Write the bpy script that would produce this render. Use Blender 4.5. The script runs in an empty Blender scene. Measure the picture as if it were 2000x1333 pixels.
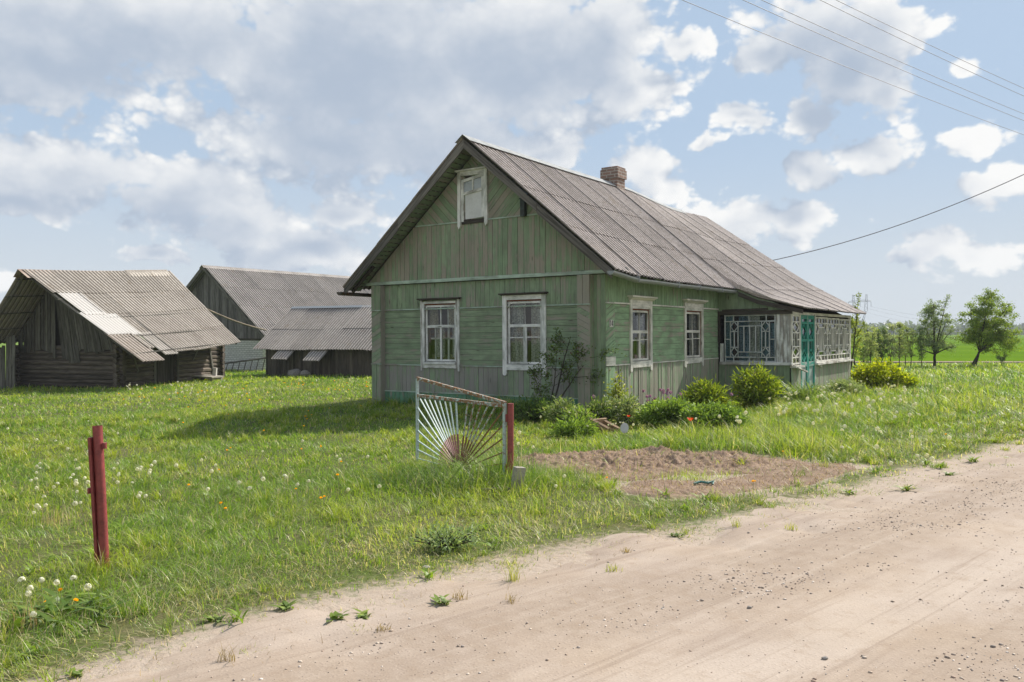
import bpy, math, random
import numpy as np
from mathutils import Vector, Matrix
R_ = math.radians
scene = bpy.context.scene
COL = scene.collection

# ------------------------------------------------------------------ camera
CAM_H = 1.6
FPX = 1650.0           # focal length in photograph pixels (2000 wide)
HOR = 650.0            # horizon row
cd = bpy.data.cameras.new('camera')
cam = bpy.data.objects.new('camera', cd)
COL.objects.link(cam)
cd.sensor_width = 36.0
cd.lens = 36.0 * FPX / 2000.0
cd.clip_start = 0.1
cd.clip_end = 6000.0
cam.location = (0, 0, CAM_H)
cam.rotation_euler = (R_(90) - math.atan((666.5 - HOR) / FPX), 0, 0)
scene.camera = cam

# ------------------------------------------------------------------ light
SUN_AZ, SUN_EL = R_(50.0), R_(43.5)
SUN_DIR = Vector((math.sin(SUN_AZ) * math.cos(SUN_EL), math.cos(SUN_AZ) * math.cos(SUN_EL), math.sin(SUN_EL)))
sl = bpy.data.lights.new('sun', 'SUN')
sl.energy = 5.0
sl.angle = R_(0.53)
sl.color = (1.0, 0.94, 0.85)
so = bpy.data.objects.new('sun', sl)
COL.objects.link(so)
so.rotation_euler = SUN_DIR.to_track_quat('Z', 'Y').to_euler()
scene.view_settings.view_transform = 'Standard'
scene.view_settings.look = 'None'
scene.view_settings.exposure = 0.32
scene.view_settings.gamma = 1.0
scene.render.engine = 'CYCLES'
scene.cycles.max_bounces = 7
scene.cycles.transparent_max_bounces = 12
scene.cycles.diffuse_bounces = 3
scene.cycles.glossy_bounces = 3
scene.cycles.caustics_reflective = False
scene.cycles.caustics_refractive = False


# ------------------------------------------------------------------ node helper
class NT:
    def __init__(self, tree):
        self.t = tree
        self.n = tree.nodes
        self.l = tree.links

    def new(self, typ, **kw):
        nd = self.n.new(typ)
        for k, v in kw.items():
            setattr(nd, k, v)
        return nd

    def put(self, sock, val):
        if isinstance(val, bpy.types.NodeSocket):
            self.l.new(val, sock)
        elif val is not None:
            sock.default_value = val

    def math(self, op, a, b=None, c=None, clamp=False):
        nd = self.new('ShaderNodeMath', operation=op)
        nd.use_clamp = clamp
        for i, x in enumerate((a, b, c)):
            if x is not None:
                self.put(nd.inputs[i], x)
        return nd.outputs[0]

    def vmath(self, op, a, b=None, c=None):
        nd = self.new('ShaderNodeVectorMath', operation=op)
        for i, x in enumerate((a, b, c)):
            if x is not None:
                self.put(nd.inputs[i], x)
        return nd.outputs['Value' if op in ('LENGTH', 'DOT_PRODUCT', 'DISTANCE') else 'Vector']

    def mix(self, fac, a, b, blend='MIX'):
        nd = self.new('ShaderNodeMix', data_type='RGBA', blend_type=blend)
        self.put(nd.inputs[0], fac)
        for i, x in ((6, a), (7, b)):
            if isinstance(x, (tuple, list)) and len(x) == 3:
                x = (*x, 1)
            self.put(nd.inputs[i], x)
        return nd.outputs[2]

    def ramp(self, x, lo, hi, a=0.0, b=1.0, smooth=True):
        nd = self.new('ShaderNodeMapRange')
        nd.interpolation_type = 'SMOOTHSTEP' if smooth else 'LINEAR'
        for i, v in enumerate((x, lo, hi, a, b)):
            self.put(nd.inputs[i], v)
        return nd.outputs[0]

    def noise(self, vec, scale, detail=4, rough=0.55, dim='3D', col=False, dist=0.0):
        nd = self.new('ShaderNodeTexNoise', noise_dimensions=dim)
        if vec is not None:
            self.put(nd.inputs['Vector'], vec)
        nd.inputs['Scale'].default_value = scale
        nd.inputs['Detail'].default_value = detail
        nd.inputs['Roughness'].default_value = rough
        nd.inputs['Distortion'].default_value = dist
        return nd.outputs['Color' if col else 0]

    def scale(self, vec, s):
        return self.vmath('MULTIPLY', vec, s)

    def sep(self, vec):
        nd = self.new('ShaderNodeSeparateXYZ')
        self.put(nd.inputs[0], vec)
        return nd.outputs

    def comb(self, x, y, z):
        nd = self.new('ShaderNodeCombineXYZ')
        for i, v in enumerate((x, y, z)):
            self.put(nd.inputs[i], v)
        return nd.outputs[0]

    def bump(self, h, strength=0.5, dist=0.02, normal=None):
        nd = self.new('ShaderNodeBump')
        nd.inputs['Strength'].default_value = strength
        nd.inputs['Distance'].default_value = dist
        self.put(nd.inputs['Height'], h)
        if normal is not None:
            self.put(nd.inputs['Normal'], normal)
        return nd.outputs[0]


# ------------------------------------------------------------------ sky
def az_el(px, py):
    tx, tz = (px - 1000.0) / FPX, (HOR - py) / FPX
    return math.atan(tx), math.atan(tz * math.cos(math.atan(tx)))


CLOUDS = [  # where each cumulus stands in the sky, centre and half sizes
    (260, 60, 520, 125), (720, 120, 500, 235), (1020, 110, 300, 205), (640, 290, 250, 85), (860, 280, 300, 100),
    (60, 130, 250, 95), (1180, 80, 125, 130), (1225, 185, 85, 75), (1340, 92, 58, 26),
    (130, 335, 250, 68), (370, 385, 175, 78), (480, 440, 130, 75), (600, 490, 150, 55), (20, 395, 150, 38),
    (665, 420, 90, 42), (545, 500, 110, 36), (700, 520, 110, 34), (310, 505, 58, 22), (20, 560, 60, 22),
    (1265, 335, 82, 62), (1325, 365, 40, 35), (1070, 305, 95, 34),
    (1450, 435, 130, 48), (1560, 430, 90, 42),
    (1610, 60, 150, 85), (1500, 105, 70, 48), (1720, 55, 85, 85), (1660, 150, 110, 80), (1725, 190, 55, 38),
    (1590, 235, 65, 45), (1450, 232, 62, 22), (1378, 272, 34, 16), (1590, 330, 72, 42), (1725, 298, 82, 40),
    (1880, 276, 62, 33), (1950, 362, 90, 34), (1810, 490, 75, 45), (1900, 505, 95, 28), (1890, 130, 32, 26)]
FAR_CLOUDS = [  # in the rest of the sky, behind the camera and to both sides: azimuth, elevation, half sizes in radians
    (-1.0, .3, .35, .12), (-1.6, .2, .3, .1), (-2.4, .35, .4, .15), (3.0, .25, .35, .12), (2.2, .3, .3, .12),
    (1.5, .2, .25, .1), (.95, .12, .15, .05)]

world = bpy.data.worlds.new('World')
scene.world = world
world.use_nodes = True
w = NT(world.node_tree)
w.n.clear()

grp = bpy.data.node_groups.new('cloud_field', 'ShaderNodeTree')
grp.interface.new_socket('P', in_out='INPUT', socket_type='NodeSocketVector')
grp.interface.new_socket('D', in_out='OUTPUT', socket_type='NodeSocketFloat')
g = NT(grp)
gi, go = g.new('NodeGroupInput'), g.new('NodeGroupOutput')
acc = None
blobs = []
for (px, py, rx, ry) in CLOUDS:
    a, e = az_el(px, py)
    blobs.append((a, e, rx / FPX, ry / FPX))
blobs += FAR_CLOUDS
for (a, e, rx, ry) in blobs:
    v = g.vmath('MULTIPLY_ADD', gi.outputs[0], (1 / rx, 1 / ry, 0), (-a / rx, -e / ry, 0))
    L = g.vmath('LENGTH', v)
    if acc is None:
        acc = L
    else:
        nd = g.new('ShaderNodeMath', operation='SMOOTH_MIN')
        g.put(nd.inputs[0], acc)
        g.put(nd.inputs[1], L)
        nd.inputs[2].default_value = 0.25
        acc = nd.outputs[0]
g.put(go.inputs[0], g.math('SUBTRACT', 1.0, acc))

tc = w.new('ShaderNodeTexCoord')
dirv = tc.outputs['Generated']
sx, sy, sz = w.sep(dirv)
az = w.math('ARCTAN2', sx, sy)
el = w.math('ARCSINE', sz)
warp = w.noise(dirv, 16.0, 3, 0.55, col=True)
P = w.comb(az, el, 0.0)
P = w.vmath('ADD', P, w.vmath('MULTIPLY', w.vmath('SUBTRACT', warp, (0.5, 0.5, 0.5)), (0.055, 0.04, 0.0)))
flat = w.scale(dirv, (1, 1, 1.35))
nz = w.noise(flat, 24.0, 7, 0.62)
nz2 = w.noise(w.vmath('ADD', flat, (3.1, 1.7, 0.4)), 6.0, 3, 0.55)
vor = w.new('ShaderNodeTexVoronoi', feature='F1')
w.put(vor.inputs['Vector'], w.vmath('ADD', flat, w.vmath('MULTIPLY', w.vmath('SUBTRACT', warp, (0.5, 0.5, 0.5)), (0.03, 0.03, 0.03))))
vor.inputs['Scale'].default_value = 21.0
vor.inputs['Detail'].default_value = 2.0
vor.inputs['Roughness'].default_value = 0.55
vor.inputs['Lacunarity'].default_value = 2.3
bil = w.math('SUBTRACT', 0.55, vor.outputs['Distance'])      # rounded heads of the cumulus


def field(p):
    nd = w.new('ShaderNodeGroup')
    nd.node_tree = grp
    w.put(nd.inputs[0], p)
    return nd.outputs[0]


d0 = field(P)
d1 = field(w.vmath('ADD', P, (0.030, 0.036, 0.0)))
core = w.ramp(d0, 0.15, 0.60, 1.0, 0.22)
rough = w.math('ADD', w.math('MULTIPLY', w.math('SUBTRACT', nz, 0.5), 1.5), w.math('MULTIPLY', bil, 0.75))
dens = w.math('ADD', w.math('MINIMUM', w.math('MULTIPLY', d0, 1.08), 1.0), rough)
alpha = w.ramp(dens, -0.34, 0.06)
lit = w.math('ADD', w.math('MULTIPLY', w.math('ADD', d1, d0), 0.5), w.math('MULTIPLY', w.math('MULTIPLY', w.math('SUBTRACT', nz, 0.5), 1.1), core))
lit = w.math('ADD', lit, w.math('MULTIPLY', w.math('SUBTRACT', nz2, 0.5), 0.55))
lit = w.math('SUBTRACT', lit, w.math('MULTIPLY', w.math('MULTIPLY', bil, 0.75), core))
dark = w.ramp(lit, -0.02, 0.98)
CW = (0.89, 0.89, 0.88, 1)
CG = (0.40, 0.472, 0.580, 1)
ccol = w.mix(dark, CW, CG)
sky = w.new('ShaderNodeTexSky', sky_type='NISHITA')
sky.sun_disc = False
sky.sun_elevation = SUN_EL
sky.sun_rotation = SUN_AZ
sky.air_density = 1.0
sky.dust_density = 1.2
sky.ozone_density = 1.5
SKY_STRENGTH = 0.085
# thin high veil, strongest toward the horizon
veil = w.ramp(el, 0.0, 0.34, 0.92, 0.68)
blue = w.mix(0.55, w.scale(sky.outputs[0], (SKY_STRENGTH,) * 3), (0.40, 0.56, 0.78))
blue = w.mix(veil, blue, w.mix(w.ramp(el, 0.0, 0.25), (0.60, 0.655, 0.70), (0.43, 0.55, 0.70)))
skyc = w.mix(alpha, blue, ccol)
opp = w.vmath('DOT_PRODUCT', dirv, tuple(-SUN_DIR))
skyc = w.mix(w.ramp(sy, 0.30, -0.35), skyc, w.mix(w.ramp(nz2, 0.35, 0.65), (0.46, 0.53, 0.61), (0.74, 0.73, 0.71)))  # unseen sky behind the camera, brightness set to fill the shaded sides
# unseen sky set for its fill: deep blue overhead, glow added round the sun
skyc = w.mix(w.ramp(el, 0.42, 0.95, 0.0, 0.8), skyc, (0.20, 0.30, 0.50))
glow = w.ramp(w.vmath('DOT_PRODUCT', dirv, tuple(SUN_DIR)), 0.885, 1.0, 0.0, 1.0)
skyc = w.mix(glow, skyc, (3.2, 3.1, 2.9))
below = w.ramp(el, -0.02, 0.0)
skyc = w.mix(below, (0.25, 0.28, 0.2), skyc)
bg = w.new('ShaderNodeBackground')
w.put(bg.inputs[0], w.scale(skyc, (0.89 / SKY_STRENGTH,) * 3))
bg.inputs[1].default_value = SKY_STRENGTH
wo = w.new('ShaderNodeOutputWorld')
w.l.new(bg.outputs[0], wo.inputs[0])
world.cycles.sampling_method = 'MANUAL'
world.cycles.sample_map_resolution = 512


# ------------------------------------------------------------------ scene helpers
def tag(o, label=None, cat=None, group=None, kind=None):
    if label:
        o['label'] = label
    if cat:
        o['category'] = cat
    if group:
        o['group'] = group
    if kind:
        o['kind'] = kind
    return o


def thing(name, label, cat, loc=(0, 0, 0), rot=(0, 0, 0), group=None):
    o = bpy.data.objects.new(name, None)
    COL.objects.link(o)
    o.location = loc
    o.rotation_euler = rot
    o.empty_display_size = 0.2
    return tag(o, label, cat, group)


class MB:
    """collects polygons with a board-direction uv and a per-piece tone"""

    def __init__(self):
        self.v, self.f, self.uv, self.tone, self.m = [], [], [], [], []

    def poly(self, pts, uvs=None, tone=(0.5, 0.5, 0.5), m=0):
        b = len(self.v)
        self.v += [tuple(p) for p in pts]
        self.f.append(tuple(range(b, b + len(pts))))
        self.uv.append(uvs or [(0, 0)] * len(pts))
        self.tone.append(tone)
        self.m.append(m)

    def faces(self, verts, faces, uvf=None, tone=(0.5, 0.5, 0.5), m=0):
        b = len(self.v)
        self.v += [tuple(p) for p in verts]
        for f in faces:
            self.f.append(tuple(b + i for i in f))
            self.uv.append([uvf(i) if uvf else (0, 0) for i in f])
            self.tone.append(tone)
            self.m.append(m)

    def prism(self, F, poly, d0, d1, ud=(1, 0), tone=(0.5, 0.5, 0.5), m=0, back=False):
        """poly: 2d outline in plane F(a,z,d), extruded from d0 to d1 outwards; ud = board direction"""
        ox, oy = tone[0] * 37.0, tone[1] * 11.0
        uv = [((a * ud[0] + z * ud[1]) + ox, (-a * ud[1] + z * ud[0]) + oy) for a, z in poly]
        n = len(poly)
        self.poly([F(a, z, d1) for a, z in poly], uv, tone, m)
        for i in range(n):
            j = (i + 1) % n
            (a, z), (c, e) = poly[i], poly[j]
            self.poly([F(a, z, d1), F(a, z, d0), F(c, e, d0), F(c, e, d1)], [uv[i], (uv[i][0], uv[i][1] + .02), (uv[j][0], uv[j][1] + .02), uv[j]], tone, m)
        if back:
            self.poly([F(a, z, d0) for a, z in reversed(poly)], list(reversed(uv)), tone, m)

    def rect(self, F, a0, a1, z0, z1, d0, d1, tone=(0.5, 0.5, 0.5), m=0, back=False):
        ud = (1, 0) if abs(a1 - a0) > abs(z1 - z0) else (0, 1)
        self.prism(F, [(a0, z0), (a1, z0), (a1, z1), (a0, z1)], d0, d1, ud, tone, m, back)

    def bar(self, F, a0, z0, a1, z1, wd, d0, d1, tone=(0.5, 0.5, 0.5), m=0, back=False):
        dx, dz = a1 - a0, z1 - z0
        L = math.hypot(dx, dz) or 1
        nx, nz_ = -dz / L * wd / 2, dx / L * wd / 2
        self.prism(F, [(a0 + nx, z0 + nz_), (a0 - nx, z0 - nz_), (a1 - nx, z1 - nz_), (a1 + nx, z1 + nz_)], d0, d1, (dx / L, dz / L), tone, m, back)

    def box(self, c, s, rot=None, tone=(0.5, 0.5, 0.5), m=0):
        """box of size s centred at c; uv runs along its longest side"""
        c = Vector(c)
        M = rot.to_matrix() if hasattr(rot, 'to_matrix') else (rot or Matrix.Identity(3))
        ax = max(range(3), key=lambda i: s[i])
        vs = []
        for k in range(8):
            q = Vector((s[0] * ((k & 1) - .5), s[1] * (((k >> 1) & 1) - .5), s[2] * (((k >> 2) & 1) - .5)))
            vs.append((c + M @ q, q))
        for f in ((0, 4, 6, 2), (1, 3, 7, 5), (0, 1, 5, 4), (2, 6, 7, 3), (0, 2, 3, 1), (4, 5, 7, 6)):
            uv = []
            for i in f:
                q = vs[i][1]
                o = [q[j] for j in range(3) if j != ax]
                uv.append((q[ax] + tone[0] * 37, o[0] + o[1] + tone[1] * 11))
            self.poly([vs[i][0] for i in f], uv, tone, m)

    def tube(self, pts, rad, n=8, tone=(0.5, 0.5, 0.5), m=0, caps=True, jitter=0.0, rnd=None):
        pts = [Vector(p) for p in pts]
        if not hasattr(rad, '__len__'):
            rad = [rad] * len(pts)
        b = len(self.v)
        L = 0
        up = Vector((0, 0, 1))
        first = True
        for i, p in enumerate(pts):
            t = (pts[min(i + 1, len(pts) - 1)] - pts[max(i - 1, 0)])
            t = t.normalized() if t.length > 1e-9 else Vector((0, 0, 1))
            if first:
                x = t.cross(Vector((0.31, 0.95, 0.05)))
                if x.length < 0.1:
                    x = t.cross(Vector((1, 0, 0)))
                x.normalize()
                first = False
            else:
                x = (x - t * x.dot(t)).normalized()
            y = t.cross(x)
            for k in range(n):
                a = 2 * math.pi * k / n
                r = rad[i] * (1 + (rnd.uniform(-jitter, jitter) if rnd else 0))
                self.v.append(tuple(p + (x * math.cos(a) + y * math.sin(a)) * r))
        for i in range(len(pts) - 1):
            l2 = L + (pts[i + 1] - pts[i]).length
            for k in range(n):
                k2 = (k + 1) % n
                self.f.append((b + i * n + k, b + i * n + k2, b + (i + 1) * n + k2, b + (i + 1) * n + k))
                c = 6.283 * rad[i] / n
                o = tone[0] * 37
                self.uv.append([(L + o, c * k), (L + o, c * (k + 1)), (l2 + o, c * (k + 1)), (l2 + o, c * k)])
                self.tone.append(tone)
                self.m.append(m)
            L = l2
        if caps:
            for i0, rev in ((0, True), (len(pts) - 1, False)):
                f = [b + i0 * n + k for k in range(n)]
                self.f.append(tuple(reversed(f)) if rev else tuple(f))
                self.uv.append([(0.1 * math.cos(6.28 * k / n), 0.1 * math.sin(6.28 * k / n)) for k in range(n)])
                self.tone.append(tone)
                self.m.append(m)

    def mesh(self, name, mats, smooth=False):
        me = bpy.data.meshes.new(name)
        me.from_pydata(self.v, [], self.f)
        for mt in (mats if isinstance(mats, (list, tuple)) else [mats]):
            me.materials.append(mt)
        ul = me.uv_layers.new(name='UVMap')
        flat = [c for f in self.uv for p in f for c in p]
        ul.data.foreach_set('uv', flat)
        at = me.attributes.new('tone', 'FLOAT_COLOR', 'CORNER')
        tl = []
        for f, t in zip(self.f, self.tone):
            tl += [t[0], t[1], t[2], 1.0] * len(f)
        at.data.foreach_set('color', tl)
        if any(self.m):
            me.polygons.foreach_set('material_index', self.m)
        if smooth:
            me.polygons.foreach_set('use_smooth', [True] * len(self.f))
        me.update()
        return me

    def build(self, name, mats, parent=None, smooth=False):
        o = bpy.data.objects.new(name, self.mesh(name, mats, smooth))
        COL.objects.link(o)
        if parent is not None:
            o.parent = parent
        return o


def plane(o, A, N, Z=(0, 0, 1)):
    o, A, N, Z = Vector(o), Vector(A), Vector(N), Vector(Z)
    return lambda a, z, d=0.0: o + A * a + Z * z + N * d


def clip_poly(poly, planes):
    """convex clip; planes = (nx, nz, c) keep nx*a+nz*z<=c"""
    for nx, nz_, c in planes:
        out = []
        for i in range(len(poly)):
            p, q = poly[i], poly[(i + 1) % len(poly)]
            dp, dq = nx * p[0] + nz_ * p[1] - c, nx * q[0] + nz_ * q[1] - c
            if dp <= 0:
                out.append(p)
            if (dp < 0 < dq) or (dq < 0 < dp):
                t = dp / (dp - dq)
                out.append((p[0] + (q[0] - p[0]) * t, p[1] + (q[1] - p[1]) * t))
        poly = out
        if len(poly) < 3:
            return []
    return poly


def planks(mb, F, a0, a1, z0, z1, orient, wd, rnd, holes=(), clip=None, t=0.024, gap=0.006, wear=0.5, ragged=0.0, dj=0.004, base=0.0):
    horiz = orient == 'h'
    lo, hi = (z0, z1) if horiz else (a0, a1)
    p = lo
    while p < hi - 0.015:
        q = min(p + wd * rnd.uniform(0.88, 1.14), hi)
        if hi - q < wd * 0.35:
            q = hi
        tone = (rnd.random(), min(1, max(0, wear + rnd.gauss(0, 0.10))), rnd.random())
        d1 = base + t + rnd.uniform(-dj, dj)
        cuts = sorted({p, q - gap} | {c for h in holes for c in ((h[2], h[3]) if horiz else (h[0], h[1])) if p < c < q - gap})
        for s, e in zip(cuts[:-1], cuts[1:]):
            mid = (s + e) / 2
            spans = [(a0, a1) if horiz else (z0, z1)]
            for h in holes:
                inr = (h[2] < mid < h[3]) if horiz else (h[0] < mid < h[1])
                if inr:
                    c0, c1 = (h[0], h[1]) if horiz else (h[2], h[3])
                    ns = []
                    for (x, y) in spans:
                        if c1 <= x or c0 >= y:
                            ns.append((x, y))
                        else:
                            if x < c0:
                                ns.append((x, c0))
                            if c1 < y:
                                ns.append((c1, y))
                    spans = ns
            for (x, y) in spans:
                if y - x < 0.01:
                    continue
                if ragged:
                    x += rnd.uniform(-ragged, ragged * 0.3)
                poly = [(x, s), (y, s), (y, e), (x, e)] if horiz else [(s, x), (e, x), (e, y), (s, y)]
                if clip:
                    poly = clip_poly(poly, clip)
                if len(poly) >= 3:
                    mb.prism(F, poly, base, d1, (1, 0) if horiz else (0, 1), tone)
        p = q


def backing(mb, F, a0, a1, z0, z1, holes=(), d=-0.004, tone=(.5, .9, .1), m=0):
    As = sorted({a0, a1} | {c for h in holes for c in h[:2] if a0 < c < a1})
    Zs = sorted({z0, z1} | {c for h in holes for c in h[2:4] if z0 < c < z1})
    for x, y in zip(As[:-1], As[1:]):
        for s, e in zip(Zs[:-1], Zs[1:]):
            ma, mz = (x + y) / 2, (s + e) / 2
            if any(h[0] < ma < h[1] and h[2] < mz < h[3] for h in holes):
                continue
            mb.poly([F(x, s, d), F(y, s, d), F(y, e, d), F(x, e, d)], [(x, s), (y, s), (y, e), (x, e)], tone, m)


# ------------------------------------------------------------------ materials
def pbr(name):
    m = bpy.data.materials.new(name)
    m.use_nodes = True
    t = NT(m.node_tree)
    b = t.n['Principled BSDF']
    return m, t, b


def board_coords(t):
    uv = t.new('ShaderNodeUVMap').outputs[0]
    at = t.new('ShaderNodeAttribute', attribute_name='tone')
    r, gch, bch = t.sep(at.outputs['Vector'])
    return uv, r, gch, bch


def mat_painted(name, paint, paint2, wood, wood2, wear=0.5, spread=0.25, dirt=0.25):
    """weathered paint on boards: the paint is lost in streaks along the grain"""
    m, t, b = pbr(name)
    uv, r, wv, b3 = board_coords(t)
    grain = t.noise(t.scale(uv, (2.2, 70, 1)), 1.0, 5, 0.62)
    streak = t.noise(t.scale(uv, (0.9, 13, 1)), 1.0, 5, 0.6)
    blot = t.noise(t.scale(uv, (2.4, 5, 1)), 1.0, 4, 0.6)
    pc = t.mix(b3, paint, paint2)
    pc = t.mix(t.ramp(blot, 0.35, 0.7), pc, t.mix(0.55, paint2, (0.10, 0.13, 0.09)))
    wc = t.mix(t.ramp(grain, 0.3, 0.7), wood, wood2)
    x = t.math('ADD', t.math('MULTIPLY', streak, 0.9), t.math('MULTIPLY', grain, 0.45))
    x = t.math('ADD', x, t.math('MULTIPLY', t.math('SUBTRACT', wv, 0.5), 0.75))
    x = t.math('ADD', x, t.math('MULTIPLY', t.math('SUBTRACT', blot, 0.5), 0.9))
    thr = 0.675 + (0.5 - wear) * 0.5
    fac = t.ramp(x, thr - spread * 0.5, thr + spread * 0.5)
    c = t.mix(fac, pc, wc)
    g2 = t.ramp(grain, 0.25, 0.6, 0.72, 1.06)
    c = t.mix(1.0, c, t.comb(g2, g2, g2), 'MULTIPLY')
    vo = t.new('ShaderNodeTexVoronoi')
    vo.inputs['Scale'].default_value = 1.0
    t.put(vo.inputs['Vector'], t.scale(uv, (1.9, 8, 1)))
    knot = t.ramp(vo.outputs['Distance'], 0.05, 0.16, 0.75, 0.0)
    c = t.mix(t.math('MULTIPLY', knot, t.ramp(b3, 0.3, 0.8)), c, (0.05, 0.045, 0.03))
    # dirt from the weather in soft blotches
    pos = t.new('ShaderNodeNewGeometry').outputs['Position']
    dn = t.noise(t.scale(pos, (1.1, 1.1, 0.5)), 1.6, 4, 0.6)
    c = t.mix(t.ramp(dn, 0.45, 0.75, 0.0, dirt), c, (0.07, 0.065, 0.05))
    t.put(b.inputs['Base Color'], c)
    b.inputs['Roughness'].default_value = 0.78
    b.inputs['Specular IOR Level'].default_value = 0.25
    t.put(b.inputs['Normal'], t.bump(t.math('ADD', grain, t.math('MULTIPLY', fac, -0.3)), 0.35, 0.0025))
    return m


def mat_oldwood(name, c0, c1, c2=(0.03, 0.027, 0.022), gscale=50):
    m, t, b = pbr(name)
    uv, r, wv, b3 = board_coords(t)
    grain = t.noise(t.scale(uv, (2.0, gscale, 1)), 1.0, 5, 0.62)
    streak = t.noise(t.scale(uv, (0.8, 9, 1)), 1.0, 4, 0.6)
    c = t.mix(t.ramp(streak, 0.3, 0.7), c0, c1)
    c = t.mix(t.math('MULTIPLY', t.ramp(grain, 0.58, 0.36), 0.7), c, c2)
    k = t.ramp(r, 0.0, 1.0, 0.6, 1.3, False)
    c = t.mix(1.0, c, t.comb(k, k, k), 'MULTIPLY')
    t.put(b.inputs['Base Color'], c)
    b.inputs['Roughness'].default_value = 0.85
    b.inputs['Specular IOR Level'].default_value = 0.2
    t.put(b.inputs['Normal'], t.bump(grain, 0.5, 0.004))
    return m


def mat_slate(name, base, dark, light, lichen=(0.235, 0.185, 0.125), amount=0.5):
    """weathered fibre-cement: mottled grains of dirt and lichen, streaked down the slope, ripple shade painted in the troughs"""
    m, t, b = pbr(name)
    uv, r, wv, b3 = board_coords(t)
    pos = t.new('ShaderNodeNewGeometry').outputs['Position']
    fine = t.noise(pos, 26.0, 6, 0.72)
    mid = t.noise(pos, 5.0, 5, 0.65)
    big = t.noise(pos, 0.9, 4, 0.6)
    strk = t.noise(t.scale(uv, (0.8, 0.9, 1)), 1.0, 5, 0.6)
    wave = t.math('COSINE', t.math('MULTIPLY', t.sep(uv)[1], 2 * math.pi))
    c = t.mix(t.ramp(mid, 0.3, 0.7), base, light)
    c = t.mix(t.math('MULTIPLY', t.ramp(fine, 0.49, 0.64), amount + 0.3), c, dark)
    c = t.mix(t.ramp(strk, 0.5, 0.78, 0.0, amount), c, dark)
    c = t.mix(t.ramp(wave, 0.85, 0.0, 0.0, 0.85), c, dark)  # troughs darkened in the colour: ripple shade besides gathered dirt
    c = t.mix(t.ramp(t.noise(pos, 2.6, 6, 0.75), 0.55, 0.68, 0.0, 0.55), c, lichen)
    c = t.mix(t.ramp(big, 0.45, 0.7, 0.0, 0.30), c, dark)
    k = t.ramp(r, 0.0, 1.0, 0.92, 1.08, False)
    c = t.mix(1.0, c, t.comb(k, k, k), 'MULTIPLY')
    c = t.mix(t.ramp(wv, 0.6, 1.0), c, t.mix(t.ramp(fine, 0.5, 0.75, 0, .6), (0.62, 0.59, 0.55), base))
    c = t.mix(t.ramp(wv, 0.4, 0.0, 0, .6), c, (0.30, 0.20, 0.155))
    t.put(b.inputs['Base Color'], c)
    b.inputs['Roughness'].default_value = 0.9
    b.inputs['Specular IOR Level'].default_value = 0.2
    t.put(b.inputs['Normal'], t.bump(mid, 0.3, 0.012))
    return m


def mat_plain(name, col, rough=0.7, metal=0.0, var=0.2, nscale=8, col2=None, bump=0.2, spec=0.4, thr=(0.4, 0.7)):
    m, t, b = pbr(name)
    pos = t.new('ShaderNodeTexCoord').outputs['Object']
    n = t.noise(pos, nscale, 5, 0.62)
    c2 = col2 or tuple(x * (1 - var) for x in col)
    c = t.mix(t.ramp(n, thr[0], thr[1]), col, c2)
    n2 = t.noise(pos, nscale * 7, 4, 0.6)
    k = t.ramp(n2, 0.3, 0.7, 1 - var * 0.6, 1 + var * 0.3)
    c = t.mix(1.0, c, t.comb(k, k, k), 'MULTIPLY')
    t.put(b.inputs['Base Color'], c)
    b.inputs['Roughness'].default_value = rough
    b.inputs['Metallic'].default_value = metal
    b.inputs['Specular IOR Level'].default_value = spec
    if bump:
        t.put(b.inputs['Normal'], t.bump(n2, bump, 0.004))
    return m


def mat_leaf(name, rough=0.45, transl=0.42, gloss=0.12):
    m = bpy.data.materials.new(name)
    m.use_nodes = True
    t = NT(m.node_tree)
    t.n.clear()
    at = t.new('ShaderNodeAttribute', attribute_name='Col')
    col = at.outputs['Color']
    d = t.new('ShaderNodeBsdfDiffuse')
    t.put(d.inputs[0], col)
    tr = t.new('ShaderNodeBsdfTranslucent')
    t.put(tr.inputs[0], t.mix(1.0, col, (1.25, 1.25, 0.55), 'MULTIPLY'))
    mx = t.new('ShaderNodeMixShader')
    mx.inputs[0].default_value = transl
    t.l.new(d.outputs[0], mx.inputs[1])
    t.l.new(tr.outputs[0], mx.inputs[2])
    gl = t.new('ShaderNodeBsdfGlossy')
    gl.inputs['Roughness'].default_value = rough
    gl.inputs[0].default_value = (1, 1, 1, 1)
    ge = t.new('ShaderNodeNewGeometry')
    cs_ = t.math('ABSOLUTE', t.vmath('DOT_PRODUCT', ge.outputs['Normal'], ge.outputs['Incoming']))
    graz = t.math('POWER', t.math('SUBTRACT', 1.0, cs_, clamp=True), 4.0)
    m2 = t.new('ShaderNodeMixShader')
    t.put(m2.inputs[0], t.math('MULTIPLY_ADD', graz, gloss, 0.022))
    t.l.new(mx.outputs[0], m2.inputs[1])
    t.l.new(gl.outputs[0], m2.inputs[2])
    o = t.new('ShaderNodeOutputMaterial')
    t.l.new(m2.outputs[0], o.inputs[0])
    return m


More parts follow.
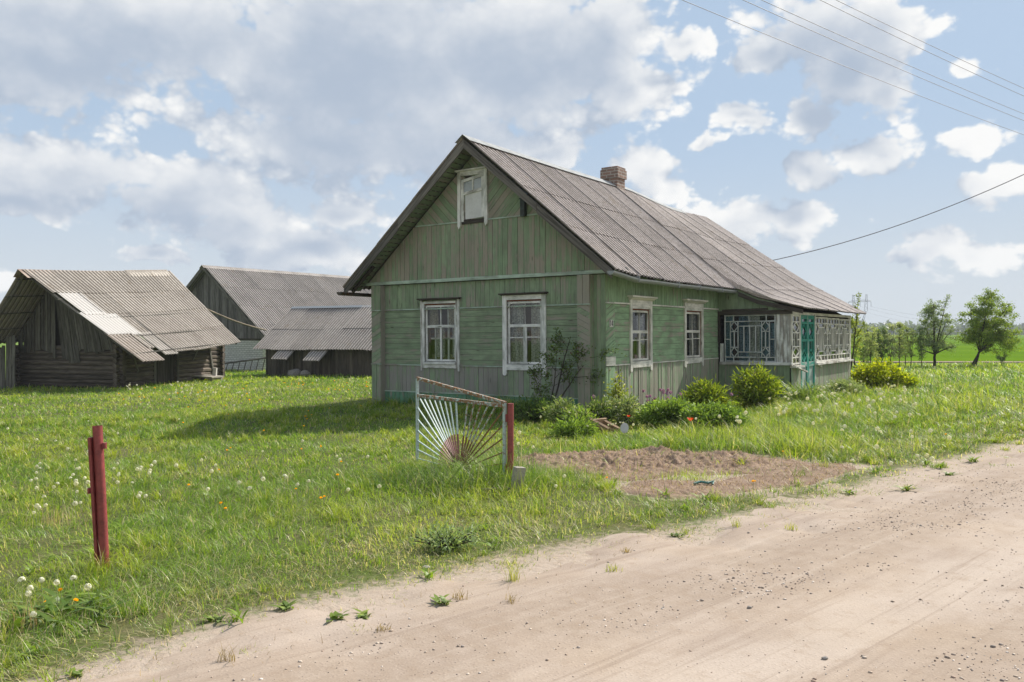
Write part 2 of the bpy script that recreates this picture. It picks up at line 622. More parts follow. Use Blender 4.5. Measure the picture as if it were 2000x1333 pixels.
def mat_glass(name, tint=(0.9, 0.95, 0.95), refl=0.03):
    m = bpy.data.materials.new(name)
    m.use_nodes = True
    t = NT(m.node_tree)
    t.n.clear()
    tr = t.new('ShaderNodeBsdfTransparent')
    tr.inputs[0].default_value = (*tint, 1)
    gl = t.new('ShaderNodeBsdfGlossy')
    gl.inputs['Roughness'].default_value = 0.015
    pos = t.new('ShaderNodeNewGeometry').outputs['Position']
    t.put(gl.inputs['Normal'], t.bump(t.noise(pos, 3.0, 2, 0.5), 0.06, 0.05))
    lw = t.new('ShaderNodeFresnel')
    lw.inputs[0].default_value = 1.5
    mx = t.new('ShaderNodeMixShader')
    t.put(mx.inputs[0], t.math('ADD', lw.outputs[0], refl, clamp=True))
    t.l.new(tr.outputs[0], mx.inputs[1])
    t.l.new(gl.outputs[0], mx.inputs[2])
    o = t.new('ShaderNodeOutputMaterial')
    t.l.new(mx.outputs[0], o.inputs[0])
    return m


def mat_lace(name, col):
    m, t, b = pbr(name)
    uv = t.new('ShaderNodeUVMap').outputs[0]
    n = t.noise(t.scale(uv, (30, 30, 1)), 1.0, 3, 0.5)
    f = t.noise(t.scale(uv, (14, 1.5, 1)), 1.0, 3, 0.5)
    c = t.mix(t.ramp(n, 0.4, 0.6), col, tuple(x * 0.55 for x in col))
    k = t.ramp(f, 0.3, 0.7, 0.6, 1.1)
    c = t.mix(1.0, c, t.comb(k, k, k), 'MULTIPLY')
    t.put(b.inputs['Base Color'], c)
    b.inputs['Roughness'].default_value = 0.95
    b.inputs['Specular IOR Level'].default_value = 0.1
    return m


GREEN_A, GREEN_B = (0.222, 0.305, 0.190), (0.275, 0.352, 0.230)
WOOD_A, WOOD_B = (0.36, 0.345, 0.295), (0.26, 0.24, 0.195)
M = {}
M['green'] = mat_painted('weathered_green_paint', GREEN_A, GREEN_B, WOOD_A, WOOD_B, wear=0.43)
M['green_grey'] = mat_painted('green_paint_worn_to_grey', GREEN_A, GREEN_B, (0.33, 0.325, 0.30), (0.23, 0.22, 0.20), wear=0.62)
M['green_worn'] = mat_painted('worn_green_paint', GREEN_A, GREEN_B, (0.37, 0.345, 0.285), (0.27, 0.235, 0.19), wear=0.48)
M['green_fresh'] = mat_painted('fresher_green_paint', (0.105, 0.265, 0.165), (0.13, 0.305, 0.19), WOOD_A, WOOD_B, wear=0.24)
M['green_side'] = mat_painted('green_paint_lit_copy', (0.265, 0.405, 0.235), (0.305, 0.445, 0.27), (0.42, 0.39, 0.325), (0.27, 0.24, 0.195), wear=0.28)  # wall green again, the sunny side's extra brightness put into the colour
M['green_side_low'] = mat_painted('green_paint_lit_copy_worn', (0.275, 0.385, 0.235), (0.31, 0.42, 0.26), (0.42, 0.40, 0.335), (0.27, 0.25, 0.20), wear=0.40)  # same lightened copy for the dado, with more wear
M['white'] = mat_painted('weathered_white_paint', (0.82, 0.825, 0.81), (0.78, 0.785, 0.77), (0.38, 0.36, 0.33), (0.26, 0.24, 0.22), wear=0.08, dirt=0.06)
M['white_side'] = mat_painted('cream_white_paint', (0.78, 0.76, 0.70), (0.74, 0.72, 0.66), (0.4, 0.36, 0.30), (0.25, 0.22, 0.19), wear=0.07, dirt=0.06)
M['lattice'] = mat_painted('greyed_lattice_paint', (0.60, 0.63, 0.64), (0.56, 0.59, 0.60), (0.36, 0.35, 0.33), (0.26, 0.25, 0.23), wear=0.25, dirt=0.08)
M['mint_trim'] = mat_painted('mint_trim_paint', (0.40, 0.52, 0.43), (0.46, 0.57, 0.48), (0.36, 0.35, 0.31), (0.25, 0.23, 0.2), wear=0.3)
M['grey_board'] = mat_oldwood('grey_weathered_board', (0.20, 0.185, 0.165), (0.13, 0.118, 0.105))
M['dark_board'] = mat_oldwood('dark_weathered_board', (0.10, 0.088, 0.075), (0.06, 0.05, 0.042))
M['teal'] = mat_painted('teal_door_paint', (0.02, 0.28, 0.215), (0.03, 0.32, 0.25), (0.42, 0.50, 0.46), (0.3, 0.36, 0.33), wear=0.34, dirt=0.1)
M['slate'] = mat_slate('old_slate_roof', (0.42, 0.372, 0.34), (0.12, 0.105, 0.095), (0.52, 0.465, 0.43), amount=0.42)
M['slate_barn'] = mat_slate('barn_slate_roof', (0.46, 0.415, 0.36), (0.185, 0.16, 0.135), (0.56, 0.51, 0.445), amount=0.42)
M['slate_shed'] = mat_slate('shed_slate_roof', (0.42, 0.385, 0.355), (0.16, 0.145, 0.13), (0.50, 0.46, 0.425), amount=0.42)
M['galv'] = mat_plain('galvanised_sheet', (0.29, 0.31, 0.315), 0.6, 0.25, 0.25, 5, (0.30, 0.32, 0.33), 0.1)
M['gutter_dark'] = mat_plain('dark_old_gutter', (0.07, 0.065, 0.055), 0.6, 0.2, 0.3, 6, (0.16, 0.08, 0.035))
M['logs'] = mat_oldwood('weathered_logs', (0.19, 0.16, 0.13), (0.115, 0.095, 0.077), gscale=26)
M['barn_board'] = mat_oldwood('barn_gable_boards', (0.18, 0.17, 0.15), (0.115, 0.11, 0.09), gscale=40)
M['shed_board'] = mat_oldwood('grey_shed_boards', (0.205, 0.188, 0.188), (0.135, 0.122, 0.122), gscale=40)
M['shed_board_low'] = mat_oldwood('brown_shed_boards', (0.15, 0.13, 0.11), (0.095, 0.082, 0.068), gscale=40)
M['pale_wood'] = mat_oldwood('pale_wood', (0.32, 0.27, 0.20), (0.25, 0.20, 0.15))
M['crate_wood'] = mat_oldwood('crate_wood', (0.36, 0.25, 0.16), (0.26, 0.175, 0.11))
M['bark'] = mat_oldwood('bark', (0.085, 0.07, 0.055), (0.05, 0.042, 0.034), gscale=20)
M['glass'] = mat_glass('window_glass')
M['glass_dusty'] = mat_glass('dusty_glass', (0.62, 0.64, 0.63), 0.05)
M['lace'] = mat_lace('lace_curtain', (0.62, 0.62, 0.59))
M['bluecurtain'] = mat_lace('blue_curtain', (0.20, 0.34, 0.44))
M['greycurtain'] = mat_lace('grey_curtain', (0.5, 0.48, 0.46))
M['yellowcurtain'] = mat_lace('faded_curtain', (0.42, 0.38, 0.26))
M['room'] = mat_plain('dark_room', (0.10, 0.09, 0.08), 0.9, 0, 0.2, 3, bump=0)
M['rustline'] = mat_plain('orange_brown_primer', (0.24, 0.075, 0.035), 0.8, 0, 0.4, 12)
M['whiteboard'] = mat_plain('white_board_panel', (0.66, 0.67, 0.68), 0.7, 0, 0.1, 3)
M['black'] = mat_plain('black_metal', (0.02, 0.026, 0.024), 0.55, 0.0, 0.3, 12, (0.03, 0.05, 0.042))
M['redpost'] = mat_plain('faded_red_paint', (0.30, 0.060, 0.058), 0.5, 0.0, 0.3, 7, (0.20, 0.042, 0.040), 0.15, 0.45)
M['concrete'] = mat_plain('old_concrete', (0.37, 0.34, 0.29), 0.9, 0, 0.3, 9)
M['stone'] = mat_plain('grey_stone', (0.33, 0.30, 0.27), 0.9, 0, 0.4, 9)
M['wire'] = mat_plain('power_wire', (0.16, 0.15, 0.155), 0.6, 0.3, 0.1, 3, bump=0)
M['steel'] = mat_plain('grey_pylon_steel', (0.30, 0.32, 0.35), 0.6, 0.2, 0.1, 1, bump=0)
M['whiteplate'] = mat_plain('white_enamel', (0.55, 0.53, 0.50), 0.5, 0, 0.15, 6)
M['ink'] = mat_plain('black_number_paint', (0.02, 0.02, 0.02), 0.6, 0, 0.1, 6, bump=0)
M['leaf'] = mat_leaf('leaf')
M['grassblade'] = mat_leaf('grass_blade', 0.40, 0.5, 0.08)
M['flower'] = mat_leaf('petal', 0.6, 0.35, 0.02)


def mat_gate():
    m, t, b = pbr('pale_blue_gate_paint')
    pos = t.new('ShaderNodeTexCoord').outputs['Object']
    n = t.noise(pos, 26, 5, 0.7)
    n2 = t.noise(pos, 70, 4, 0.6)
    at = t.new('ShaderNodeAttribute', attribute_name='tone')
    r, wv, red = t.sep(at.outputs['Vector'])
    c = t.mix(t.ramp(n2, 0.4, 0.7), (0.44, 0.54, 0.535), (0.34, 0.43, 0.43))
    c = t.mix(red, c, (0.20, 0.035, 0.035))
    x = t.math('ADD', n, t.math('MULTIPLY', t.math('SUBTRACT', wv, 0.5), 0.7))
    c = t.mix(t.ramp(x, 0.52, 0.66), c, t.mix(n2, (0.30, 0.145, 0.055), (0.14, 0.07, 0.035)))
    t.put(b.inputs['Base Color'], c)
    b.inputs['Roughness'].default_value = 0.55
    t.put(b.inputs['Normal'], t.bump(n2, 0.3, 0.003))
    return m


M['gate'] = mat_gate()


def mat_brick(name, c1, c2, mortar, bw=0.26, bh=0.098, ms=0.012):
    m, t, b = pbr(name)
    uv = t.new('ShaderNodeUVMap').outputs[0]
    br = t.new('ShaderNodeTexBrick')
    t.put(br.inputs['Vector'], uv)
    br.inputs['Color1'].default_value = (*c1, 1)
    br.inputs['Color2'].default_value = (*c2, 1)
    br.inputs['Mortar'].default_value = (*mortar, 1)
    br.inputs['Scale'].default_value = 1.0
    br.inputs['Mortar Size'].default_value = ms
    br.inputs['Brick Width'].default_value = bw
    br.inputs['Row Height'].default_value = bh
    br.inputs['Mortar Smooth'].default_value = 0.3
    pos = t.new('ShaderNodeTexCoord').outputs['Object']
    n = t.noise(pos, 9, 5, 0.7)
    c = t.mix(t.ramp(n, 0.45, 0.75, 0, .6), br.outputs['Color'], tuple(x * 0.5 for x in c1))
    t.put(b.inputs['Base Color'], c)
    b.inputs['Roughness'].default_value = 0.9
    t.put(b.inputs['Normal'], t.bump(t.math('SUBTRACT', n, br.outputs['Fac']), 0.6, 0.01))
    return m


M['whitebrick'] = mat_brick('white_silicate_brick', (0.66, 0.65, 0.62), (0.56, 0.55, 0.52), (0.24, 0.23, 0.21))
M['chimneybrick'] = mat_brick('chimney_brick', (0.27, 0.165, 0.125), (0.185, 0.125, 0.10), (0.34, 0.31, 0.28), 0.25, 0.085, 0.016)


# ------------------------------------------------------------------ numpy noise
def vnoise(x, y, seed=0):
    xi, yi = np.floor(x).astype(np.int64), np.floor(y).astype(np.int64)
    xf, yf = x - xi, y - yi
    u, v = xf * xf * (3 - 2 * xf), yf * yf * (3 - 2 * yf)

    def h(a, b):
        n = (a * 374761393 + b * 668265263 + seed * 1442695041) & 0x7fffffff
        n = ((n ^ (n >> 13)) * 1274126177) & 0x7fffffff
        return ((n ^ (n >> 16)) & 0xffff) / 65535.0
    return (h(xi, yi) * (1 - u) + h(xi + 1, yi) * u) * (1 - v) + (h(xi, yi + 1) * (1 - u) + h(xi + 1, yi + 1) * u) * v


def fbm(x, y, seed=0, oct=4, gain=0.5):
    s, a, tot = 0, 1.0, 0
    for i in range(oct):
        s = s + a * vnoise(x * 2 ** i, y * 2 ** i, seed + i * 17)
        tot += a
        a *= gain
    return s / tot


def sstep(a, b, x):
    t = np.clip((x - a) / (b - a), 0, 1)
    return t * t * (3 - 2 * t)


# ------------------------------------------------------------------ terrain
ALPHA = R_(34.4)
VX = np.array([math.cos(ALPHA), -math.sin(ALPHA)])
UY = np.array([math.sin(ALPHA), math.cos(ALPHA)])
HR = np.array([1.85, 16.5])          # the house corner nearest the road


def hz(x, y):
    x = np.asarray(x, float)
    y = np.asarray(y, float)
    s = np.maximum(0, -x - 1.5)
    z = -0.5 * (1 - np.exp(-s / 9.0))
    near = np.exp(-((x * x + y * y) / 26.0 ** 2))
    z = z + (fbm(x * 0.45, y * 0.45, 3, 3) - 0.5) * 0.07 * near
    return z * np.clip(1.6 - np.hypot(x, y) / 160.0, 0, 1)


EDGE = [(-40, -42), (-8, -3.2), (-4, 1.9), (-2.3, 3.94), (-1.15, 5.15), (0.39, 6.35), (1.68, 7.1), (3.35, 8.55), (4.74, 9.9), (7.45, 12.45), (20, 24.5), (80, 80), (400, 380)]
EX, EY = np.array([e[0] for e in EDGE], float), np.array([e[1] for e in EDGE], float)


def sd_road(x, y):
    """metres into the road (positive) or into the grass (negative)"""
    return (np.interp(x, EX, EY) - y) * 0.72


def soil_mask(x, y):
    n = (fbm(x * 1.6, y * 1.6, 41, 4) - 0.5) * 1.1
    a = 1 - np.sqrt(((x - 1.75) / 1.95) ** 2 + ((y - 10.15 - 0.05 * x) / 1.05) ** 2) + n * 0.5
    dx, dy = x - 2.9, y - 9.2
    p, q = dx * 0.80 + dy * 0.60, -dx * 0.60 + dy * 0.80
    b = 1 - np.sqrt((p / 1.5) ** 2 + (q / 0.42) ** 2) + n * 0.5
    dx, dy = x - 1.7, y - 8.6
    c = 1 - np.sqrt((dx / 0.6) ** 2 + (dy / 0.55) ** 2) + n * 0.5
    return np.maximum(np.maximum(a, b), c)


def to_house(x, y):
    dx, dy = x - HR[0], y - HR[1]
    return dx * VX[0] + dy * VX[1], dx * UY[0] + dy * UY[1]


def in_house(x, y, pad=0.0):
    v, u = to_house(x, y)
    return ((v < -0.02 + pad) & (v > -6.1 - pad) & (u > 0.02 - pad) & (u < 12.3 + pad)) | ((v < 1.8 + pad) & (v > -1) & (u > 6.1 - pad) & (u < 12.3 + pad))


def gp(px, py):
    """ground point seen at photograph pixel"""
    z = 0.0
    for _ in range(12):
        D = FPX * (CAM_H - z) / (py - HOR)
        x = (px - 1000) / FPX * D
        z = float(hz(x, D))
    return x, D, z


def at(px, D):
    x = (px - 1000) / FPX * D
    return x, D, float(hz(x, D))


def grid_mesh(name, xs, ys, zf, mat, kind='structure', attrs=None, keep=None):
    X, Y = np.meshgrid(xs, ys)
    Z = zf(X, Y)
    nx, ny = len(xs), len(ys)
    co = np.stack([X, Y, Z], -1).reshape(-1, 3)
    idx = np.arange(nx * ny).reshape(ny, nx)
    q = np.stack([idx[:-1, :-1], idx[:-1, 1:], idx[1:, 1:], idx[1:, :-1]], -1).reshape(-1, 4)
    if keep is not None:
        k = keep(X, Y).reshape(-1)
        q = q[k[q].any(1)]
        used = np.unique(q)
        mp = np.zeros(len(co), int)
        mp[used] = np.arange(len(used))
        co, q = co[used], mp[q]
    me = np_mesh(name, co, q, mat, smooth=True)
    if attrs:
        for an, fn in attrs.items():
            a = me.attributes.new(an, 'FLOAT', 'POINT')
            a.data.foreach_set('value', fn(co[:, 0], co[:, 1]).astype(np.float32))
    o = bpy.data.objects.new(name, me)
    COL.objects.link(o)
    tag(o, kind=kind)
    return o


def np_mesh(name, co, faces, mat, cols=None, smooth=False):
    """mesh from numpy; faces = (n,3) or (n,4) array, or a list of such arrays"""
    if not isinstance(faces, list):
        faces = [faces]
    me = bpy.data.meshes.new(name)
    me.vertices.add(len(co))
    me.vertices.foreach_set('co', np.asarray(co, np.float32).ravel())
    loops = np.concatenate([f.ravel() for f in faces]).astype(np.int32)
    sizes = np.concatenate([np.full(len(f), f.shape[1]) for f in faces])
    starts = np.concatenate([[0], np.cumsum(sizes)[:-1]]).astype(np.int32)
    me.loops.add(len(loops))
    me.loops.foreach_set('vertex_index', loops)
    me.polygons.add(len(sizes))
    me.polygons.foreach_set('loop_start', starts)
    if cols is not None:
        a = me.attributes.new('Col', 'FLOAT_COLOR', 'POINT')
        c4 = np.ones((len(co), 4), np.float32)
        c4[:, :3] = cols
        a.data.foreach_set('color', c4.ravel())
    me.materials.append(mat)
    if smooth:
        me.polygons.foreach_set('use_smooth', np.ones(len(sizes), bool))
    me.update(calc_edges=True)
    return me


def np_obj(name, co, faces, mat, cols=None, parent=None, smooth=False):
    o = bpy.data.objects.new(name, np_mesh(name, co, faces, mat, cols, smooth))
    COL.objects.link(o)
    if parent is not None:
        o.parent = parent
    return o


def spaced(lo, hi, fine_lo, fine_hi, step, ratio=1.25):
    c = list(np.arange(fine_lo, fine_hi + 1e-6, step))
    s, p = step, fine_hi
    while p < hi:
        s *= ratio
        p += s
        c.append(min(p, hi))
    s, p = step, fine_lo
    while p > lo:
        s *= ratio
        p -= s
        c.insert(0, max(p, lo))
    return np.array(c)


def mat_ground():
    m, t, b = pbr('meadow_soil')
    pos = t.new('ShaderNodeNewGeometry').outputs['Position']
    sand = t.new('ShaderNodeAttribute', attribute_name='sand').outputs['Fac']
    far = t.new('ShaderNodeAttribute', attribute_name='far').outputs['Fac']
    n = t.noise(pos, 1.3, 6, 0.65)
    n2 = t.noise(pos, 14, 5, 0.7)
    c = t.mix(t.ramp(n, 0.35, 0.7), (0.09, 0.115, 0.03), (0.13, 0.12, 0.055))
    c = t.mix(t.ramp(n2, 0.5, 0.7, 0, .7), c, (0.13, 0.105, 0.06))
    fn = t.noise(t.scale(pos, (0.10, 0.35, 1)), 1.0, 6, 0.65)
    fc = t.mix(t.ramp(fn, 0.35, 0.65), (0.11, 0.19, 0.018), (0.14, 0.215, 0.028))
    c = t.mix(far, c, fc)
    sc = t.mix(t.ramp(n2, 0.35, 0.7), (0.41, 0.338, 0.272), (0.34, 0.272, 0.21))
    x = t.math('ADD', sand, t.math('MULTIPLY', t.math('SUBTRACT', n2, 0.5), 0.9))
    c = t.mix(t.ramp(x, 0.3, 0.7), c, sc)
    t.put(b.inputs['Base Color'], c)
    b.inputs['Roughness'].default_value = 0.95
    b.inputs['Specular IOR Level'].default_value = 0.1
    t.put(b.inputs['Normal'], t.bump(n2, 0.6, 0.03))
    return m


def mat_road():
    m, t, b = pbr('sandy_dirt_road')
    pos = t.new('ShaderNodeNewGeometry').outputs['Position']
    ca, sa = math.cos(R_(43)), math.sin(R_(43))
    sdv = t.new('ShaderNodeAttribute', attribute_name='sd').outputs['Fac']
    px, py, pz = t.sep(pos)
    along = t.math('ADD', t.math('MULTIPLY', px, ca), t.math('MULTIPLY', py, sa))
    across = t.math('ADD', t.math('MULTIPLY', px, -sa), t.math('MULTIPLY', py, ca))
    st = t.comb(t.math('MULTIPLY', along, 0.35), t.math('MULTIPLY', across, 2.2), 0.0)
    lane = t.noise(st, 1.6, 6, 0.65)
    big = t.noise(pos, 0.7, 5, 0.6)
    mid = t.noise(pos, 7.0, 6, 0.68)
    fine = t.noise(pos, 95.0, 5, 0.7)
    c = t.mix(t.ramp(lane, 0.35, 0.68), (0.405, 0.333, 0.272), (0.322, 0.256, 0.205))
    c = t.mix(t.ramp(big, 0.4, 0.7, 0, .65), c, (0.36, 0.28, 0.205))
    wob = t.math('ADD', sdv, t.math('MULTIPLY', t.math('SUBTRACT', t.noise(pos, 1.1, 4, 0.6), 0.5), 0.9))

    def band(c0, hw):
        return t.ramp(t.math('ABSOLUTE', t.math('SUBTRACT', wob, c0)), hw, hw * .25)
    grav = t.math('MAXIMUM', t.math('MAXIMUM', band(1.1, .55), band(2.75, .6)), band(4.3, .6))
    c = t.mix(t.math('MULTIPLY', grav, t.ramp(mid, 0.3, 0.62, 0.15, 0.8)), c, (0.30, 0.235, 0.18))
    c = t.mix(t.math('MULTIPLY', t.math('MAXIMUM', band(1.95, .35), band(3.5, .35)), 0.5), c, (0.47, 0.40, 0.335))
    c = t.mix(t.ramp(mid, 0.5, 0.75, 0, .55), c, (0.30, 0.225, 0.165))
    st2 = t.comb(t.math('MULTIPLY', along, 0.22), t.math('MULTIPLY', across, 9.0), 0.3)
    strk = t.noise(st2, 1.0, 6, 0.68, dist=0.4)
    c = t.mix(t.ramp(strk, 0.52, 0.66, 0, .5), c, (0.25, 0.19, 0.145))
    c = t.mix(t.ramp(strk, 0.44, 0.32, 0, .35), c, (0.46, 0.39, 0.32))
    c = t.mix(t.ramp(fine, 0.52, 0.72, 0, .5), c, (0.20, 0.15, 0.115))
    c = t.mix(t.ramp(fine, 0.42, 0.28, 0, .35), c, (0.62, 0.54, 0.45))
    vo = t.new('ShaderNodeTexVoronoi')
    vo.inputs['Scale'].default_value = 42
    t.put(vo.inputs['Vector'], pos)
    t.put(b.inputs['Base Color'], c)
    b.inputs['Roughness'].default_value = 0.95
    b.inputs['Specular IOR Level'].default_value = 0.12
    mid2 = t.noise(pos, 9.0, 3, 0.5)
    h = t.math('ADD', t.math('MULTIPLY', mid2, 0.8), t.math('MULTIPLY', t.noise(pos, 60.0, 2, 0.5), 0.22))
    h = t.math('ADD', h, t.math('ADD', t.math('MULTIPLY', lane, 0.6), t.math('MULTIPLY', strk, 0.9)))
    h = t.math('ADD', h, t.ramp(vo.outputs['Distance'], 0.1, 0.4, 0.3, 0.0))
    t.put(b.inputs['Normal'], t.bump(h, 0.5, 0.008))
    return m


def mat_soil():
    m, t, b = pbr('dug_soil')
    pos = t.new('ShaderNodeNewGeometry').outputs['Position']
    n = t.noise(pos, 4.5, 6, 0.7)
    n2 = t.noise(t.scale(pos, (1, 1.7, 1)), 38, 6, 0.75)
    c = t.mix(t.ramp(n, 0.35, 0.65), (0.215, 0.148, 0.105), (0.30, 0.22, 0.16))
    c = t.mix(t.ramp(n2, 0.50, 0.7, 0, .8), c, (0.095, 0.062, 0.045))
    c = t.mix(t.ramp(n2, 0.42, 0.28, 0, .6), c, (0.46, 0.34, 0.225))
    t.put(b.inputs['Base Color'], c)
    b.inputs['Roughness'].default_value = 0.95
    b.inputs['Specular IOR Level'].default_value = 0.1
    t.put(b.inputs['Normal'], t.bump(t.noise(pos, 22, 3, 0.55), 0.8, 0.012))
    return m


M['ground'], M['road'], M['soil'] = mat_ground(), mat_road(), mat_soil()

gx = spaced(-3000, 3000, -22, 26, 0.5, 1.22)
gy = spaced(-600, 4000, -6, 46, 0.5, 1.22)


def sand_attr(x, y):
    s = sd_road(x, y)
    v = sstep(-0.65, 0.35, s) * 0.8
    return np.maximum(v, sstep(-0.35, 0.2, soil_mask(x, y)) * 0.9)


ground = grid_mesh('ground', gx, gy, lambda x, y: hz(x, y), M['ground'],
                   attrs={'sand': sand_attr, 'far': lambda x, y: sstep(26, 45, np.hypot(x, y))})


def road_z(x, y):
    s = sd_road(x, y)
    base = hz(x, y)
    n = (fbm(x * 2.1, y * 2.1, 9, 4) - 0.5)
    up = 0.050 * sstep(-0.35, 0.75, s + n * 1.3) - 0.022
    far = sstep(6.6, 7.6, s)
    rut = -0.014 * np.exp(-((s - 1.95) / 0.22) ** 2) - 0.014 * np.exp(-((s - 3.5) / 0.22) ** 2) + 0.014 * np.exp(-((s - 2.75) / 0.4) ** 2) + 0.008 * np.exp(-((s - 1.1) / 0.3) ** 2)
    lump = (fbm(x * 5, y * 5, 21, 4) - 0.5) * 0.006 * sstep(0, .8, s)
    t = (x * 0.73 + y * 0.68)
    tread = 0.008 * np.sin(t * 2 * np.pi / 0.055) * np.exp(-((s - 1.0) / 0.12) ** 2) * sstep(7, 8, t) * (1 - sstep(10.5, 12, t))
    return base + up + (rut + lump + tread) * sstep(0.1, .8, s) - 0.06 * far


road = grid_mesh('dirt_road', spaced(-40, 300, -5, 13, 0.05, 1.2), spaced(-40, 300, 0.6, 14.5, 0.05, 1.2), road_z, M['road'], attrs={'sd': sd_road},
                 keep=lambda x, y: (sd_road(x, y) > -0.8) & (sd_road(x, y) < 8.2))
# the opposite verge, behind the photographer


def soil_z(x, y):
    mk = soil_mask(x, y)
    rough_zone = np.clip((y - 9.25 - 0.05 * x) / 0.5, 0, 1) * np.clip((3.9 - x) / 0.8, 0, 1)
    cl = fbm(x * 7.5, y * 7.5, 51, 5, 0.7)
    clod = (np.abs(cl - 0.5) * 2) * 0.085 + np.maximum(0, fbm(x * 17, y * 17, 77, 3) - 0.5) * 0.15 + np.maximum(0, fbm(x * 3.1, y * 3.1, 78, 2) - 0.62) * 0.18
    tr = 0.007 * np.sin((x * 0.9 + y * 0.4) * 2 * np.pi / 0.09) * np.exp(-((x - 1.75) / .35) ** 2 - ((y - 8.35) / .35) ** 2)
    return hz(x, y) - 0.03 + 0.05 * sstep(-0.05, 0.22, mk) + clod * rough_zone * sstep(0.0, 0.4, mk) + (1 - rough_zone) * (cl - 0.5) * 0.03 + tr


soil = grid_mesh('bare_soil', np.arange(-0.9, 4.9, 0.022), np.arange(7.4, 11.6, 0.022), soil_z, M['soil'],
                 keep=lambda x, y: soil_mask(x, y) > -0.12)


# crop field, farm track beyond the trees, far wood
def mat_field():
    m, t, b = pbr('young_crop_green')
    pos = t.new('ShaderNodeNewGeometry').outputs['Position']
    n = t.noise(t.scale(pos, (0.02, 0.06, 1)), 1.0, 6, 0.6)
    n2 = t.noise(t.scale(pos, (0.5, 0.16, 1)), 1.0, 6, 0.7)
    c = t.mix(t.ramp(n, 0.3, 0.7), (0.088, 0.165, 0.012), (0.118, 0.20, 0.014))
    c = t.mix(t.ramp(n2, 0.45, 0.7, 0, .35), c, (0.07, 0.14, 0.010))
    t.put(b.inputs['Base Color'], c)
    b.inputs['Roughness'].default_value = 1.0
    b.inputs['Specular IOR Level'].default_value = 0.0
    t.put(b.inputs['Normal'], t.bump(n2, 0.7, 0.25))
    return m


M['field'] = mat_field()
M['track'] = mat_plain('brown_field_track', (0.27, 0.20, 0.135), 0.95, 0, 0.4, 1.3)


def strip(name, pts, z, mat):
    """level sheet over a polygon"""
    mb = MB()
    mb.poly([(x, y, float(hz(x, y)) + z) for x, y in pts], [(x, y) for x, y in pts])
    o = mb.build(name, mat)
    return tag(o, kind='structure')


FY = lambda x: 45.0 - 0.02 * (x - 17)
strip('crop_field', [(6, FY(6) + 1.0), (60, FY(60) + 1.0), (260, 130), (520, 560), (520, 620), (-60, 620), (0, 130)], 0.05, M['field'])
strip('farm_track', [(6, FY(6) - 0.7), (60, FY(60) - 0.7), (60, FY(60) + 0.9), (6, FY(6) + 0.9)], 0.045, M['track'])

# ================================================================== green wooden house
rnd = random.Random(7)
house = thing('wooden_house', 'green plank cottage with grey slate roof and a glazed porch', 'house', (HR[0], HR[1], 0), (0, R_(-0.45), -ALPHA))
GF = plane((0, 0, 0), (1, 0, 0), (0, -1, 0))          # gable wall, a = v, d towards the viewer
SF = plane((-0.05, 0, 0), (0, 1, 0), (1, 0, 0))       # long wall, a = u
PF = plane((0, 6.1, 0), (1, 0, 0), (0, -1, 0))        # porch front
PS = plane((1.8, 0, 0), (0, 1, 0), (1, 0, 0))         # porch long side
WIDTH, LEN, PITCH = 6.1, 12.3, 0.85
RV, RZ = -3.05, 5.66                                    # ridge


def roof_sag(u):
    return float(np.interp(u, [-1, 3.5, 6.8, 8.7, 9.7, 11, 13], [0, -.03, -.02, -.15, -.21, -.21, -.15]))


def eave_z(u):
    return float(np.interp(u, [-.55, .5, 1.8, 6.5, 13], [2.76, 2.68, 2.655, 2.66, 2.66]))


W1 = (-4.60, -3.70, 0.98, 2.28)      # glazed openings
W2 = (-2.34, -1.46, 0.95, 2.30)
S1 = (1.15, 2.02, 1.0, 2.10)
S2 = (3.98, 4.94, 1.0, 2.12)

# --- gable wall
mb = MB()
planks(mb, GF, -5.82, -.55, .30, .885, 'v', .135, rnd, [], wear=.5, ragged=.004)
mb.build('gable_dado', M['green_grey'], house)
mb = MB()
planks(mb, GF, -5.82, -.55, .915, 2.15, 'h', .118, rnd, [W1, W2], wear=.42)
planks(mb, GF, -5.82, -.55, 2.185, 2.74, 'v', .125, rnd, [W1, W2], wear=.40)
planks(mb, GF, -.27, 0.0, .02, 2.74, 'v', .09, rnd, wear=.35)
gw = mb.build('gable_wall', M['green'], house)
mb = MB()
planks(mb, GF, -5.82, -.55, .02, .275, 'v', .115, rnd, wear=.42, base=.012)
mb.build('skirting', M['green_fresh'], house)
# loft gable, cut by the roof line
TRI = [(PITCH, 1, RZ - .10 + PITCH * RV), (-PITCH, 1, RZ - .10 - PITCH * RV)]
mb = MB()
planks(mb, GF, -6.3, .3, 2.83, 4.02, 'v', .128, rnd, [], TRI, wear=.52, base=.05, ragged=.012, dj=.006)
mb.build('loft_wall', M['green_worn'], house)
mb = MB()
for side in (-1, 1):
    # diagonal boards, chevron meeting on the centre line
    F2 = GF
    wd = .135
    k = -40
    for k in range(-40, 60):
        s0 = k * wd
        tone = (rnd.random(), min(1, max(0, .47 + rnd.gauss(0, .17))), rnd.random())
        # strip between lines  (a*side + z) = const : boards rise away from the centre
        c0, c1 = s0 + 1.0, s0 + wd - .006 + 1.0
        L = 12
        def pt(c, t):
            # point with z - side*a' = c ; direction (side, 1)
            return (RV + side * t / math.sqrt(2), c * math.sqrt(2) / 1.0 + t / math.sqrt(2))
        poly = [pt(c0, -L), pt(c0, L), pt(c1, L), pt(c1, -L)]
        poly = clip_poly(poly, TRI + [(0, -1, -4.055), (-side, 0, -side * RV - .0)])
        if len(poly) >= 3:
            mb.prism(GF, poly, .05, .074 + rnd.uniform(-.004, .004), (side * .707, .707), tone)
mb.build('loft_chevron_wall', M['green_worn'], house)
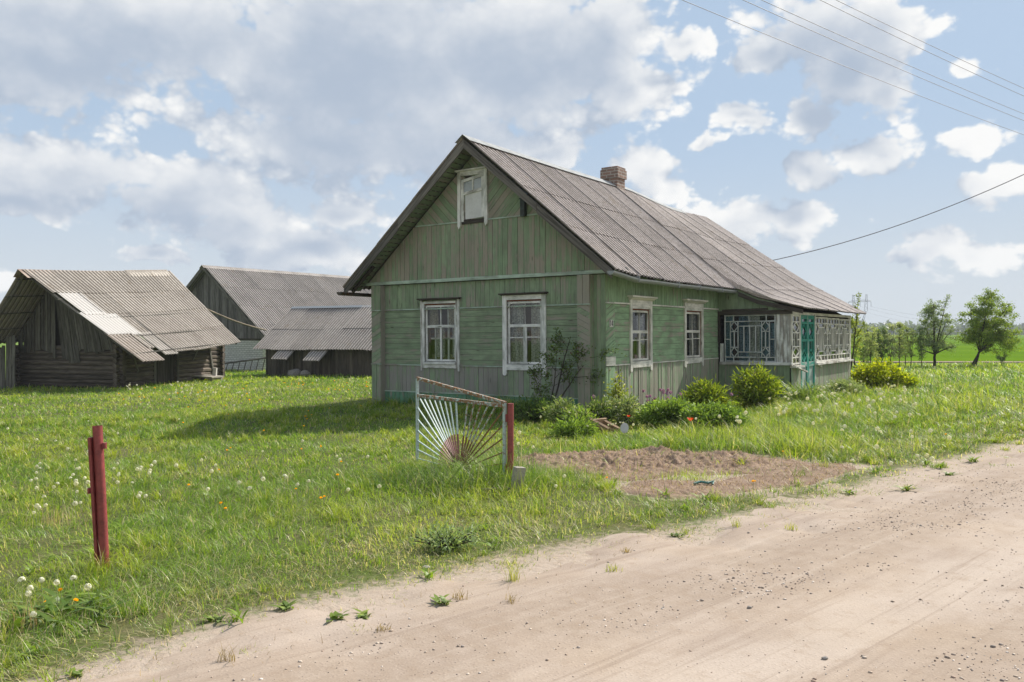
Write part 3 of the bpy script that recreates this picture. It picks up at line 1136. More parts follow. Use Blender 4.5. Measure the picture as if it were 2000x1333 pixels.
# hidden framing behind the boards
mb = MB()
backing(mb, GF, -6.06, -.02, -.1, 2.80, [W1, W2])
for tri in ([(-6.1, 2.76), (0, 2.76), (0, 3.05), (RV, RZ - .12), (-6.1, 3.05)],):
    mb.poly([GF(a, z, .045) for a, z in tri], None, (.5, .9, .1))
backing(mb, SF, .02, 6.3, -.1, 2.95, [S1, S2])
backing(mb, SF, 6.3, LEN, -.1, 3.2)
mb.poly([(-6.08, .02, -.1), (-6.08, LEN, -.1), (-6.08, LEN, 3.1), (-6.08, .02, 3.1)], None, (.5, .9, .1))
BF = plane((0, LEN, 0), (1, 0, 0), (0, 1, 0))
mb.poly([BF(a, z) for a, z in [(-6.1, -.1), (1.8, -.1), (1.8, 2.0), (.5, 2.7), (RV, RZ - .35), (-6.1, 2.95)]], None, (.5, .9, .1))
mb.build('wall_framing', M['dark_board'], house)
# corner boxes over the log ends
for a0, a1, lo in ((-6.1, -5.82, -.02), (-.55, -.27, .0)):
    mb = MB()
    for z0, z1, o in ((lo, .90, 'v'), (2.17, 2.74, 'v')):
        planks(mb, GF, a0, a1, z0, z1, o, .14, rnd, wear=.62 if a0 > -1 else .45, base=.15)
    for k in range(-2, 14):
        z = .93 + k * .118
        tone = (rnd.random(), min(1, max(0, (.72 if a0 > -1 else .42) + rnd.gauss(0, .15))), rnd.random())
        sgn = -1 if a0 > -1 else 1
        poly = clip_poly([(a0, z), (a1, z + sgn * .14), (a1, z + sgn * .14 + .113), (a0, z + .113)] if sgn > 0 else [(a0, z + .14), (a1, z), (a1, z + .113), (a0, z + .253)],
                         [(0, -1, -.925), (0, 1, 2.145)])
        if len(poly) >= 3:
            mb.prism(GF, poly, .15, .172 + rnd.uniform(-.003, .003), (.9, .42), tone)
    R1 = plane((a1, 0, 0), (0, -1, 0), (1, 0, 0))
    planks(mb, R1, 0, .165, lo, 2.74, 'v', .085, rnd, wear=.55, t=.006)
    R0 = plane((a0, 0, 0), (0, -1, 0), (-1, 0, 0))
    planks(mb, R0, 0, .165, lo, 2.74, 'v', .085, rnd, wear=.5, t=.006)
    mb.build('corner_box', M['green'], house)
mb = MB()
B2 = plane((0, 0, 0), (0, 1, 0), (1, 0, 0))
planks(mb, B2, .0, .36, .0, .93, 'v', .05, rnd, wear=.42, base=-.03, t=.03)
planks(mb, B2, .0, .36, 2.2, 2.74, 'v', .09, rnd, wear=.45, base=-.03, t=.03)
for k in range(-2, 14):
    z = .93 + k * .125
    tone = (rnd.random(), min(1, max(0, .42 + rnd.gauss(0, .18))), rnd.random())
    poly = clip_poly([(0, z), (.36, z + .16), (.36, z + .275), (0, z + .115)], [(0, -1, -1.13), (0, 1, 2.17)])
    if len(poly) >= 3:
        mb.prism(B2, poly, -.03, .002 + rnd.uniform(-.003, .003), (.9, .42), tone)
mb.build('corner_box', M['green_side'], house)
mb = MB()
mb.rect(B2, -.01, .38, .945, 1.125, -.03, .012, (.3, .1, .4))
mb.build('corner_trim', M['white_side'], house)

# --- long wall
mb = MB()
planks(mb, SF, .36, 6.08, .965, 2.175, 'h', .128, rnd, [S1, S2], wear=.44)
planks(mb, SF, .36, 6.08, 2.21, 2.78, 'v', .075, rnd, [S1, S2], wear=.30)
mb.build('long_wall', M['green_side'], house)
mb = MB()
planks(mb, SF, .36, 6.08, .08, .935, 'v', .052, rnd, [], wear=.62, dj=.007, t=.03)
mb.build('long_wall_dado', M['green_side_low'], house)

# --- trims
mb = MB()
t_ = lambda wv=.4: (rnd.random(), wv, rnd.random())
mb.rect(GF, -6.35, .32, 2.755, 2.825, .02, .105, t_(.35))
mb.rect(GF, -4.80, -1.32, 4.022, 4.05, .05, .095, t_(.45))
mb.rect(GF, -5.82, -.55, 2.152, 2.182, .0, .045, t_(.55))
mb.rect(GF, -6.11, -5.81, 2.15, 2.17, .15, .195, t_(.55))
mb.rect(GF, -.56, -.26, 2.15, 2.17, .15, .195, t_(.55))
mb.rect(GF, -5.82, -.55, .887, .912, .0, .045, t_(.6))
mb.rect(GF, -6.11, -5.81, .903, .922, .15, .195, t_(.6))
mb.rect(GF, -.56, -.26, .903, .922, .15, .195, t_(.6))
mb.rect(GF, -5.82, -.55, .277, .298, .0, .05, t_(.5))
mb.build('wall_trim', M['mint_trim'], house)
mb = MB()
mb.rect(SF, .37, 6.06, 2.177, 2.208, .0, .05, t_(.25))
mb.rect(B2, -.01, .38, 2.172, 2.198, -.03, .03, t_(.3))
mb.rect(SF, .37, 6.06, .937, .962, .0, .045, t_(.35))
mb.build('wall_trim', M['white_side'], house)
mb = MB()
mb.rect(SF, .3, 6.0, .0, .055, .0, .10, t_(.6))
mb.bar(SF, .35, .035, 5.4, .075, .045, .10, .15, t_(.6))
mb.build('base_board', M['grey_board'], house)


# --- windows
def lace(F, a0, a1, z0, z1, d, amp, waves, mat, parent, open_mid=0.0, name='curtain'):
    n = 30
    for lo, hi in (((a0, a1),) if not open_mid else ((a0, a0 + (a1 - a0) * (.5 - open_mid)), (a1 - (a1 - a0) * (.5 - open_mid), a1))):
        mb = MB()
        vs, fs = [], []
        for i in range(n + 1):
            x = lo + (hi - lo) * i / n
            y = amp * math.sin(x * waves)
            vs += [F(x, z0, d + y), F(x, z1, d + y)]
        uvs = [(lo + (hi - lo) * (k // 2) / n, z0 if k % 2 == 0 else z1) for k in range(len(vs))]
        mb.faces(vs, [(2 * i, 2 * i + 2, 2 * i + 3, 2 * i + 1) for i in range(n)], lambda k: uvs[k])
        mb.build(name, mat, parent)


def window(F, op, style):
    a0, a1, z0, z1 = op
    wm = M['white_side'] if style[0] == 's' else M['white']
    T = lambda wv=.35: (rnd.random(), wv + rnd.uniform(-.1, .1), rnd.random())
    c = MB()
    if style == 'w1':
        cw, o = .07, .055
        c.rect(F, a0 - .10, a0 - .06, z0 - .2, z1 + .08, .02, .06, T(.7))
        c.rect(F, a0 - .06, a0 + .0, z0 - .14, z1 + .04, .02, .05, T(.45))
        c.rect(F, a1 - .0, a1 + .06, z0 - .14, z1 + .04, .02, .05, T(.75))
        c.rect(F, a1 + .06, a1 + .10, z0 - .2, z1 + .08, .02, .06, T(.45))
        c.rect(F, a0, a1, z1, z1 + .05, .02, .055, T(.4))
        c.rect(F, a0 - .0, a1 + .0, z0 - .05, z0, .02, .08, T(.4))
        c.rect(F, a0 - .0, a1 + .0, z0 - .14, z0 - .055, .02, .05, T(.5))
    elif style == 'w2':
        for s, e in ((a0 - .10, a0), (a1, a1 + .10)):
            m_ = (s + e) / 2
            tip = [(m_ + .05 * math.cos(q), z0 - .19 + .05 * math.sin(q)) for q in np.linspace(math.pi, 2 * math.pi, 9)]
            c.prism(F, [(e, z1 + .1), (s, z1 + .1)] + tip, .02, .056, (0, 1), T(.25))
        c.rect(F, a0, a1, z1, z1 + .1, .02, .053, T(.25))
        c.rect(F, a0, a1, z0 - .12, z0, .02, .054, T(.25))
    else:
        for s, e in ((a0 - .09, a0), (a1, a1 + .09)):
            c.prism(F, [(s, z1 + .18), (s, z0 - .19), ((s + e) / 2, z0 - .23), (e, z0 - .19), (e, z1 + .18)], .02, .056, (0, 1), T(.2))
        c.rect(F, a0, a1, z1, z1 + .18, .02, .053, T(.15))
        c.rect(F, a0, a1, z0 - .13, z0, .02, .054, T(.2))
    casing = c.build('window', wm, house)
    # cornice over the casing
    h = MB()
    zt = z1 + (.08 if style == 'w1' else .10 if style == 'w2' else .18)
    if style[0] == 'w':
        h.rect(F, a0 - .15, a1 + .15, zt + .012, zt + .042, -.0, .13, T(.8))
        h.rect(F, a0 - .12, a1 + .12, zt, zt + .012, -.0, .09, T(.8))
        h.build('cornice', M['dark_board'], casing)
    else:
        h.rect(F, a0 - .17, a1 + .17, zt + .05, zt + .085, .0, .15, T(.15))
        h.prism(plane(F(0, 0, 0), F(0, 0, 1) - F(0, 0, 0), F(1, 0, 0) - F(0, 0, 0)), [(.0, zt), (.075, zt), (.145, zt + .05), (.0, zt + .05)], a0 - .12, a1 + .12, (1, 0), T(.2), back=True)
        h.build('cornice', wm, casing)
    # jamb box in the wall and orange primer line
    j = MB()
    for (p, q) in (((a0, z0), (a0, z1)), ((a1, z1), (a1, z0)), ((a0, z1), (a1, z1)), ((a1, z0), (a0, z0))):
        j.poly([F(p[0], p[1], .02), F(q[0], q[1], .02), F(q[0], q[1], -.16), F(p[0], p[1], -.16)], None, T())
    j.build('jamb', wm, casing)
    j = MB()
    j.rect(F, a0 + .002, a1 - .002, z1 - .028, z1 - .002, -.02, .016, T())
    j.rect(F, a1 - .016, a1 - .002, z0 + .05, z1 - .028, -.02, .014, T())
    j.build('primer_strip', M['rustline'], casing)
    # sashes
    s = MB()
    m_ = (a0 + a1) / 2
    tz = z0 + (z1 - z0) * (.60 if style == 'w2' else .61 if style == 'w1' else .56)
    fw = .042
    b0, b1, y0, y1 = a0 + .02, a1 - .02, z0 + .012, z1 - .034
    s.rect(F, b0, b0 + fw, y0, y1, -.03, .008, T())
    s.rect(F, b1 - fw, b1, y0, y1, -.03, .008, T())
    s.rect(F, b0 + fw, b1 - fw, y0, y0 + fw, -.03, .007, T())
    s.rect(F, b0 + fw, b1 - fw, y1 - fw, y1, -.03, .007, T())
    s.rect(F, b0 + fw, b1 - fw, tz - .03, tz + .03, -.03, .010, T())
    if style == 'w1' or style == 's2':
        s.rect(F, m_ - .02, m_ + .02, y0 + fw, tz - .03, -.03, .006, T())
    else:
        s.rect(F, m_ - .042, m_ - .004, y0 + fw, tz - .03, -.03, .006, T())
        s.rect(F, m_ + .004, m_ + .042, y0 + fw, tz - .03, -.03, .006, T())
    if style == 'w1':
        s.rect(F, m_ - .012, m_ + .012, tz + .03, y1 - fw, -.03, .004, T())
        # inner sash seen through the glass
        s.rect(F, b0 + fw, b1 - fw, z0 + .50, z0 + .54, -.13, -.11, T())
        s.rect(F, m_ + .10, m_ + .15, z0 + .05, z1 - .08, -.13, -.11, T())
        s.rect(F, b0 + .16, b0 + .20, z0 + .05, tz, -.13, -.11, T())
    else:
        s.rect(F, m_ - .004, m_ + .004, tz + .03, y1 - fw, -.02, .000, T())
        zz = y0 + fw + (tz - y0) * .62
        s.rect(F, b0 + fw, m_ - .042, zz, zz + .025, -.03, .004, T())
        s.rect(F, m_ + .042, b1 - fw, zz + .01, zz + .032, -.03, .004, T())
        s.rect(F, b0 + .13, b0 + .18, z0 + .05, z1 - .08, -.13, -.11, T())
        s.rect(F, m_ + .13, m_ + .18, z0 + .05, z1 - .08, -.13, -.11, T())
    s.build('sash', wm, casing)
    p = MB()
    p.poly([F(b0 + .01, y0 + .01, -.012), F(b1 - .01, y0 + .01, -.012), F(b1 - .01, y1 - .01, -.012), F(b0 + .01, y1 - .01, -.012)], None)
    p.build('pane', M['glass'], casing)
    if style == 'w1':
        lace(F, a0 + .03, a1 - .03, tz + .02, y1, -.09, .014, 40, M['yellowcurtain'], casing, .18)
        lace(F, a0 + .22, a1 - .03, z0 + .1, tz, -.15, .014, 37, M['lace'], casing, .16)
        lace(F, a0, a1, z0, z0 + .16, -.26, .03, 23, M['yellowcurtain'], casing)
    elif style == 'w2':
        lace(F, a0, a1, z0 - .1, z1 + .05, -.09, .014, 46, M['lace'], casing, .10)
    elif style == 's1':
        lace(F, m_ + .03, a1, z0, z1, -.09, .014, 40, M['greycurtain'], casing)
        lace(F, a0, a0 + .16, z0, tz, -.09, .014, 40, M['yellowcurtain'], casing)
    else:
        lace(F, a0 + .45, a1, z0, z1, -.09, .014, 40, M['greycurtain'], casing)
    return casing


window(GF, W1, 'w1')
window(GF, W2, 'w2')
window(SF, S1, 's1')
window(SF, S2, 's2')
# dark room behind the windows
mb = MB()
for q in ([(-5.9, 1.2, .1), (-.2, 1.2, .1), (-.2, 1.2, 2.7), (-5.9, 1.2, 2.7)], [(-1.1, .1, .1), (-1.1, 6, .1), (-1.1, 6, 2.7), (-1.1, .1, 2.7)],
          [(-6, 0, 2.72), (0, 0, 2.72), (0, 6.1, 2.72), (-6, 6.1, 2.72)]):
    mb.poly(q)
mb.build('room_partition', M['room'], house)

# loft window with its sagging frame and blank panels
LW = plane((-3.17, -.07, 4.0), (1, 0, 0), (0, -1, 0))
T = lambda wv=.5: (rnd.random(), wv + rnd.uniform(-.1, .1), rnd.random())
mb = MB()
mb.prism(LW, [(-.40, 1.12), (-.40, -.06), (-.37, -.12), (-.32, -.04), (-.32, 1.12)], .0, .05, (0, 1), T())
mb.prism(LW, [(.32, 1.12), (.32, -.02), (.35, -.1), (.40, -.04), (.40, 1.12)], .0, .05, (0, 1), T())
mb.rect(LW, -.32, .32, 1.02, 1.12, .0, .048, T())
mb.rect(LW, -.44, .44, 1.12, 1.155, .0, .09, T())
lw = mb.build('window', M['white'], house)
mb = MB()
mb.bar(LW, -.275, .03, -.275, .94, .07, .0, .035, T(.55))
mb.bar(LW, .275, .10, .275, 1.02, .07, .0, .035, T(.55))
mb.bar(LW, -.31, .905, .31, 1.0, .06, .0, .04, T(.55))
mb.bar(LW, -.25, .635, .25, .70, .06, .0, .038, T(.55))
mb.bar(LW, .01, .67, .01, .95, .035, .0, .036, T(.5))
mb.build('sash', M['white'], lw)
mb = MB()
mb.prism(LW, [(-.21, .08), (.24, .10), (.24, .68), (-.21, .62)], .0, .012)
mb.build('panel', M['whiteboard'], lw)
mb = MB()
mb.prism(LW, [(-.24, .64), (.24, .70), (.24, .97), (-.24, .90)], .0, .010)
mb.build('pane', mat_plain('milky_pane', (0.40, 0.45, 0.49), 0.12, 0, 0.15, 4, bump=0, spec=0.5), lw)
mb = MB()
mb.rect(LW, -.32, .32, -.02, 1.02, -.005, .004, (.3, .8, .3))
mb.rect(LW, -.30, .32, -.02, .07, .004, .03, (.3, .8, .3))
mb.build('backing', M['dark_board'], lw)
# black meter box under the verge
mb = MB()
mb.box((-1.83, -.14, 4.19), (.105, .09, .36))
mb.box((-1.83, -.14, 4.375), (.14, .11, .02))
mb.tube([(-1.80, -.2, 4.36), (-1.72, -.4, 4.56), (-1.62, -.5, 4.48), (-1.45, -.55, 4.36)], .02, 6)
tag(mb.build('meter_box', M['black'], house))

# --- porch
PO = (0.16, 1.42, .88, 2.02)          # glazed front
mb = MB()
planks(mb, PF, .0, 1.78, .02, .80, 'v', .135, rnd, wear=.32, base=.005)
mb.build('porch_wall', M['green'], house)
mb = MB()
planks(mb, PF, -.02, 1.78, 2.13, 2.95, 'v', .17, rnd, [], [(.405, 1, 2.90 + .405 * .0)], wear=.22)
mb.build('porch_gable', M['green'], house)
mb = MB()
planks(mb, PS, 6.1, 6.86, .02, .72, 'v', .12, rnd, wear=.5, base=.0)
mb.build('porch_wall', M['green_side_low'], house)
mb = MB()
planks(mb, PS, 8.15, 12.2, .02, .73, 'v', .115, rnd, wear=.58, base=.0)
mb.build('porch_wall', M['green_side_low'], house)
mb = MB()
mb.rect(PF, -.02, 1.84, 2.04, 2.14, -.02, .06, T(.6))
mb.rect(PF, -.06, .03, 1.35, 2.04, -.02, .05, T(.6))
mb.bar(PF, .1, 2.16, 1.25, 2.175, .04, .02, .07, T(.6))
mb.build('porch_beam', M['dark_board'], house)
mb = MB()
mb.rect(PF, .03, 1.84, .79, .86, -.02, .085, T(.75))
for k in range(4):
    mb.rect(PF, 1.46 + k * .087, 1.46 + k * .087 + .08, .86, 2.04, -.02, .03, T(.72))
mb.rect(PF, .03, .11, .86, 1.32, -.02, .035, T(.6))
mb.build('porch_frame', M['white'], house)
# lattice of the front window
mb = MB()
bw = .035


def lattice(mb, F, a0, a1, z0, z1, wv, bw=.025, d=.018):
    """the porch glazing pattern: outer band, corner diamonds and upright bars"""
    T = lambda: (rnd.random(), wv + rnd.uniform(-.12, .12), rnd.random())
    W, H = a1 - a0, z1 - z0
    B = lambda x0, y0, x1, y1, b=bw: mb.bar(F, a0 + x0 * W, z0 + y0 * H, a0 + x1 * W, z0 + y1 * H, b, -.012, d + rnd.uniform(-.002, .002), T())
    B(0, 0.015, 1, 0.015), B(0, .985, 1, .985), B(.012, 0, .012, 1), B(.988, 0, .988, 1)
    B(0, .86, 1, .86), B(0, .10, 1, .10)
    for x in (.18, .49, .82):
        B(x, .86, x, 1), B(x, 0, x, .10)
    for x0, x1 in ((.12, .27), (.73, .88)):
        B(x0, .10, x0, .86), B(x1, .10, x1, .86)
        B(x0, .645, x1, .645), B(x0, .31, x1, .31)
        m_ = (x0 + x1) / 2
        B(m_, .31, m_, .645)
        for y0, y1 in ((.645, .86), (.10, .31)):
            my = (y0 + y1) / 2
            for p, q in (((x0, my), (m_, y1)), ((m_, y1), (x1, my)), ((x1, my), (m_, y0)), ((m_, y0), (x0, my))):
                B(*p, *q, b=bw * .8)
    B(.27, .76, .73, .76), B(.27, .21, .73, .21)
    for x in (.385, .50, .615):
        B(x, .21, x, .76)
    B(0, .48, .12, .48), B(.88, .48, 1, .48)


lattice(mb, PF, PO[0] - .02, PO[1] + .02, PO[2] - .02, PO[3] + .02, .34)
pw = mb.build('porch_window', M['lattice'], house)
mb = MB()
mb.poly([PF(PO[0], PO[2], .0), PF(PO[1], PO[2], .0), PF(PO[1], PO[3], .0), PF(PO[0], PO[3], .0)])
mb.build('pane', M['glass'], pw)
lace(PF, PO[0], PO[0] + .17, PO[2], PO[3], -.045, .015, 50, M['bluecurtain'], pw)
lace(PF, PO[0] + .33, PO[0] + .62, PO[2] - .05, PO[3], -.06, .015, 50, M['bluecurtain'], pw)
lace(PF, PO[0] + .6, PO[0] + .86, PO[2] - .05, PO[3], -.05, .012, 60, M['lace'], pw)
lace(PF, PO[0] + .84, PO[1], PO[2] - .05, PO[3] - .2, -.07, .015, 50, M['bluecurtain'], pw)
# side windows, narrow light beside the door and three panels beyond it


def side_light(mb, a0, a1, z0, z1, wv):
    T = lambda: (rnd.random(), wv + rnd.uniform(-.12, .12), rnd.random())
    W, H = a1 - a0, z1 - z0
    B = lambda x0, y0, x1, y1, b=.03: mb.bar(PS, a0 + x0 * W, z0 + y0 * H, a0 + x1 * W, z0 + y1 * H, b, -.012, .022 + rnd.uniform(-.002, .002), T())
    B(0, .015, 1, .015, .045), B(0, .985, 1, .985, .045), B(.03, 0, .03, 1, .05), B(.97, 0, .97, 1, .05)
    B(0, .86, 1, .86), B(0, .14, 1, .14)
    n = 4 if W > 1 else 2
    for k in range(1, n):
        B(k / n, .86, k / n, 1), B(k / n, 0, k / n, .14)
    if W > 1:
        for x0, x1 in ((.07, .30), (.70, .93)):
            m_ = (x0 + x1) / 2
            for y0, y1 in ((.64, .86), (.14, .36)):
                my = (y0 + y1) / 2
                for p, q in (((x0, my), (m_, y1)), ((m_, y1), (x1, my)), ((x1, my), (m_, y0)), ((m_, y0), (x0, my))):
                    B(*p, *q)
            B(x0, .64, x1, .64), B(x0, .36, x1, .36), B(x1 if x0 < .5 else x0, .14, x1 if x0 < .5 else x0, .86)
            B(m_, .36, m_, .64)
        B(.30, .77, .70, .77), B(.30, .23, .70, .23)
        for x in (.40, .50, .60):
            B(x, .23, x, .77, .04)
        B(0, .5, .07, .5), B(.93, .5, 1, .5)
    else:
        for y0, y1 in ((.64, .86), (.14, .36)):
            my = (y0 + y1) / 2
            for p, q in (((.1, my), (.5, y1)), ((.5, y1), (.9, my)), ((.9, my), (.5, y0)), ((.5, y0), (.1, my))):
                B(*p, *q)
        B(0, .64, 1, .64), B(0, .36, 1, .36), B(.33, .36, .33, .64), B(.66, .36, .66, .64), B(0, .5, .33, .5), B(.66, .5, 1, .5)


for (a0, a1, z0, z1) in ((6.16, 6.80, .80, 2.02), (8.24, 9.50, .80, 2.0), (9.50, 10.80, .80, 1.99), (10.80, 12.10, .80, 1.98)):
    mb = MB()
    side_light(mb, a0, a1, z0, z1, .42)
    sw = mb.build('porch_window', M['white_side'], house)
    mb = MB()
    mb.poly([PS(a0, z0, .0), PS(a1, z0, .0), PS(a1, z1, .0), PS(a0, z1, .0)])
    mb.build('pane', M['glass_dusty'], sw)
    lace(PS, a0 + .05, a1 - .05, z0 - .04, z1, -.10, .02, 45, M['greycurtain'], sw)
mb = MB()
mb.rect(PS, 8.12, 12.2, .735, .785, -.02, .12, T(.75))
mb.rect(PS, 6.1, 6.84, .725, .775, -.02, .13, T(.75))
mb.bar(PS, 6.15, .74, 7.0, .60, .035, .12, .17, T(.75))
mb.bar(PS, 8.2, .83, 8.75, .72, .14, .03, .06, T(.5))
mb.bar(PS, 8.55, .98, 8.85, .78, .05, .02, .05, T(.5))
mb.bar(PS, 8.5, .82, 9.2, .80, .06, .03, .055, T(.4))
mb.rect(PS, 6.1, 6.16, .775, 2.06, -.02, .03, T(.3))
mb.rect(PS, 6.80, 6.86, .775, 2.06, -.02, .035, T(.3))
mb.rect(PS, 8.14, 8.20, .02, 2.06, -.02, .04, T(.5))
mb.rect(PS, 12.1, 12.2, .785, 2.06, -.02, .03, T(.4))
mb.rect(PS, 6.05, 12.25, 2.03, 2.10, -.02, .02, T(.4))
mb.build('porch_frame', M['white_side'], house)
# teal double door
for (a0, a1) in ((6.88, 7.50), (7.515, 8.13)):
    mb = MB()
    z0, z1 = .04, 2.03
    W = a1 - a0
    T2 = lambda lo=.35: (rnd.random(), lo + rnd.uniform(-.1, .1), rnd.random())
    mb.rect(PS, a0, a0 + .09, z0, z1, -.02, .03, T2())
    mb.rect(PS, a1 - .09, a1, z0, z1, -.02, .03, T2())
    for y in ((z0, z0 + .14), (.72, .84), (1.36, 1.42), (1.80, 1.86), (z1 - .10, z1)):
        mb.rect(PS, a0 + .09, a1 - .09, y[0], y[1], -.02, .027, T2(.62 if y[0] < 1 else .3))
    mb.rect(PS, a0 + .09, a1 - .09, z0 + .14, .72, -.02, .005, T2(.7))
    m_ = (a0 + a1) / 2
    mb.rect(PS, m_ - .02, m_ + .02, .84, 1.05, -.02, .02, T2())
    for (y0, y1) in ((1.42, 1.80), (.84, 1.15)):
        my = (y0 + y1) / 2
        x0, x1 = a0 + .09, a1 - .09
        for p, q in (((x0, my), (m_, y1)), ((m_, y1), (x1, my)), ((x1, my), (m_, y0)), ((m_, y0), (x0, my))):
            mb.bar(PS, *p, *q, .03, -.01, .018 + rnd.uniform(0, .003), T2())
    mb.bar(PS, m_ - .1, 1.1, m_ - .1, 1.4, .03, -.01, .019, T2())
    mb.bar(PS, m_ + .1, 1.1, m_ + .1, 1.4, .03, -.01, .019, T2())
    door = mb.build('door', M['teal'], house)
    mb = MB()
    mb.poly([PS(a0 + .05, .84, -.004), PS(a1 - .05, .84, -.004), PS(a1 - .05, 2.0, -.004), PS(a0 + .05, 2.0, -.004)])
    mb.build('pane', M['glass'], door)
    lace(PS, a0 + .05, a1 - .05, .8, 2.0, -.08, .015, 45, M['bluecurtain'], door)
mb = MB()
mb.poly([(-.1, 6.2, 2.06), (1.75, 6.2, 2.06), (1.75, 12.2, 2.06), (-.1, 12.2, 2.06)])
mb.build('porch_ceiling', M['room'], house)

# --- roof of corrugated sheets
SH = .156 * 7


def slope_right(u):
    """polyline (v, z) from ridge to eave at u"""
    zr = RZ + roof_sag(u)
    if u < 6.0:
        return [(RV, zr), (-.6, zr + (eave_z(u) - zr) * (2.45 / 3.47) + .0), (.42, eave_z(u))]
    k = (u - 6.0) / 7.0
    zb = 2.60 + .40 * k ** .75
    q = min(1, (u - 6.0) / 2.5)
    line = zr + (2.66 - zr) * (2.3 / 3.47)
    mid = line + (zr + (zb - zr) * (2.3 / 3.6) - .02 - line) * q * q * (3 - 2 * q)
    return [(RV, zr), (RV + 2.3, mid), (.55, zb), (1.0, zb - .20 - .04 * k), (2.13, 2.13 - .03 * k)]


def slope_left(u):
    zr = RZ + roof_sag(u)
    return [(RV, zr), (-6.62, 2.66)]


def along(poly, t):
    L = [math.dist(poly[i], poly[i + 1]) for i in range(len(poly) - 1)]
    x = t * sum(L)
    for i, l in enumerate(L):
        if x <= l or i == len(L) - 1:
            f = x / l
            p, q = poly[i], poly[i + 1]
            return (p[0] + (q[0] - p[0]) * f, p[1] + (q[1] - p[1]) * f), ((q[0] - p[0]) / l, (q[1] - p[1]) / l)
        x -= l


def sheets(mb, prof, u0, u1, tiers, rnd, wave=.156, amp=.022, waves=7, flip=1, nt=4, lift=.006, tone=None, ppw=6, skip=None, lean=.004, wl=.010):
    """corrugated sheets laid column by column, each tucked under the one above it"""
    n = int(round((u1 - u0) / (wave * waves)))
    for c in range(n):
        x0 = u0 + c * wave * waves
        x1 = min(x0 + wave * waves + wave * .35, u1 + .02)
        for k in range(len(tiers) - 1):
            if skip and skip(c, k):
                continue
            t0, t1 = tiers[k], tiers[k + 1]
            t1 = min(1.0, t1 + .03) if k < len(tiers) - 2 else t1 + rnd.uniform(-.004, .004)
            jit = rnd.uniform(-lean, lean)
            tn = tone(c, k) if tone else (rnd.random(), .5, rnd.random())
            m = int(round((x1 - x0) / wave * ppw))
            vs = []
            for j in range(nt + 1):
                t = t0 + (t1 - t0) * j / nt
                for i in range(m + 1):
                    u = x0 + (x1 - x0) * i / m
                    (v, z), (dv, dz) = along(prof(u), t)
                    nv, nz_ = -dz * flip, dv * flip
                    if nz_ < 0:
                        nv, nz_ = -nv, -nz_
                    h = .03 + amp * math.cos(2 * math.pi * (u - u0) / wave) + lift * (j / nt) + wl * (1 - i / m) ** 3 + jit * (j / nt) + .006 * (len(tiers) - k)
                    vs.append((v + nv * h, u, z + nz_ * h))
            fs = []
            for j in range(nt):
                for i in range(m):
                    a = j * (m + 1) + i
                    f = (a, a + 1, a + m + 2, a + m + 1)
                    fs.append(f if flip > 0 else tuple(reversed(f)))
            b = len(mb.v)
            mb.v += vs
            for f in fs:
                mb.f.append(tuple(b + q for q in f))
                mb.uv.append([((q // (m + 1)) / nt * (t1 - t0) * 4.6 + k * 1.7 + tn[0] * 30, (q % (m + 1)) / ppw + c * waves) for q in f])
                mb.tone.append(tn)
                mb.m.append(0)


def thick(o, th=.007):
    md = o.modifiers.new('thickness', 'SOLIDIFY')
    md.thickness = th
    md.offset = -1
    return o


mb = MB()
sheets(mb, slope_right, -.55, -.55 + SH * 6, [0, .36, .66, 1.0], rnd, flip=1)
sheets(mb, slope_right, -.55 + SH * 6, 12.85, [0, .27, .50, .73, 1.0], rnd, flip=1, nt=6, wave=.163)
sheets(mb, slope_left, -.55, 12.95, [0, .36, .66, 1.0], rnd, flip=-1, nt=2)
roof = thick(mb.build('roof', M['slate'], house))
# ridge cap of galvanised sheet
mb = MB()
us = list(np.arange(-.6, 11.3, .5))
for s in (-1, 1):
    for i in range(len(us) - 1):
        a, b_ = us[i], us[i + 1]
        za, zb = RZ + roof_sag(a) + .125, RZ + roof_sag(b_) + .125
        mb.poly([(RV, a, za), (RV, b_, zb), (RV + s * .20, b_, zb - .15), (RV + s * .20, a, za - .15)] if s < 0 else [(RV, b_, zb), (RV, a, za), (RV + s * .20, a, za - .15), (RV + s * .20, b_, zb - .15)])
thick(mb.build('ridge_cap', mat_plain('dull_ridge_tin', (0.36, 0.375, 0.375), 0.85, 0.0, 0.2, 4, (0.27, 0.28, 0.28), 0.0, 0.1), roof), .004)
# soffit boards and barge boards along the verges
mb = MB()
for s, prof in ((1, slope_right), (-1, slope_left)):
    for k in range(34):
        t0, t1 = k / 34 + .004, (k + 1) / 34 - .0005
        tone = (rnd.random(), .36 + rnd.gauss(0, .12), rnd.random())
        (v0, z0), (dv, dz) = along(prof(0), t0)
        (v1, z1), _ = along(prof(0), t1)
        for h in (-.02,):
            q = [(v0, -.53, z0 + h), (v0, .0, z0 + h), (v1, .0, z1 + h), (v1, -.53, z1 + h)]
            mb.poly(q, [(0 + k, v0), (.5 + k, v0), (.5 + k, v1), (0 + k, v1)], tone)
mb.build('soffit', M['green'], roof)
mb = MB()
for s, prof in ((1, slope_right), (-1, slope_left)):
    (v0, z0), (dv, dz) = along(prof(-.5), 0)
    (v1, z1), _ = along(prof(-.5), 1.0)
    cut = .52
    vm, zm = v0 + (v1 - v0) * cut, z0 + (z1 - z0) * cut
    for (a, za, b_, zb, dd) in ((v0, z0, vm, zm, .0), (vm, zm, v1, z1, -.012)):
        F = plane((0, -.53, 0), (1, 0, 0), (0, -1, 0))
        mb.prism(F, [(a, za - .16 + dd), (b_, zb - .14 + dd), (b_, zb + .03), (a, za + .03)], -.0, .028 + dd, ((b_ - a) / 4.6, (zb - za) / 4.6), (rnd.random(), .5, .5), back=True)
mb.build('barge_board', M['grey_board'], roof)
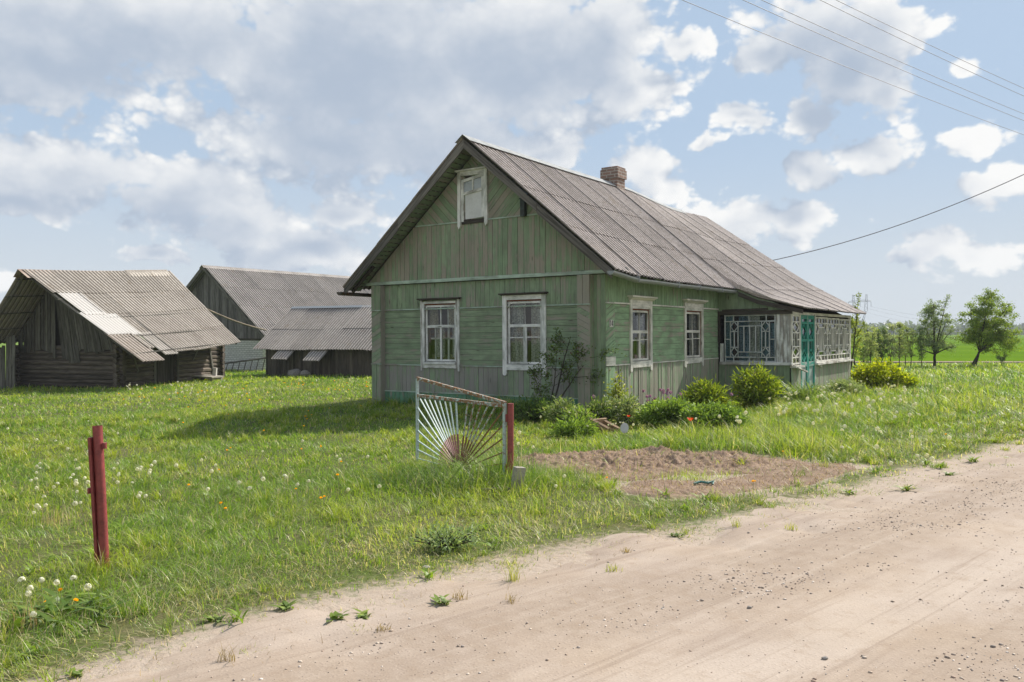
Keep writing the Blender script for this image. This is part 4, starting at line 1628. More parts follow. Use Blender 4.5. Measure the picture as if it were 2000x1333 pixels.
for u in np.arange(-.3, 12, .9):
    for prof, lim in ((slope_left, 99), (slope_right, 5.9)):
        if u < lim:
            (v0, z0), _ = along(prof(u), .80)
            (v1, z1), _ = along(prof(u), .988)
            mb = MB()
            mb.tube([(v0, u, z0 - .09), (v1, u, z1 - .08)], .045, 6)
            mb.build('rafter', M['dark_board'], roof)
mb = MB()
# verge and far-verge boards of the porch roof
pf = slope_right(6.02)
for i in range(2, len(pf) - 1):
    (a, za), (b_, zb) = pf[i], pf[i + 1]
    F = plane((0, 5.97, 0), (1, 0, 0), (0, -1, 0))
    mb.prism(F, [(a, za - .10), (b_, zb - .09), (b_, zb + .01), (a, za + .01)], 0, .02, (1, -.4), (.5, .5, .5), back=True)
mb.build('verge_board', M['dark_board'], roof)
# gutters
mb = MB()


def gutter(mb, pts, r):
    n = 8
    for i in range(len(pts) - 1):
        p, q = Vector(pts[i]), Vector(pts[i + 1])
        for k in range(n):
            a, b_ = math.pi + math.pi * k / n, math.pi + math.pi * (k + 1) / n
            o = lambda c, an: (c.x + r * math.cos(an), c.y, c.z + r * math.sin(an))
            mb.poly([o(p, a), o(q, a), o(q, b_), o(p, b_)])
    for c in (Vector(pts[0]), Vector(pts[-1])):
        mb.poly([(c.x + r * math.cos(math.pi + math.pi * k / 10), c.y, c.z + r * math.sin(math.pi + math.pi * k / 10)) for k in range(11)])


gutter(mb, [(.43, u, eave_z(u) - .01 + z) for u, z in ((-.62, .0), (-.2, -.01), (.5, -.02), (1.2, .0), (2.4, .0), (3.6, .005), (5.0, .0), (6.3, .0))], .075)
for u in (.45, 2.4, 3.6, 5.0):
    mb.box((.43, u, eave_z(u) - .035), (.165, .022, .12), None)
mb.bar(plane((.36, 0, 0), (0, 1, 0), (1, 0, 0)), .1, 2.86, .52, 2.70, .014, 0, .03)
thick(mb.build('gutter', M['galv'], roof), .005)
mb = MB()
gutter(mb, [(-6.66, -.66, 2.60), (-6.66, 3, 2.58), (-6.66, 8, 2.56)], .08)
thick(mb.build('gutter', M['gutter_dark'], roof), .005)
# chimney
mb = MB()
cu, cv, cz = 6.25, RV - .02, RZ - .5


def brickbox(mb, x0, x1, y0, y1, z0, z1):
    for (p, q) in (((x0, y0), (x1, y0)), ((x1, y0), (x1, y1)), ((x1, y1), (x0, y1)), ((x0, y1), (x0, y0))):
        L = math.dist(p, q)
        o = rnd.random()
        mb.poly([(*p, z0), (*q, z0), (*q, z1), (*p, z1)], [(o, z0), (o + L, z0), (o + L, z1), (o, z1)])
    mb.poly([(x0, y0, z1), (x1, y0, z1), (x1, y1, z1), (x0, y1, z1)], [(0, 0), (.2, 0), (.2, .2), (0, .2)])
    mb.poly([(x0, y1, z0), (x1, y1, z0), (x1, y0, z0), (x0, y0, z0)], [(0, 0), (.2, 0), (.2, .2), (0, .2)])


brickbox(mb, cv - .23, cv + .23, cu - .23, cu + .23, cz, cz + .84)
brickbox(mb, cv - .27, cv + .27, cu - .27, cu + .27, cz + .70, cz + .84 + .10)
brickbox(mb, cv - .245, cv + .245, cu - .245, cu + .245, cz + .94, cz + 1.01)
ch = mb.build('chimney', M['chimneybrick'], roof)
bv = ch.modifiers.new('worn_edges', 'BEVEL')
bv.width = .018
bv.segments = 2
# house number plate
np_ = MB()
np_.rect(B2, .11, .26, 1.71, 1.85, .012, .022)
plate = np_.build('number_plate', M['whiteplate'], house)
mb = MB()
ND = plane((0, 0, 0), (0, 1, 0), (1, 0, 0))
mb.bar(ND, .145, 1.725, .145, 1.84, .016, .0222, .0245)
mb.bar(ND, .125, 1.82, .145, 1.84, .014, .0222, .0240)
mb.bar(ND, .225, 1.725, .225, 1.84, .016, .0222, .0245)
mb.bar(ND, .185, 1.76, .245, 1.76, .014, .0222, .0240)
mb.bar(ND, .187, 1.763, .220, 1.838, .013, .0222, .0235)
mb.build('number', M['ink'], plate)

# ================================================================== outbuildings
rnd = random.Random(11)
# --- log barn, leaning, with a patched slate roof
BA = R_(15.7)
GX, GY = -13.96, 30.0
barn = thing('log_barn', 'leaning old log barn under a patched slate roof', 'barn', (GX, GY, 0), (0, 0, -BA))
BC, BS = math.cos(BA), math.sin(BA)


def bl(x, y):
    """world to barn-local"""
    dx, dy = x - GX, y - GY
    return dx * BC - dy * BS, dx * BS + dy * BC


def to_w(v, u):
    return GX + v * BC + u * BS, GY - v * BS + u * BC


BG = -0.55
BW, BL = 4.38, 5.9


def logs(mb, F, a0, a1, z0, z1, r, hole=None, over=.22):
    z = z0
    i = 0
    while z < z1:
        rr = r * rnd.uniform(.9, 1.1)
        tone = (rnd.random(), rnd.random(), rnd.random())
        segs = [(a0 - over, a1 + over)]
        if hole and hole[2] < z < hole[3]:
            segs = [(a0 - over, hole[0]), (hole[1], a1 + over)]
        for s, e in segs:
            n = max(2, int((e - s) / .8))
            pts = [F(s + (e - s) * k / n, z + rnd.uniform(-.012, .012), rnd.uniform(-.012, .012)) for k in range(n + 1)]
            mb.tube(pts, [rr * rnd.uniform(.93, 1.05) for _ in pts], 8, tone)
        z += rr * 1.78
        i += 1


BF_ = plane((0, 0, 0), (1, 0, 0), (0, -1, 0))
BR_ = plane((0, 0, 0), (0, 1, 0), (1, 0, 0))
mb = MB()
logs(mb, BF_, -BW, 0, BG + .06, 1.12, .095)
mb.build('log_wall', M['logs'], barn)
mb = MB()
logs(mb, BR_, 0, BL, BG + .14, 1.1, .095, (1.75, 3.05, BG, 1.05))
mb.build('log_wall', M['logs'], barn)
mb = MB()
logs(mb, plane((-BW, 0, 0), (0, 1, 0), (-1, 0, 0)), 0, BL, BG + .14, 1.0, .095)
logs(mb, plane((0, BL, 0), (1, 0, 0), (0, 1, 0)), -BW, 0, BG + .06, 1.2, .095)
mb.build('log_wall', M['logs'], barn)
# roof from four surveyed corner heights
rf, rb = (*bl(-16.95, 29.2), 3.74), (*bl(-14.75, 36.3), 4.22)
ef, eb = (*bl(-12.55, 28.05), .83), (*bl(-11.35, 35.2), 1.17)
lf, lb = (*bl(-18.9, 29.75), 1.15), (*bl(-16.9, 36.9), 1.7)


def bar_prof(A, B, C, D):
    """surface between ridge A..B and eave C..D, u measured 0..1 along"""
    A, B, C, D = map(Vector, (A, B, C, D))

    def S(u, t):
        p = A.lerp(B, u)
        q = C.lerp(D, u)
        r = p.lerp(q, t)
        r.z -= .10 * math.sin(math.pi * u) * (0.4 + .6 * t) + .05 * math.sin(math.pi * t)
        return r
    return S


def free_sheets(mb, S, u0, u1, t0, t1, nwave, rnd, tone, amp=.024, h0=.03, flip=1, nt=3, ppw=6, tilt=.0, bent=0.0):
    m = max(4, int(nwave * ppw))
    vs = []
    for j in range(nt + 1):
        t = t0 + (t1 - t0) * j / nt
        for i in range(m + 1):
            u = u0 + (u1 - u0) * i / m
            e = 1e-3
            P0 = S(u, t)
            n = (S(u + e, t) - P0).cross(S(u, t + e) - P0)
            n.normalize()
            if n.z < 0:
                n = -n
            h = h0 + amp * math.cos(2 * math.pi * i / ppw) + tilt * j / nt + bent * (i / m) * (j / nt)
            vs.append(P0 + n * h)
    b = len(mb.v)
    mb.v += [tuple(v) for v in vs]
    for j in range(nt):
        for i in range(m):
            a = j * (m + 1) + i
            f = (a, a + 1, a + m + 2, a + m + 1)
            mb.f.append(tuple(b + q for q in f))
            mb.uv.append([((q // (m + 1)) / nt * 1.6 + tone[0] * 30, (q % (m + 1)) / ppw) for q in f])
            mb.tone.append(tone)
            mb.m.append(0)


SR = bar_prof(rf, rb, ef, eb)
SL = bar_prof(rf, rb, lf, lb)
mb = MB()
NC = 6
for k, (t0, t1) in enumerate(((0, .27), (.25, .52), (.50, .765), (.745, 1.0))):
    for c in range(NC):
        u0, u1 = c / NC, (c + 1) / NC + .012
        if c == 0 and k in (1, 2, 3):
            u0 += .03 if k == 1 else 0.0
        tone = (rnd.random(), .5, rnd.random())
        if k == 1 and c == 0:
            tone = (rnd.random(), .95, .5)
        if k == 2 and c in (0, 1):
            tone = (rnd.random(), 1.0, .5)
            u1 = min(u1, .24) if c == 1 else u1
            if c == 1:
                free_sheets(mb, SR, .235, 2 / NC + .012, t0, t1 + .0, 4.5, rnd, (rnd.random(), .5, .5), h0=.028)
        if k == 3 and c == 0:
            free_sheets(mb, SR, -.005, u1, t0 - .01, 1.07, 7, rnd, (rnd.random(), .28, .5), h0=.03, tilt=-.03)
            continue
        if k == 3 and c == 1:
            free_sheets(mb, SR, u0, u0 + .05, t0, .93, 2, rnd, tone, h0=.03)
            free_sheets(mb, SR, u0 + .06, u1, t0, 1.015, 5, rnd, (rnd.random(), .72, .5), h0=.03)
            continue
        free_sheets(mb, SR, u0, u1, t0, t1 + rnd.uniform(-.006, .006), 7 * (u1 - u0) * NC, rnd, tone, h0=.024 + .012 * (4 - k) * .3 + rnd.uniform(0, .012), tilt=.012)
for k, (t0, t1) in enumerate(((0, .27), (.25, .52), (.50, .765), (.745, 1.0))):
    for c in range(NC):
        free_sheets(mb, SL, c / NC, (c + 1) / NC + .012, t0, t1, 7, rnd, (rnd.random(), .5, rnd.random()), nt=2, ppw=5, h0=.03)
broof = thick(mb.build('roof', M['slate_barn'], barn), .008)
# ridge boards of bent slate and tin
mb = MB()
for (u0, u1, tone, dz) in ((-.02, .50, (.5, .12, .5), .05), (.48, .66, (.2, .35, .5), .06), (.655, .985, (.8, .45, .5), .085)):
    n = 6
    for i in range(n):
        a, b_ = u0 + (u1 - u0) * i / n, u0 + (u1 - u0) * (i + 1) / n
        for S in (SR, SL):
            w_ = .075 if u0 > .3 else .095
            up = Vector((0, 0, dz))
            q = [SR(a, 0) + up, SR(b_, 0) + up, S(b_, w_) + up * .75, S(a, w_) + up * .75]
            if S is SR:
                q.reverse()
            mb.poly(q, [(a * 6, 0), (b_ * 6, 0), (b_ * 6, .3), (a * 6, .3)], tone)
thick(mb.build('ridge_cap', M['slate_barn'], broof), .012)
# rafters and purlins under the overhang
for u in (.02, .28, .55, .8, .98):
    for S in (SR, SL):
        mb = MB()
        mb.tube([S(u, .0) - Vector((0, 0, .08)), S(u, .98) - Vector((0, 0, .08))], .05, 6, (rnd.random(), .5, .5))
        mb.build('rafter', M['barn_board'], broof)
for t in (.1, .32, .55, .78, .97):
    for S in (SR, SL):
        mb = MB()
        p, q = S(.0, t), S(1, t)
        mb.box((p + q) / 2 - Vector((0, 0, .03)), ((q - p).length, .12, .03), (q - p).to_track_quat('X', 'Z'), (rnd.random(), .5, .5))
        mb.build('purlin', M['barn_board'], broof)
mb = MB()
mb.tube([Vector((.18, .35, 1.05)), Vector((.05, .9, .2)), Vector((.02, .7, BG + .3))], .045, 6, (.9, .5, .5))
mb.build('prop', M['barn_board'], barn)
# gable boards, split and hanging loose
mb = MB()
gap_top = lambda v: (rf[2] - .16) - ((v - rf[0]) * (rf[2] - ef[2]) / (ef[0] - rf[0]) if v > rf[0] else (rf[0] - v) * (rf[2] - lf[2]) / (rf[0] - lf[0])) - .06
v = -BW + .1
while v < -.25:
    wd = rnd.uniform(.09, .15)
    top = gap_top(v + wd / 2)
    bot = rnd.uniform(.84, 1.02) - (.35 if -2.5 < v < -1.9 else .0) - (.2 if -2.75 < v < -2.5 else 0)
    if top > bot + .12:
        lean = (.0 if v < -2.6 else .10 + .10 * (v + 2.6) / 2.3) * (top - bot)
        dd = .02 + rnd.uniform(-.012, .03)
        mb.bar(BF_, v + wd / 2 - .10 * (v > -2.6), top, v + wd / 2 + lean, bot, wd - rnd.uniform(.004, .02), .10 + dd, .125 + dd, (rnd.random(), .5, .5), back=True)
    v += wd + (rnd.uniform(0.0, .012))
mb.build('gable_board', M['barn_board'], barn)
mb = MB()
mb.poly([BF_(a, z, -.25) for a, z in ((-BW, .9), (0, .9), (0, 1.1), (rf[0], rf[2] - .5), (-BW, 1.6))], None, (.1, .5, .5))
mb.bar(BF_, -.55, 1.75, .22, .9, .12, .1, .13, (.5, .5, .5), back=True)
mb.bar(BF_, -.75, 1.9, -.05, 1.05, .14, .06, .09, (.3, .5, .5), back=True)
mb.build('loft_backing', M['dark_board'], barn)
# doorway
mb = MB()
BD = plane((-.02, 0, 0), (0, 1, 0), (1, 0, 0))
planks(mb, BD, 1.95, 3.0, BG, 1.0, 'v', .13, rnd, base=-.02)
bd = mb.build('door', M['dark_board'], barn)
mb = MB()
mb.bar(BD, 1.78, BG, 1.78, 1.15, .13, .03, .12, (.8, .5, .5))
mb.bar(BD, 3.1, BG, 3.1, 1.15, .1, .03, .12, (.3, .5, .5))
mb.bar(BD, 1.75, 1.06, 3.15, 1.06, .1, .02, .11, (.6, .5, .5))
mb.build('door_frame', M['barn_board'], barn)
mb = MB()
mb.bar(BD, 5.05, 1.1, 5.45, BG, .09, .1, .15, (.9, .5, .5))
mb.bar(BD, 4.0, .5, 4.5, 1.1, .05, .1, .14, (.9, .5, .5))
mb.build('prop', M['barn_board'], barn)

# --- plank lean-to left of the barn
lt = thing('plank_shed', 'grey plank lean-to cut off by the left picture edge', 'shed', (-18.15, 30.35, 0), (0, 0, -BA))
LF = plane((0, 0, 0), (1, 0, 0), (0, -1, 0))
mb = MB()
for k in range(26):
    a = -3.2 + k * .14
    zt = 1.35 + .0 * k + (.0 if k > 20 else -.05 * (20 - k) / 20) - (.25 if k < 23 else -.1)
    mb.bar(LF, a, -.7, a + rnd.uniform(-.03, .05), zt + rnd.uniform(-.05, .05), .12, rnd.uniform(-.02, .02), .03, (rnd.random(), .5, .5), back=True)
mb.build('wall', M['barn_board'], lt)
mb = MB()
for a, b_, z0, z1 in ((-3.4, -.35, .92, 1.22),):
    S = lambda u, t: Vector((a + (b_ - a) * u, -.35 + 2.2 * t, z0 + .25 + .7 * t))
    free_sheets(mb, S, 0, 1, 0, 1, 20, rnd, (.4, .5, .5))
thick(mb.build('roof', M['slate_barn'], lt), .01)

# --- white brick barn with board gable
CB = (-12.55, 42.6)
bb = thing('brick_barn', 'long barn with white brick wall and grey board gable', 'barn', (*CB, 0), (0, 0, -ALPHA))
F0 = plane((0, 0, 0), (1, 0, 0), (0, -1, 0))
F1 = plane((0, 0, 0), (0, 1, 0), (1, 0, 0))
BBW, BBL, GZ = 8.6, 15.0, -.9
mb = MB()
mb.poly([F0(-BBW, GZ), F0(0, GZ), F0(0, 1.32), F0(-BBW, 1.32)], [(0, 0), (BBW, 0), (BBW, 2.2), (0, 2.2)])
mb.poly([F1(0, GZ), F1(BBL, GZ), F1(BBL, 1.8), F1(0, 1.8)], [(0, 0), (BBL, 0), (BBL, 2.7), (0, 2.7)])
mb.poly([(-BBW, 0, GZ), (-BBW, BBL, GZ), (-BBW, BBL, 1.8), (-BBW, 0, 1.8)], [(0, 0), (BBL, 0), (BBL, 2.7), (0, 2.7)])
mb.poly([(-BBW, BBL, GZ), (0, BBL, GZ), (0, BBL, 1.7), (-BBW / 2, BBL, 4.9), (-BBW, BBL, 1.7)], [(0, 0), (BBW, 0), (BBW, 2.7), (4, 6), (0, 2.7)])
mb.build('brick_wall', M['whitebrick'], bb)
RVB, RZB = -BBW / 2, 5.08
mb = MB()
planks(mb, F0, -BBW - .1, .12, 1.30, 5.2, 'v', .17, rnd, [], [(.765, 1, RZB - .1 + .765 * RVB), (-.765, 1, RZB - .1 - .765 * RVB)], base=.03)
mb.build('gable_board', M['shed_board'], bb)
mb = MB()
backing(mb, F0, -BBW, 0, 1.2, 1.9, d=.015)
mb.poly([F0(a, z, .015) for a, z in ((-BBW, 1.9), (0, 1.9), (RVB, RZB - .15))], None)
mb.build('gable_backing', M['dark_board'], bb)
mb = MB()
pr = lambda u: [(RVB, RZB), (.55, 1.40)]
pl = lambda u: [(RVB, RZB), (-BBW - .55, 1.40)]
for p_, fl in ((pr, 1), (pl, -1)):
    sheets(mb, p_, -.42, -.42 + 1.2 * 13, [0, .29, .56, .82, 1.0], rnd, wave=.15, waves=8, amp=.024, flip=fl, nt=2, wl=.008)
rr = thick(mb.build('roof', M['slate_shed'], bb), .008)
mb = MB()
for s in (-1, 1):
    for i in range(14):
        a, b_ = -.5 + i * 1.12, -.5 + (i + 1) * 1.12
        q = [(RVB, a, RZB + .09), (RVB, b_, RZB + .09), (RVB + s * .22, b_, RZB - .07), (RVB + s * .22, a, RZB - .07)]
        mb.poly(q if s < 0 else list(reversed(q)), [(a, 0), (b_, 0), (b_, .2), (a, .2)], (rnd.random(), .5, .5))
thick(mb.build('ridge_cap', M['slate_shed'], rr), .01)
mb = MB()
for s in (-1, 1):
    F = plane((0, -.42, 0), (1, 0, 0), (0, -1, 0))
    mb.prism(F, [(RVB, RZB - .14), (RVB + s * 4.8, 1.42 - .16), (RVB + s * 4.8, 1.42), (RVB, RZB + .01)] if s > 0 else [(RVB, RZB + .01), (RVB + s * 4.8, 1.42), (RVB + s * 4.8, 1.42 - .16), (RVB, RZB - .14)], 0, .03, (.8, -.6), back=True)
mb.build('barge_board', M['grey_board'], rr)

# --- low grey shed in front of the brick barn
SA = R_(29)
sh = thing('low_shed', 'low grey plank shed with slate roof standing in front of the brick barn', 'shed', (-11.45, 37.4, 0), (0, 0, -SA))
# local: x along the front (right), y back
mb = MB()
S0 = plane((0, .42, 0), (1, 0, 0), (0, -1, 0))
planks(mb, S0, .35, 9.0, -.75, .98, 'v', .15, rnd, base=.0)
planks(mb, plane((.35, .42, 0), (0, 1, 0), (-1, 0, 0)), 0, 4.2, -.75, 1.1, 'v', .15, rnd)
backing(mb, S0, .36, 9.0, -.8, 1.0, d=-.01)
mb.poly([(.37, .43, -.8), (.37, 4.6, -.8), (.37, 4.6, .9), (.37, 2.5, 2.5), (.37, .43, 1.0)])
mb.poly([(.37, 4.6, -.8), (9, 4.6, -.8), (9, 4.6, .9), (.37, 4.6, .9)])
mb.poly([(9, 4.6, -.8), (9, .42, -.8), (9, .42, 1.0), (9, 2.5, 2.5), (9, 4.6, .9)])
mb.build('wall', M['shed_board_low'], sh)
mb = MB()
for k, (t0, t1) in enumerate(((0, .54), (.51, 1.0))):
    for c in range(9):
        x0, x1 = c * 1.05, (c + 1) * 1.05 + .03
        jz = rnd.uniform(-.01, .015)
        S = lambda u, t, x0=x0, x1=x1, jz=jz: Vector((x0 + (x1 - x0) * u, 2.5 - 2.5 * t, 2.72 - 1.88 * t + jz - .03 * math.sin(x0)))
        free_sheets(mb, S, 0, 1, t0, t1, 7.2, rnd, (rnd.random(), .5, rnd.random()), h0=.03 + .015 * (1 - k), amp=.032)
for x0, x1, t1 in ((1.5, 2.35, 1.17), (3.35, 4.2, 1.19)):
    S = lambda u, t, x0=x0, x1=x1: Vector((x0 + (x1 - x0) * u, 2.5 - 2.5 * t, 2.70 - 1.92 * t))
    free_sheets(mb, S, 0, 1, .8, t1, 5.6, rnd, (rnd.random(), .5, .5), h0=.005, amp=.03)
for c in range(9):
    x0, x1 = c * 1.05, (c + 1) * 1.05
    S = lambda u, t, x0=x0, x1=x1: Vector((x0 + (x1 - x0) * u, 2.5 + 2.4 * t, 2.72 - 1.8 * t))
    free_sheets(mb, S, 0, 1, 0, 1.0, 7, rnd, (rnd.random(), .5, .5), nt=2, ppw=5)
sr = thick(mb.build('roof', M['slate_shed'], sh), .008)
mb = MB()
for s in (-1, 1):
    q = [(-.05, 2.5, 2.82), (9.4, 2.5, 2.82), (9.4, 2.5 + s * .16, 2.72), (-.05, 2.5 + s * .16, 2.72)]
    mb.poly(q if s > 0 else list(reversed(q)))
thick(mb.build('ridge_cap', M['galv'], sr), .006)

# --- small things round the barns
mb = MB()
p0, p1 = Vector((-13.66, 37.3, 2.72)), Vector((-12.2, 41.9, 1.72))
pts = [p0.lerp(p1, k / 8) - Vector((0, 0, .10 * math.sin(math.pi * k / 8))) for k in range(9)]
mb.tube(pts, .04, 6)
tag(mb.build('wooden_pole', M['pale_wood']), 'thin pale pole slung between the log barn roof and the brick barn', 'pole')

la = thing('ladder', 'grey wooden ladder lying on its side against the white brick wall', 'ladder', (-15.1, 42.35, -.46), (0, 0, -.42))
mb = MB()
mb.tube([(0, -.1, .0), (3.4, .1, .12)], .04, 6, (.3, .5, .5))
mb.build('rail', M['grey_board'], la)
mb = MB()
mb.tube([(0, .05, .42), (3.4, .3, .84)], .045, 6, (.6, .5, .5))
mb.build('rail', M['grey_board'], la)
for k in range(9):
    f = (k + .6) / 9.3
    mb = MB()
    mb.tube([(3.4 * f, -.1 + .2 * f, .12 * f), (3.4 * f + .04, .05 + .25 * f, .42 + .42 * f)], .024, 5, (.2, .5, .5))
    mb.build('rung', M['grey_board'], la)

x, y, z = at(398, 34.2)
mb = MB()
mb.box((x, y, z + .2), (1.25, .9, .05), Matrix.Rotation(-.2, 3, 'Z') @ Matrix.Rotation(.06, 3, 'Y'))
mb.box((x - .5, y, z + .08), (.1, .8, .2), Matrix.Rotation(-.2, 3, 'Z'))
mb.box((x + .5, y, z + .08), (.1, .8, .2), Matrix.Rotation(-.2, 3, 'Z'))
tag(mb.build('pallet', M['concrete']), 'pale slab lying in the grass by the log barn corner', 'slab')
x, y, z = at(419, 34.4)
mb = MB()
mb.box((x, y, z + .2), (.14, .14, .62), Matrix.Rotation(.06, 3, 'Y'))
tag(mb.build('short_post', M['whiteplate']), 'short white stub post at the far corner of the log barn', 'post')
mb = MB()
mb.tube([Vector((*at(683, 35.6)[:2], .12)), Vector((*at(708, 35.2)[:2], -.2)), Vector((*at(733, 35.0)[:2], -.32))], [.06, .11, .09], 7, jitter=.12, rnd=rnd)
tag(mb.build('log', M['dark_board']), 'dark log propped against the grey plank shed', 'log')


def rock(name, loc, s, seed, mat, label, group=None):
    rr_ = random.Random(seed)
    import bmesh
    bm = bmesh.new()
    bmesh.ops.create_icosphere(bm, subdivisions=2, radius=1)
    dirs = [Vector((rr_.gauss(0, 1), rr_.gauss(0, 1), rr_.gauss(0, 1))).normalized() for _ in range(9)]
    offs = [rr_.uniform(.62, .95) for _ in dirs]
    for v in bm.verts:
        for d, o in zip(dirs, offs):
            k = v.co.dot(d)
            if k > o:
                v.co -= d * (k - o)
        v.co = Vector((v.co.x * s[0], v.co.y * s[1], v.co.z * s[2]))
    me = bpy.data.meshes.new(name)
    bm.to_mesh(me)
    bm.free()
    me.materials.append(mat)
    o = bpy.data.objects.new(name, me)
    COL.objects.link(o)
    o.location = loc
    return tag(o, label, 'stone', group)


for i, (px, s, lb_) in enumerate(((575, .34, 'grey boulder at the foot of the plank shed, left of a taller dark weed'), (597, .24, 'small stone between the boulder and the dark weed by the plank shed'))):
    x, y, z = at(px, 36.2 - .4 * i)
    rock('boulder', (x, y, z + .12), (s, s * .7, s * .8), 5 + i, M['stone'], lb_)

# ================================================================== gate, posts
rnd = random.Random(3)
gx0, gy0, gz0 = at(203, 6.02)
post = thing('gate_post', 'leaning red steel pipe post standing alone in the grass without a gate', 'post', (gx0, gy0, gz0))
mb = MB()
top = Vector((-.055, .01, 1.02))
n = 20
r = .034
mb.tube([Vector((0, 0, -.1)), top * .5, top], r, n, caps=False)
mb.tube([top + Vector((0, 0, -.005)), top + Vector((0, 0, -.12))], r * .9, n, caps=True)
po = mb.build('pipe', M['redpost'], post, smooth=True)
mb = MB()
L_ = Vector((-.052, -.01, 0))
mb.box(Vector((-.0695, -.008, .47)), (.020, .05, .94), Matrix.Rotation(-.054, 3, 'Y'))
mb.build('angle_bar', M['redpost'], post)
for (dx, z, s) in ((.046, .88, 1), (-.062, .56, -1)):
    mb = MB()
    mb.box((dx - .052 * z, 0, z), (.024, .024, .042))
    mb.tube([(dx + s * .012 - .052 * z, -.018, z - .02), (dx + s * .012 - .052 * z, -.018, z + .02)], .011, 8)
    mb.build('hinge_lug', M['redpost'], post)

px_, py_, pz_ = at(997, 8.8)
post2 = thing('gate_post', 'upright red steel post that carries the sunburst gate leaf', 'post', (px_, py_, pz_))
mb = MB()
mb.tube([(0, 0, -.1), (0, 0, .45), (0, 0, .852)], .033, 18, caps=True)
mb.build('pipe', M['redpost'], post2, smooth=False)
for z in (.18, .7):
    mb = MB()
    mb.tube([(-.042, -.0, z - .04), (-.042, -.0, z + .04)], .012, 8)
    mb.build('hinge', M['redpost'], post2)

A = Vector((px_ - .052, py_, pz_))
Bp = Vector((*at(815, 10.0)[:2], hz(*at(815, 10.0)[:2])))
dirg = (Bp - A)
dirg.z = 0
LG = dirg.length
dirg.normalize()
gate = thing('gate_leaf', 'pale blue steel gate leaf with sunburst rods hanging from the red post', 'gate', A, (0, 0, math.atan2(dirg.y, dirg.x)))
GT = plane((0, 0, 0), (1, 0, 0), (0, -1, 0))


def gtube(name, a0, z0, a1, z1, wdt, dep, wv=.5, red=0.0, cut=None):
    mb = MB()
    mb.bar(GT, a0, z0, a1, z1, wdt, -dep / 2, dep / 2, (rnd.random(), wv, red), back=True)
    return mb.build(name, M['gate'], gate)


gtube('stile', .015, .04, .015, .855, .03, .03, .5)
gtube('stile', LG, .06, LG, 1.045, .026, .03, .45)
gtube('top_rail', .0, .855, LG, 1.05, .035, .034, .70)
gtube('mid_rail', .03, .825, LG - .015, .845, .035, .032, .68)
RC = (LG * .49, .06)
tops = [(LG * f, .81) for f in (.10, .18, .255, .33, .40, .53, .60, .66, .725, .785, .85, .91, .965)]
sides0 = [(.03, z) for z in (.78, .63, .49, .34, .22, .10)]
sides1 = [(LG - .013, z) for z in (.70, .56, .43, .31, .20, .10)]
for (a, z) in tops + sides0 + sides1:
    dx, dz = a - RC[0], z - RC[1]
    L = math.hypot(dx, dz)
    mb = MB()
    s0, s1 = .10 / L, min(.40 / L, .95)
    isright = a < RC[0]
    wv = .82 if isright and z < .8 else (.62 if isright else .42)
    wd_ = .0115 if abs(a - LG * .53) > .01 else .018
    P_ = lambda s: (RC[0] + dx * s, RC[1] + dz * s)
    mb.bar(GT, *P_(s0), *P_(s1), wd_, -.007, .007, (rnd.random(), wv, .9), back=True)
    mb.bar(GT, *P_(s1), *P_(1.0), wd_, -.007, .007, (rnd.random(), wv, .0), back=True)
    mb.build('sunburst_rod', M['gate'], gate)

x, y, z = at(1011, 8.45)
mb = MB()
mb.box((x, y, z + .10), (.11, .07, .30), Matrix.Rotation(.13, 3, 'Y') @ Matrix.Rotation(.5, 3, 'Z'))
cs = mb.build('concrete_stub', M['concrete'])
bv = cs.modifiers.new('worn_edges', 'BEVEL')
bv.width = .008
tag(cs, 'short tilted concrete stub at the foot of the red post', 'post stub')
mb = MB()
mb.box((x - .22, y - .05, z + .03), (.28, .07, .04), Matrix.Rotation(.3, 3, 'Z'))
tag(mb.build('wood_scrap', M['grey_board']), 'grey wood scrap in the grass beside the concrete stub', 'scrap')

# broken crate and plate by the house corner
x, y, z = at(1183, 13.6)
cr = thing('broken_crate', 'broken brown wooden crate tipped over in the weeds at the house corner', 'crate', (x, y, z - .03), (0, 0, .75))
cr.scale = (.82, .82, .82)
for (c, s_, ry) in (((-.17, .0, .15), (.055, .50, .17), -.30), ((.03, .02, .12), (.03, .46, .12), -.55), ((.22, .03, .12), (.05, .46, .15), -.35), ((.03, .22, .235), (.46, .04, .10), .0), ((-.30, -.05, .05), (.22, .44, .025), .35)):
    mb = MB()
    mb.box(c, s_, Matrix.Rotation(.32, 3, 'X') @ Matrix.Rotation(ry, 3, 'Y'), (rnd.random(), .5, .5))
    mb.build('board', M['crate_wood'], cr)
mb = MB()
x, y, z = at(1220, 13.1)
pts = [(math.cos(a) * .065, math.sin(a) * .085) for a in np.linspace(0, 2 * math.pi, 20, endpoint=False)]
FF = plane((x, y, z + .12), (1, .1, 0), (0, -.9, .43), (.05, .43, .9))
mb.prism(FF, pts, -.008, .008, back=True)
tag(mb.build('plate', M['whiteplate']), 'white oval plate leaning in the grass beside the crate', 'plate')
mb = MB()
x, y, z = at(1375, 8.75)
mb.tube([(x - .1, y, z + .03), (x - .03, y + .03, z + .045), (x + .04, y - .01, z + .04), (x + .11, y + .02, z + .05), (x + .08, y - .04, z + .03)], .014, 6)
tag(mb.build('plastic_scrap', mat_plain('dark_teal_plastic', (.03, .15, .13), .5)), 'twisted dark teal plastic scrap on the bare soil', 'scrap')

# ================================================================== power lines and pylon
def wire(name, p, q, sag, r, label, cat, group=None, n=40):
    mb = MB()
    p, q = Vector(p), Vector(q)
    pts = [p.lerp(q, k / n) - Vector((0, 0, sag * 4 * (k / n) * (1 - k / n))) for k in range(n + 1)]
    mb.tube(pts, r, 5)
    return tag(mb.build(name, M['wire']), label, cat, group)


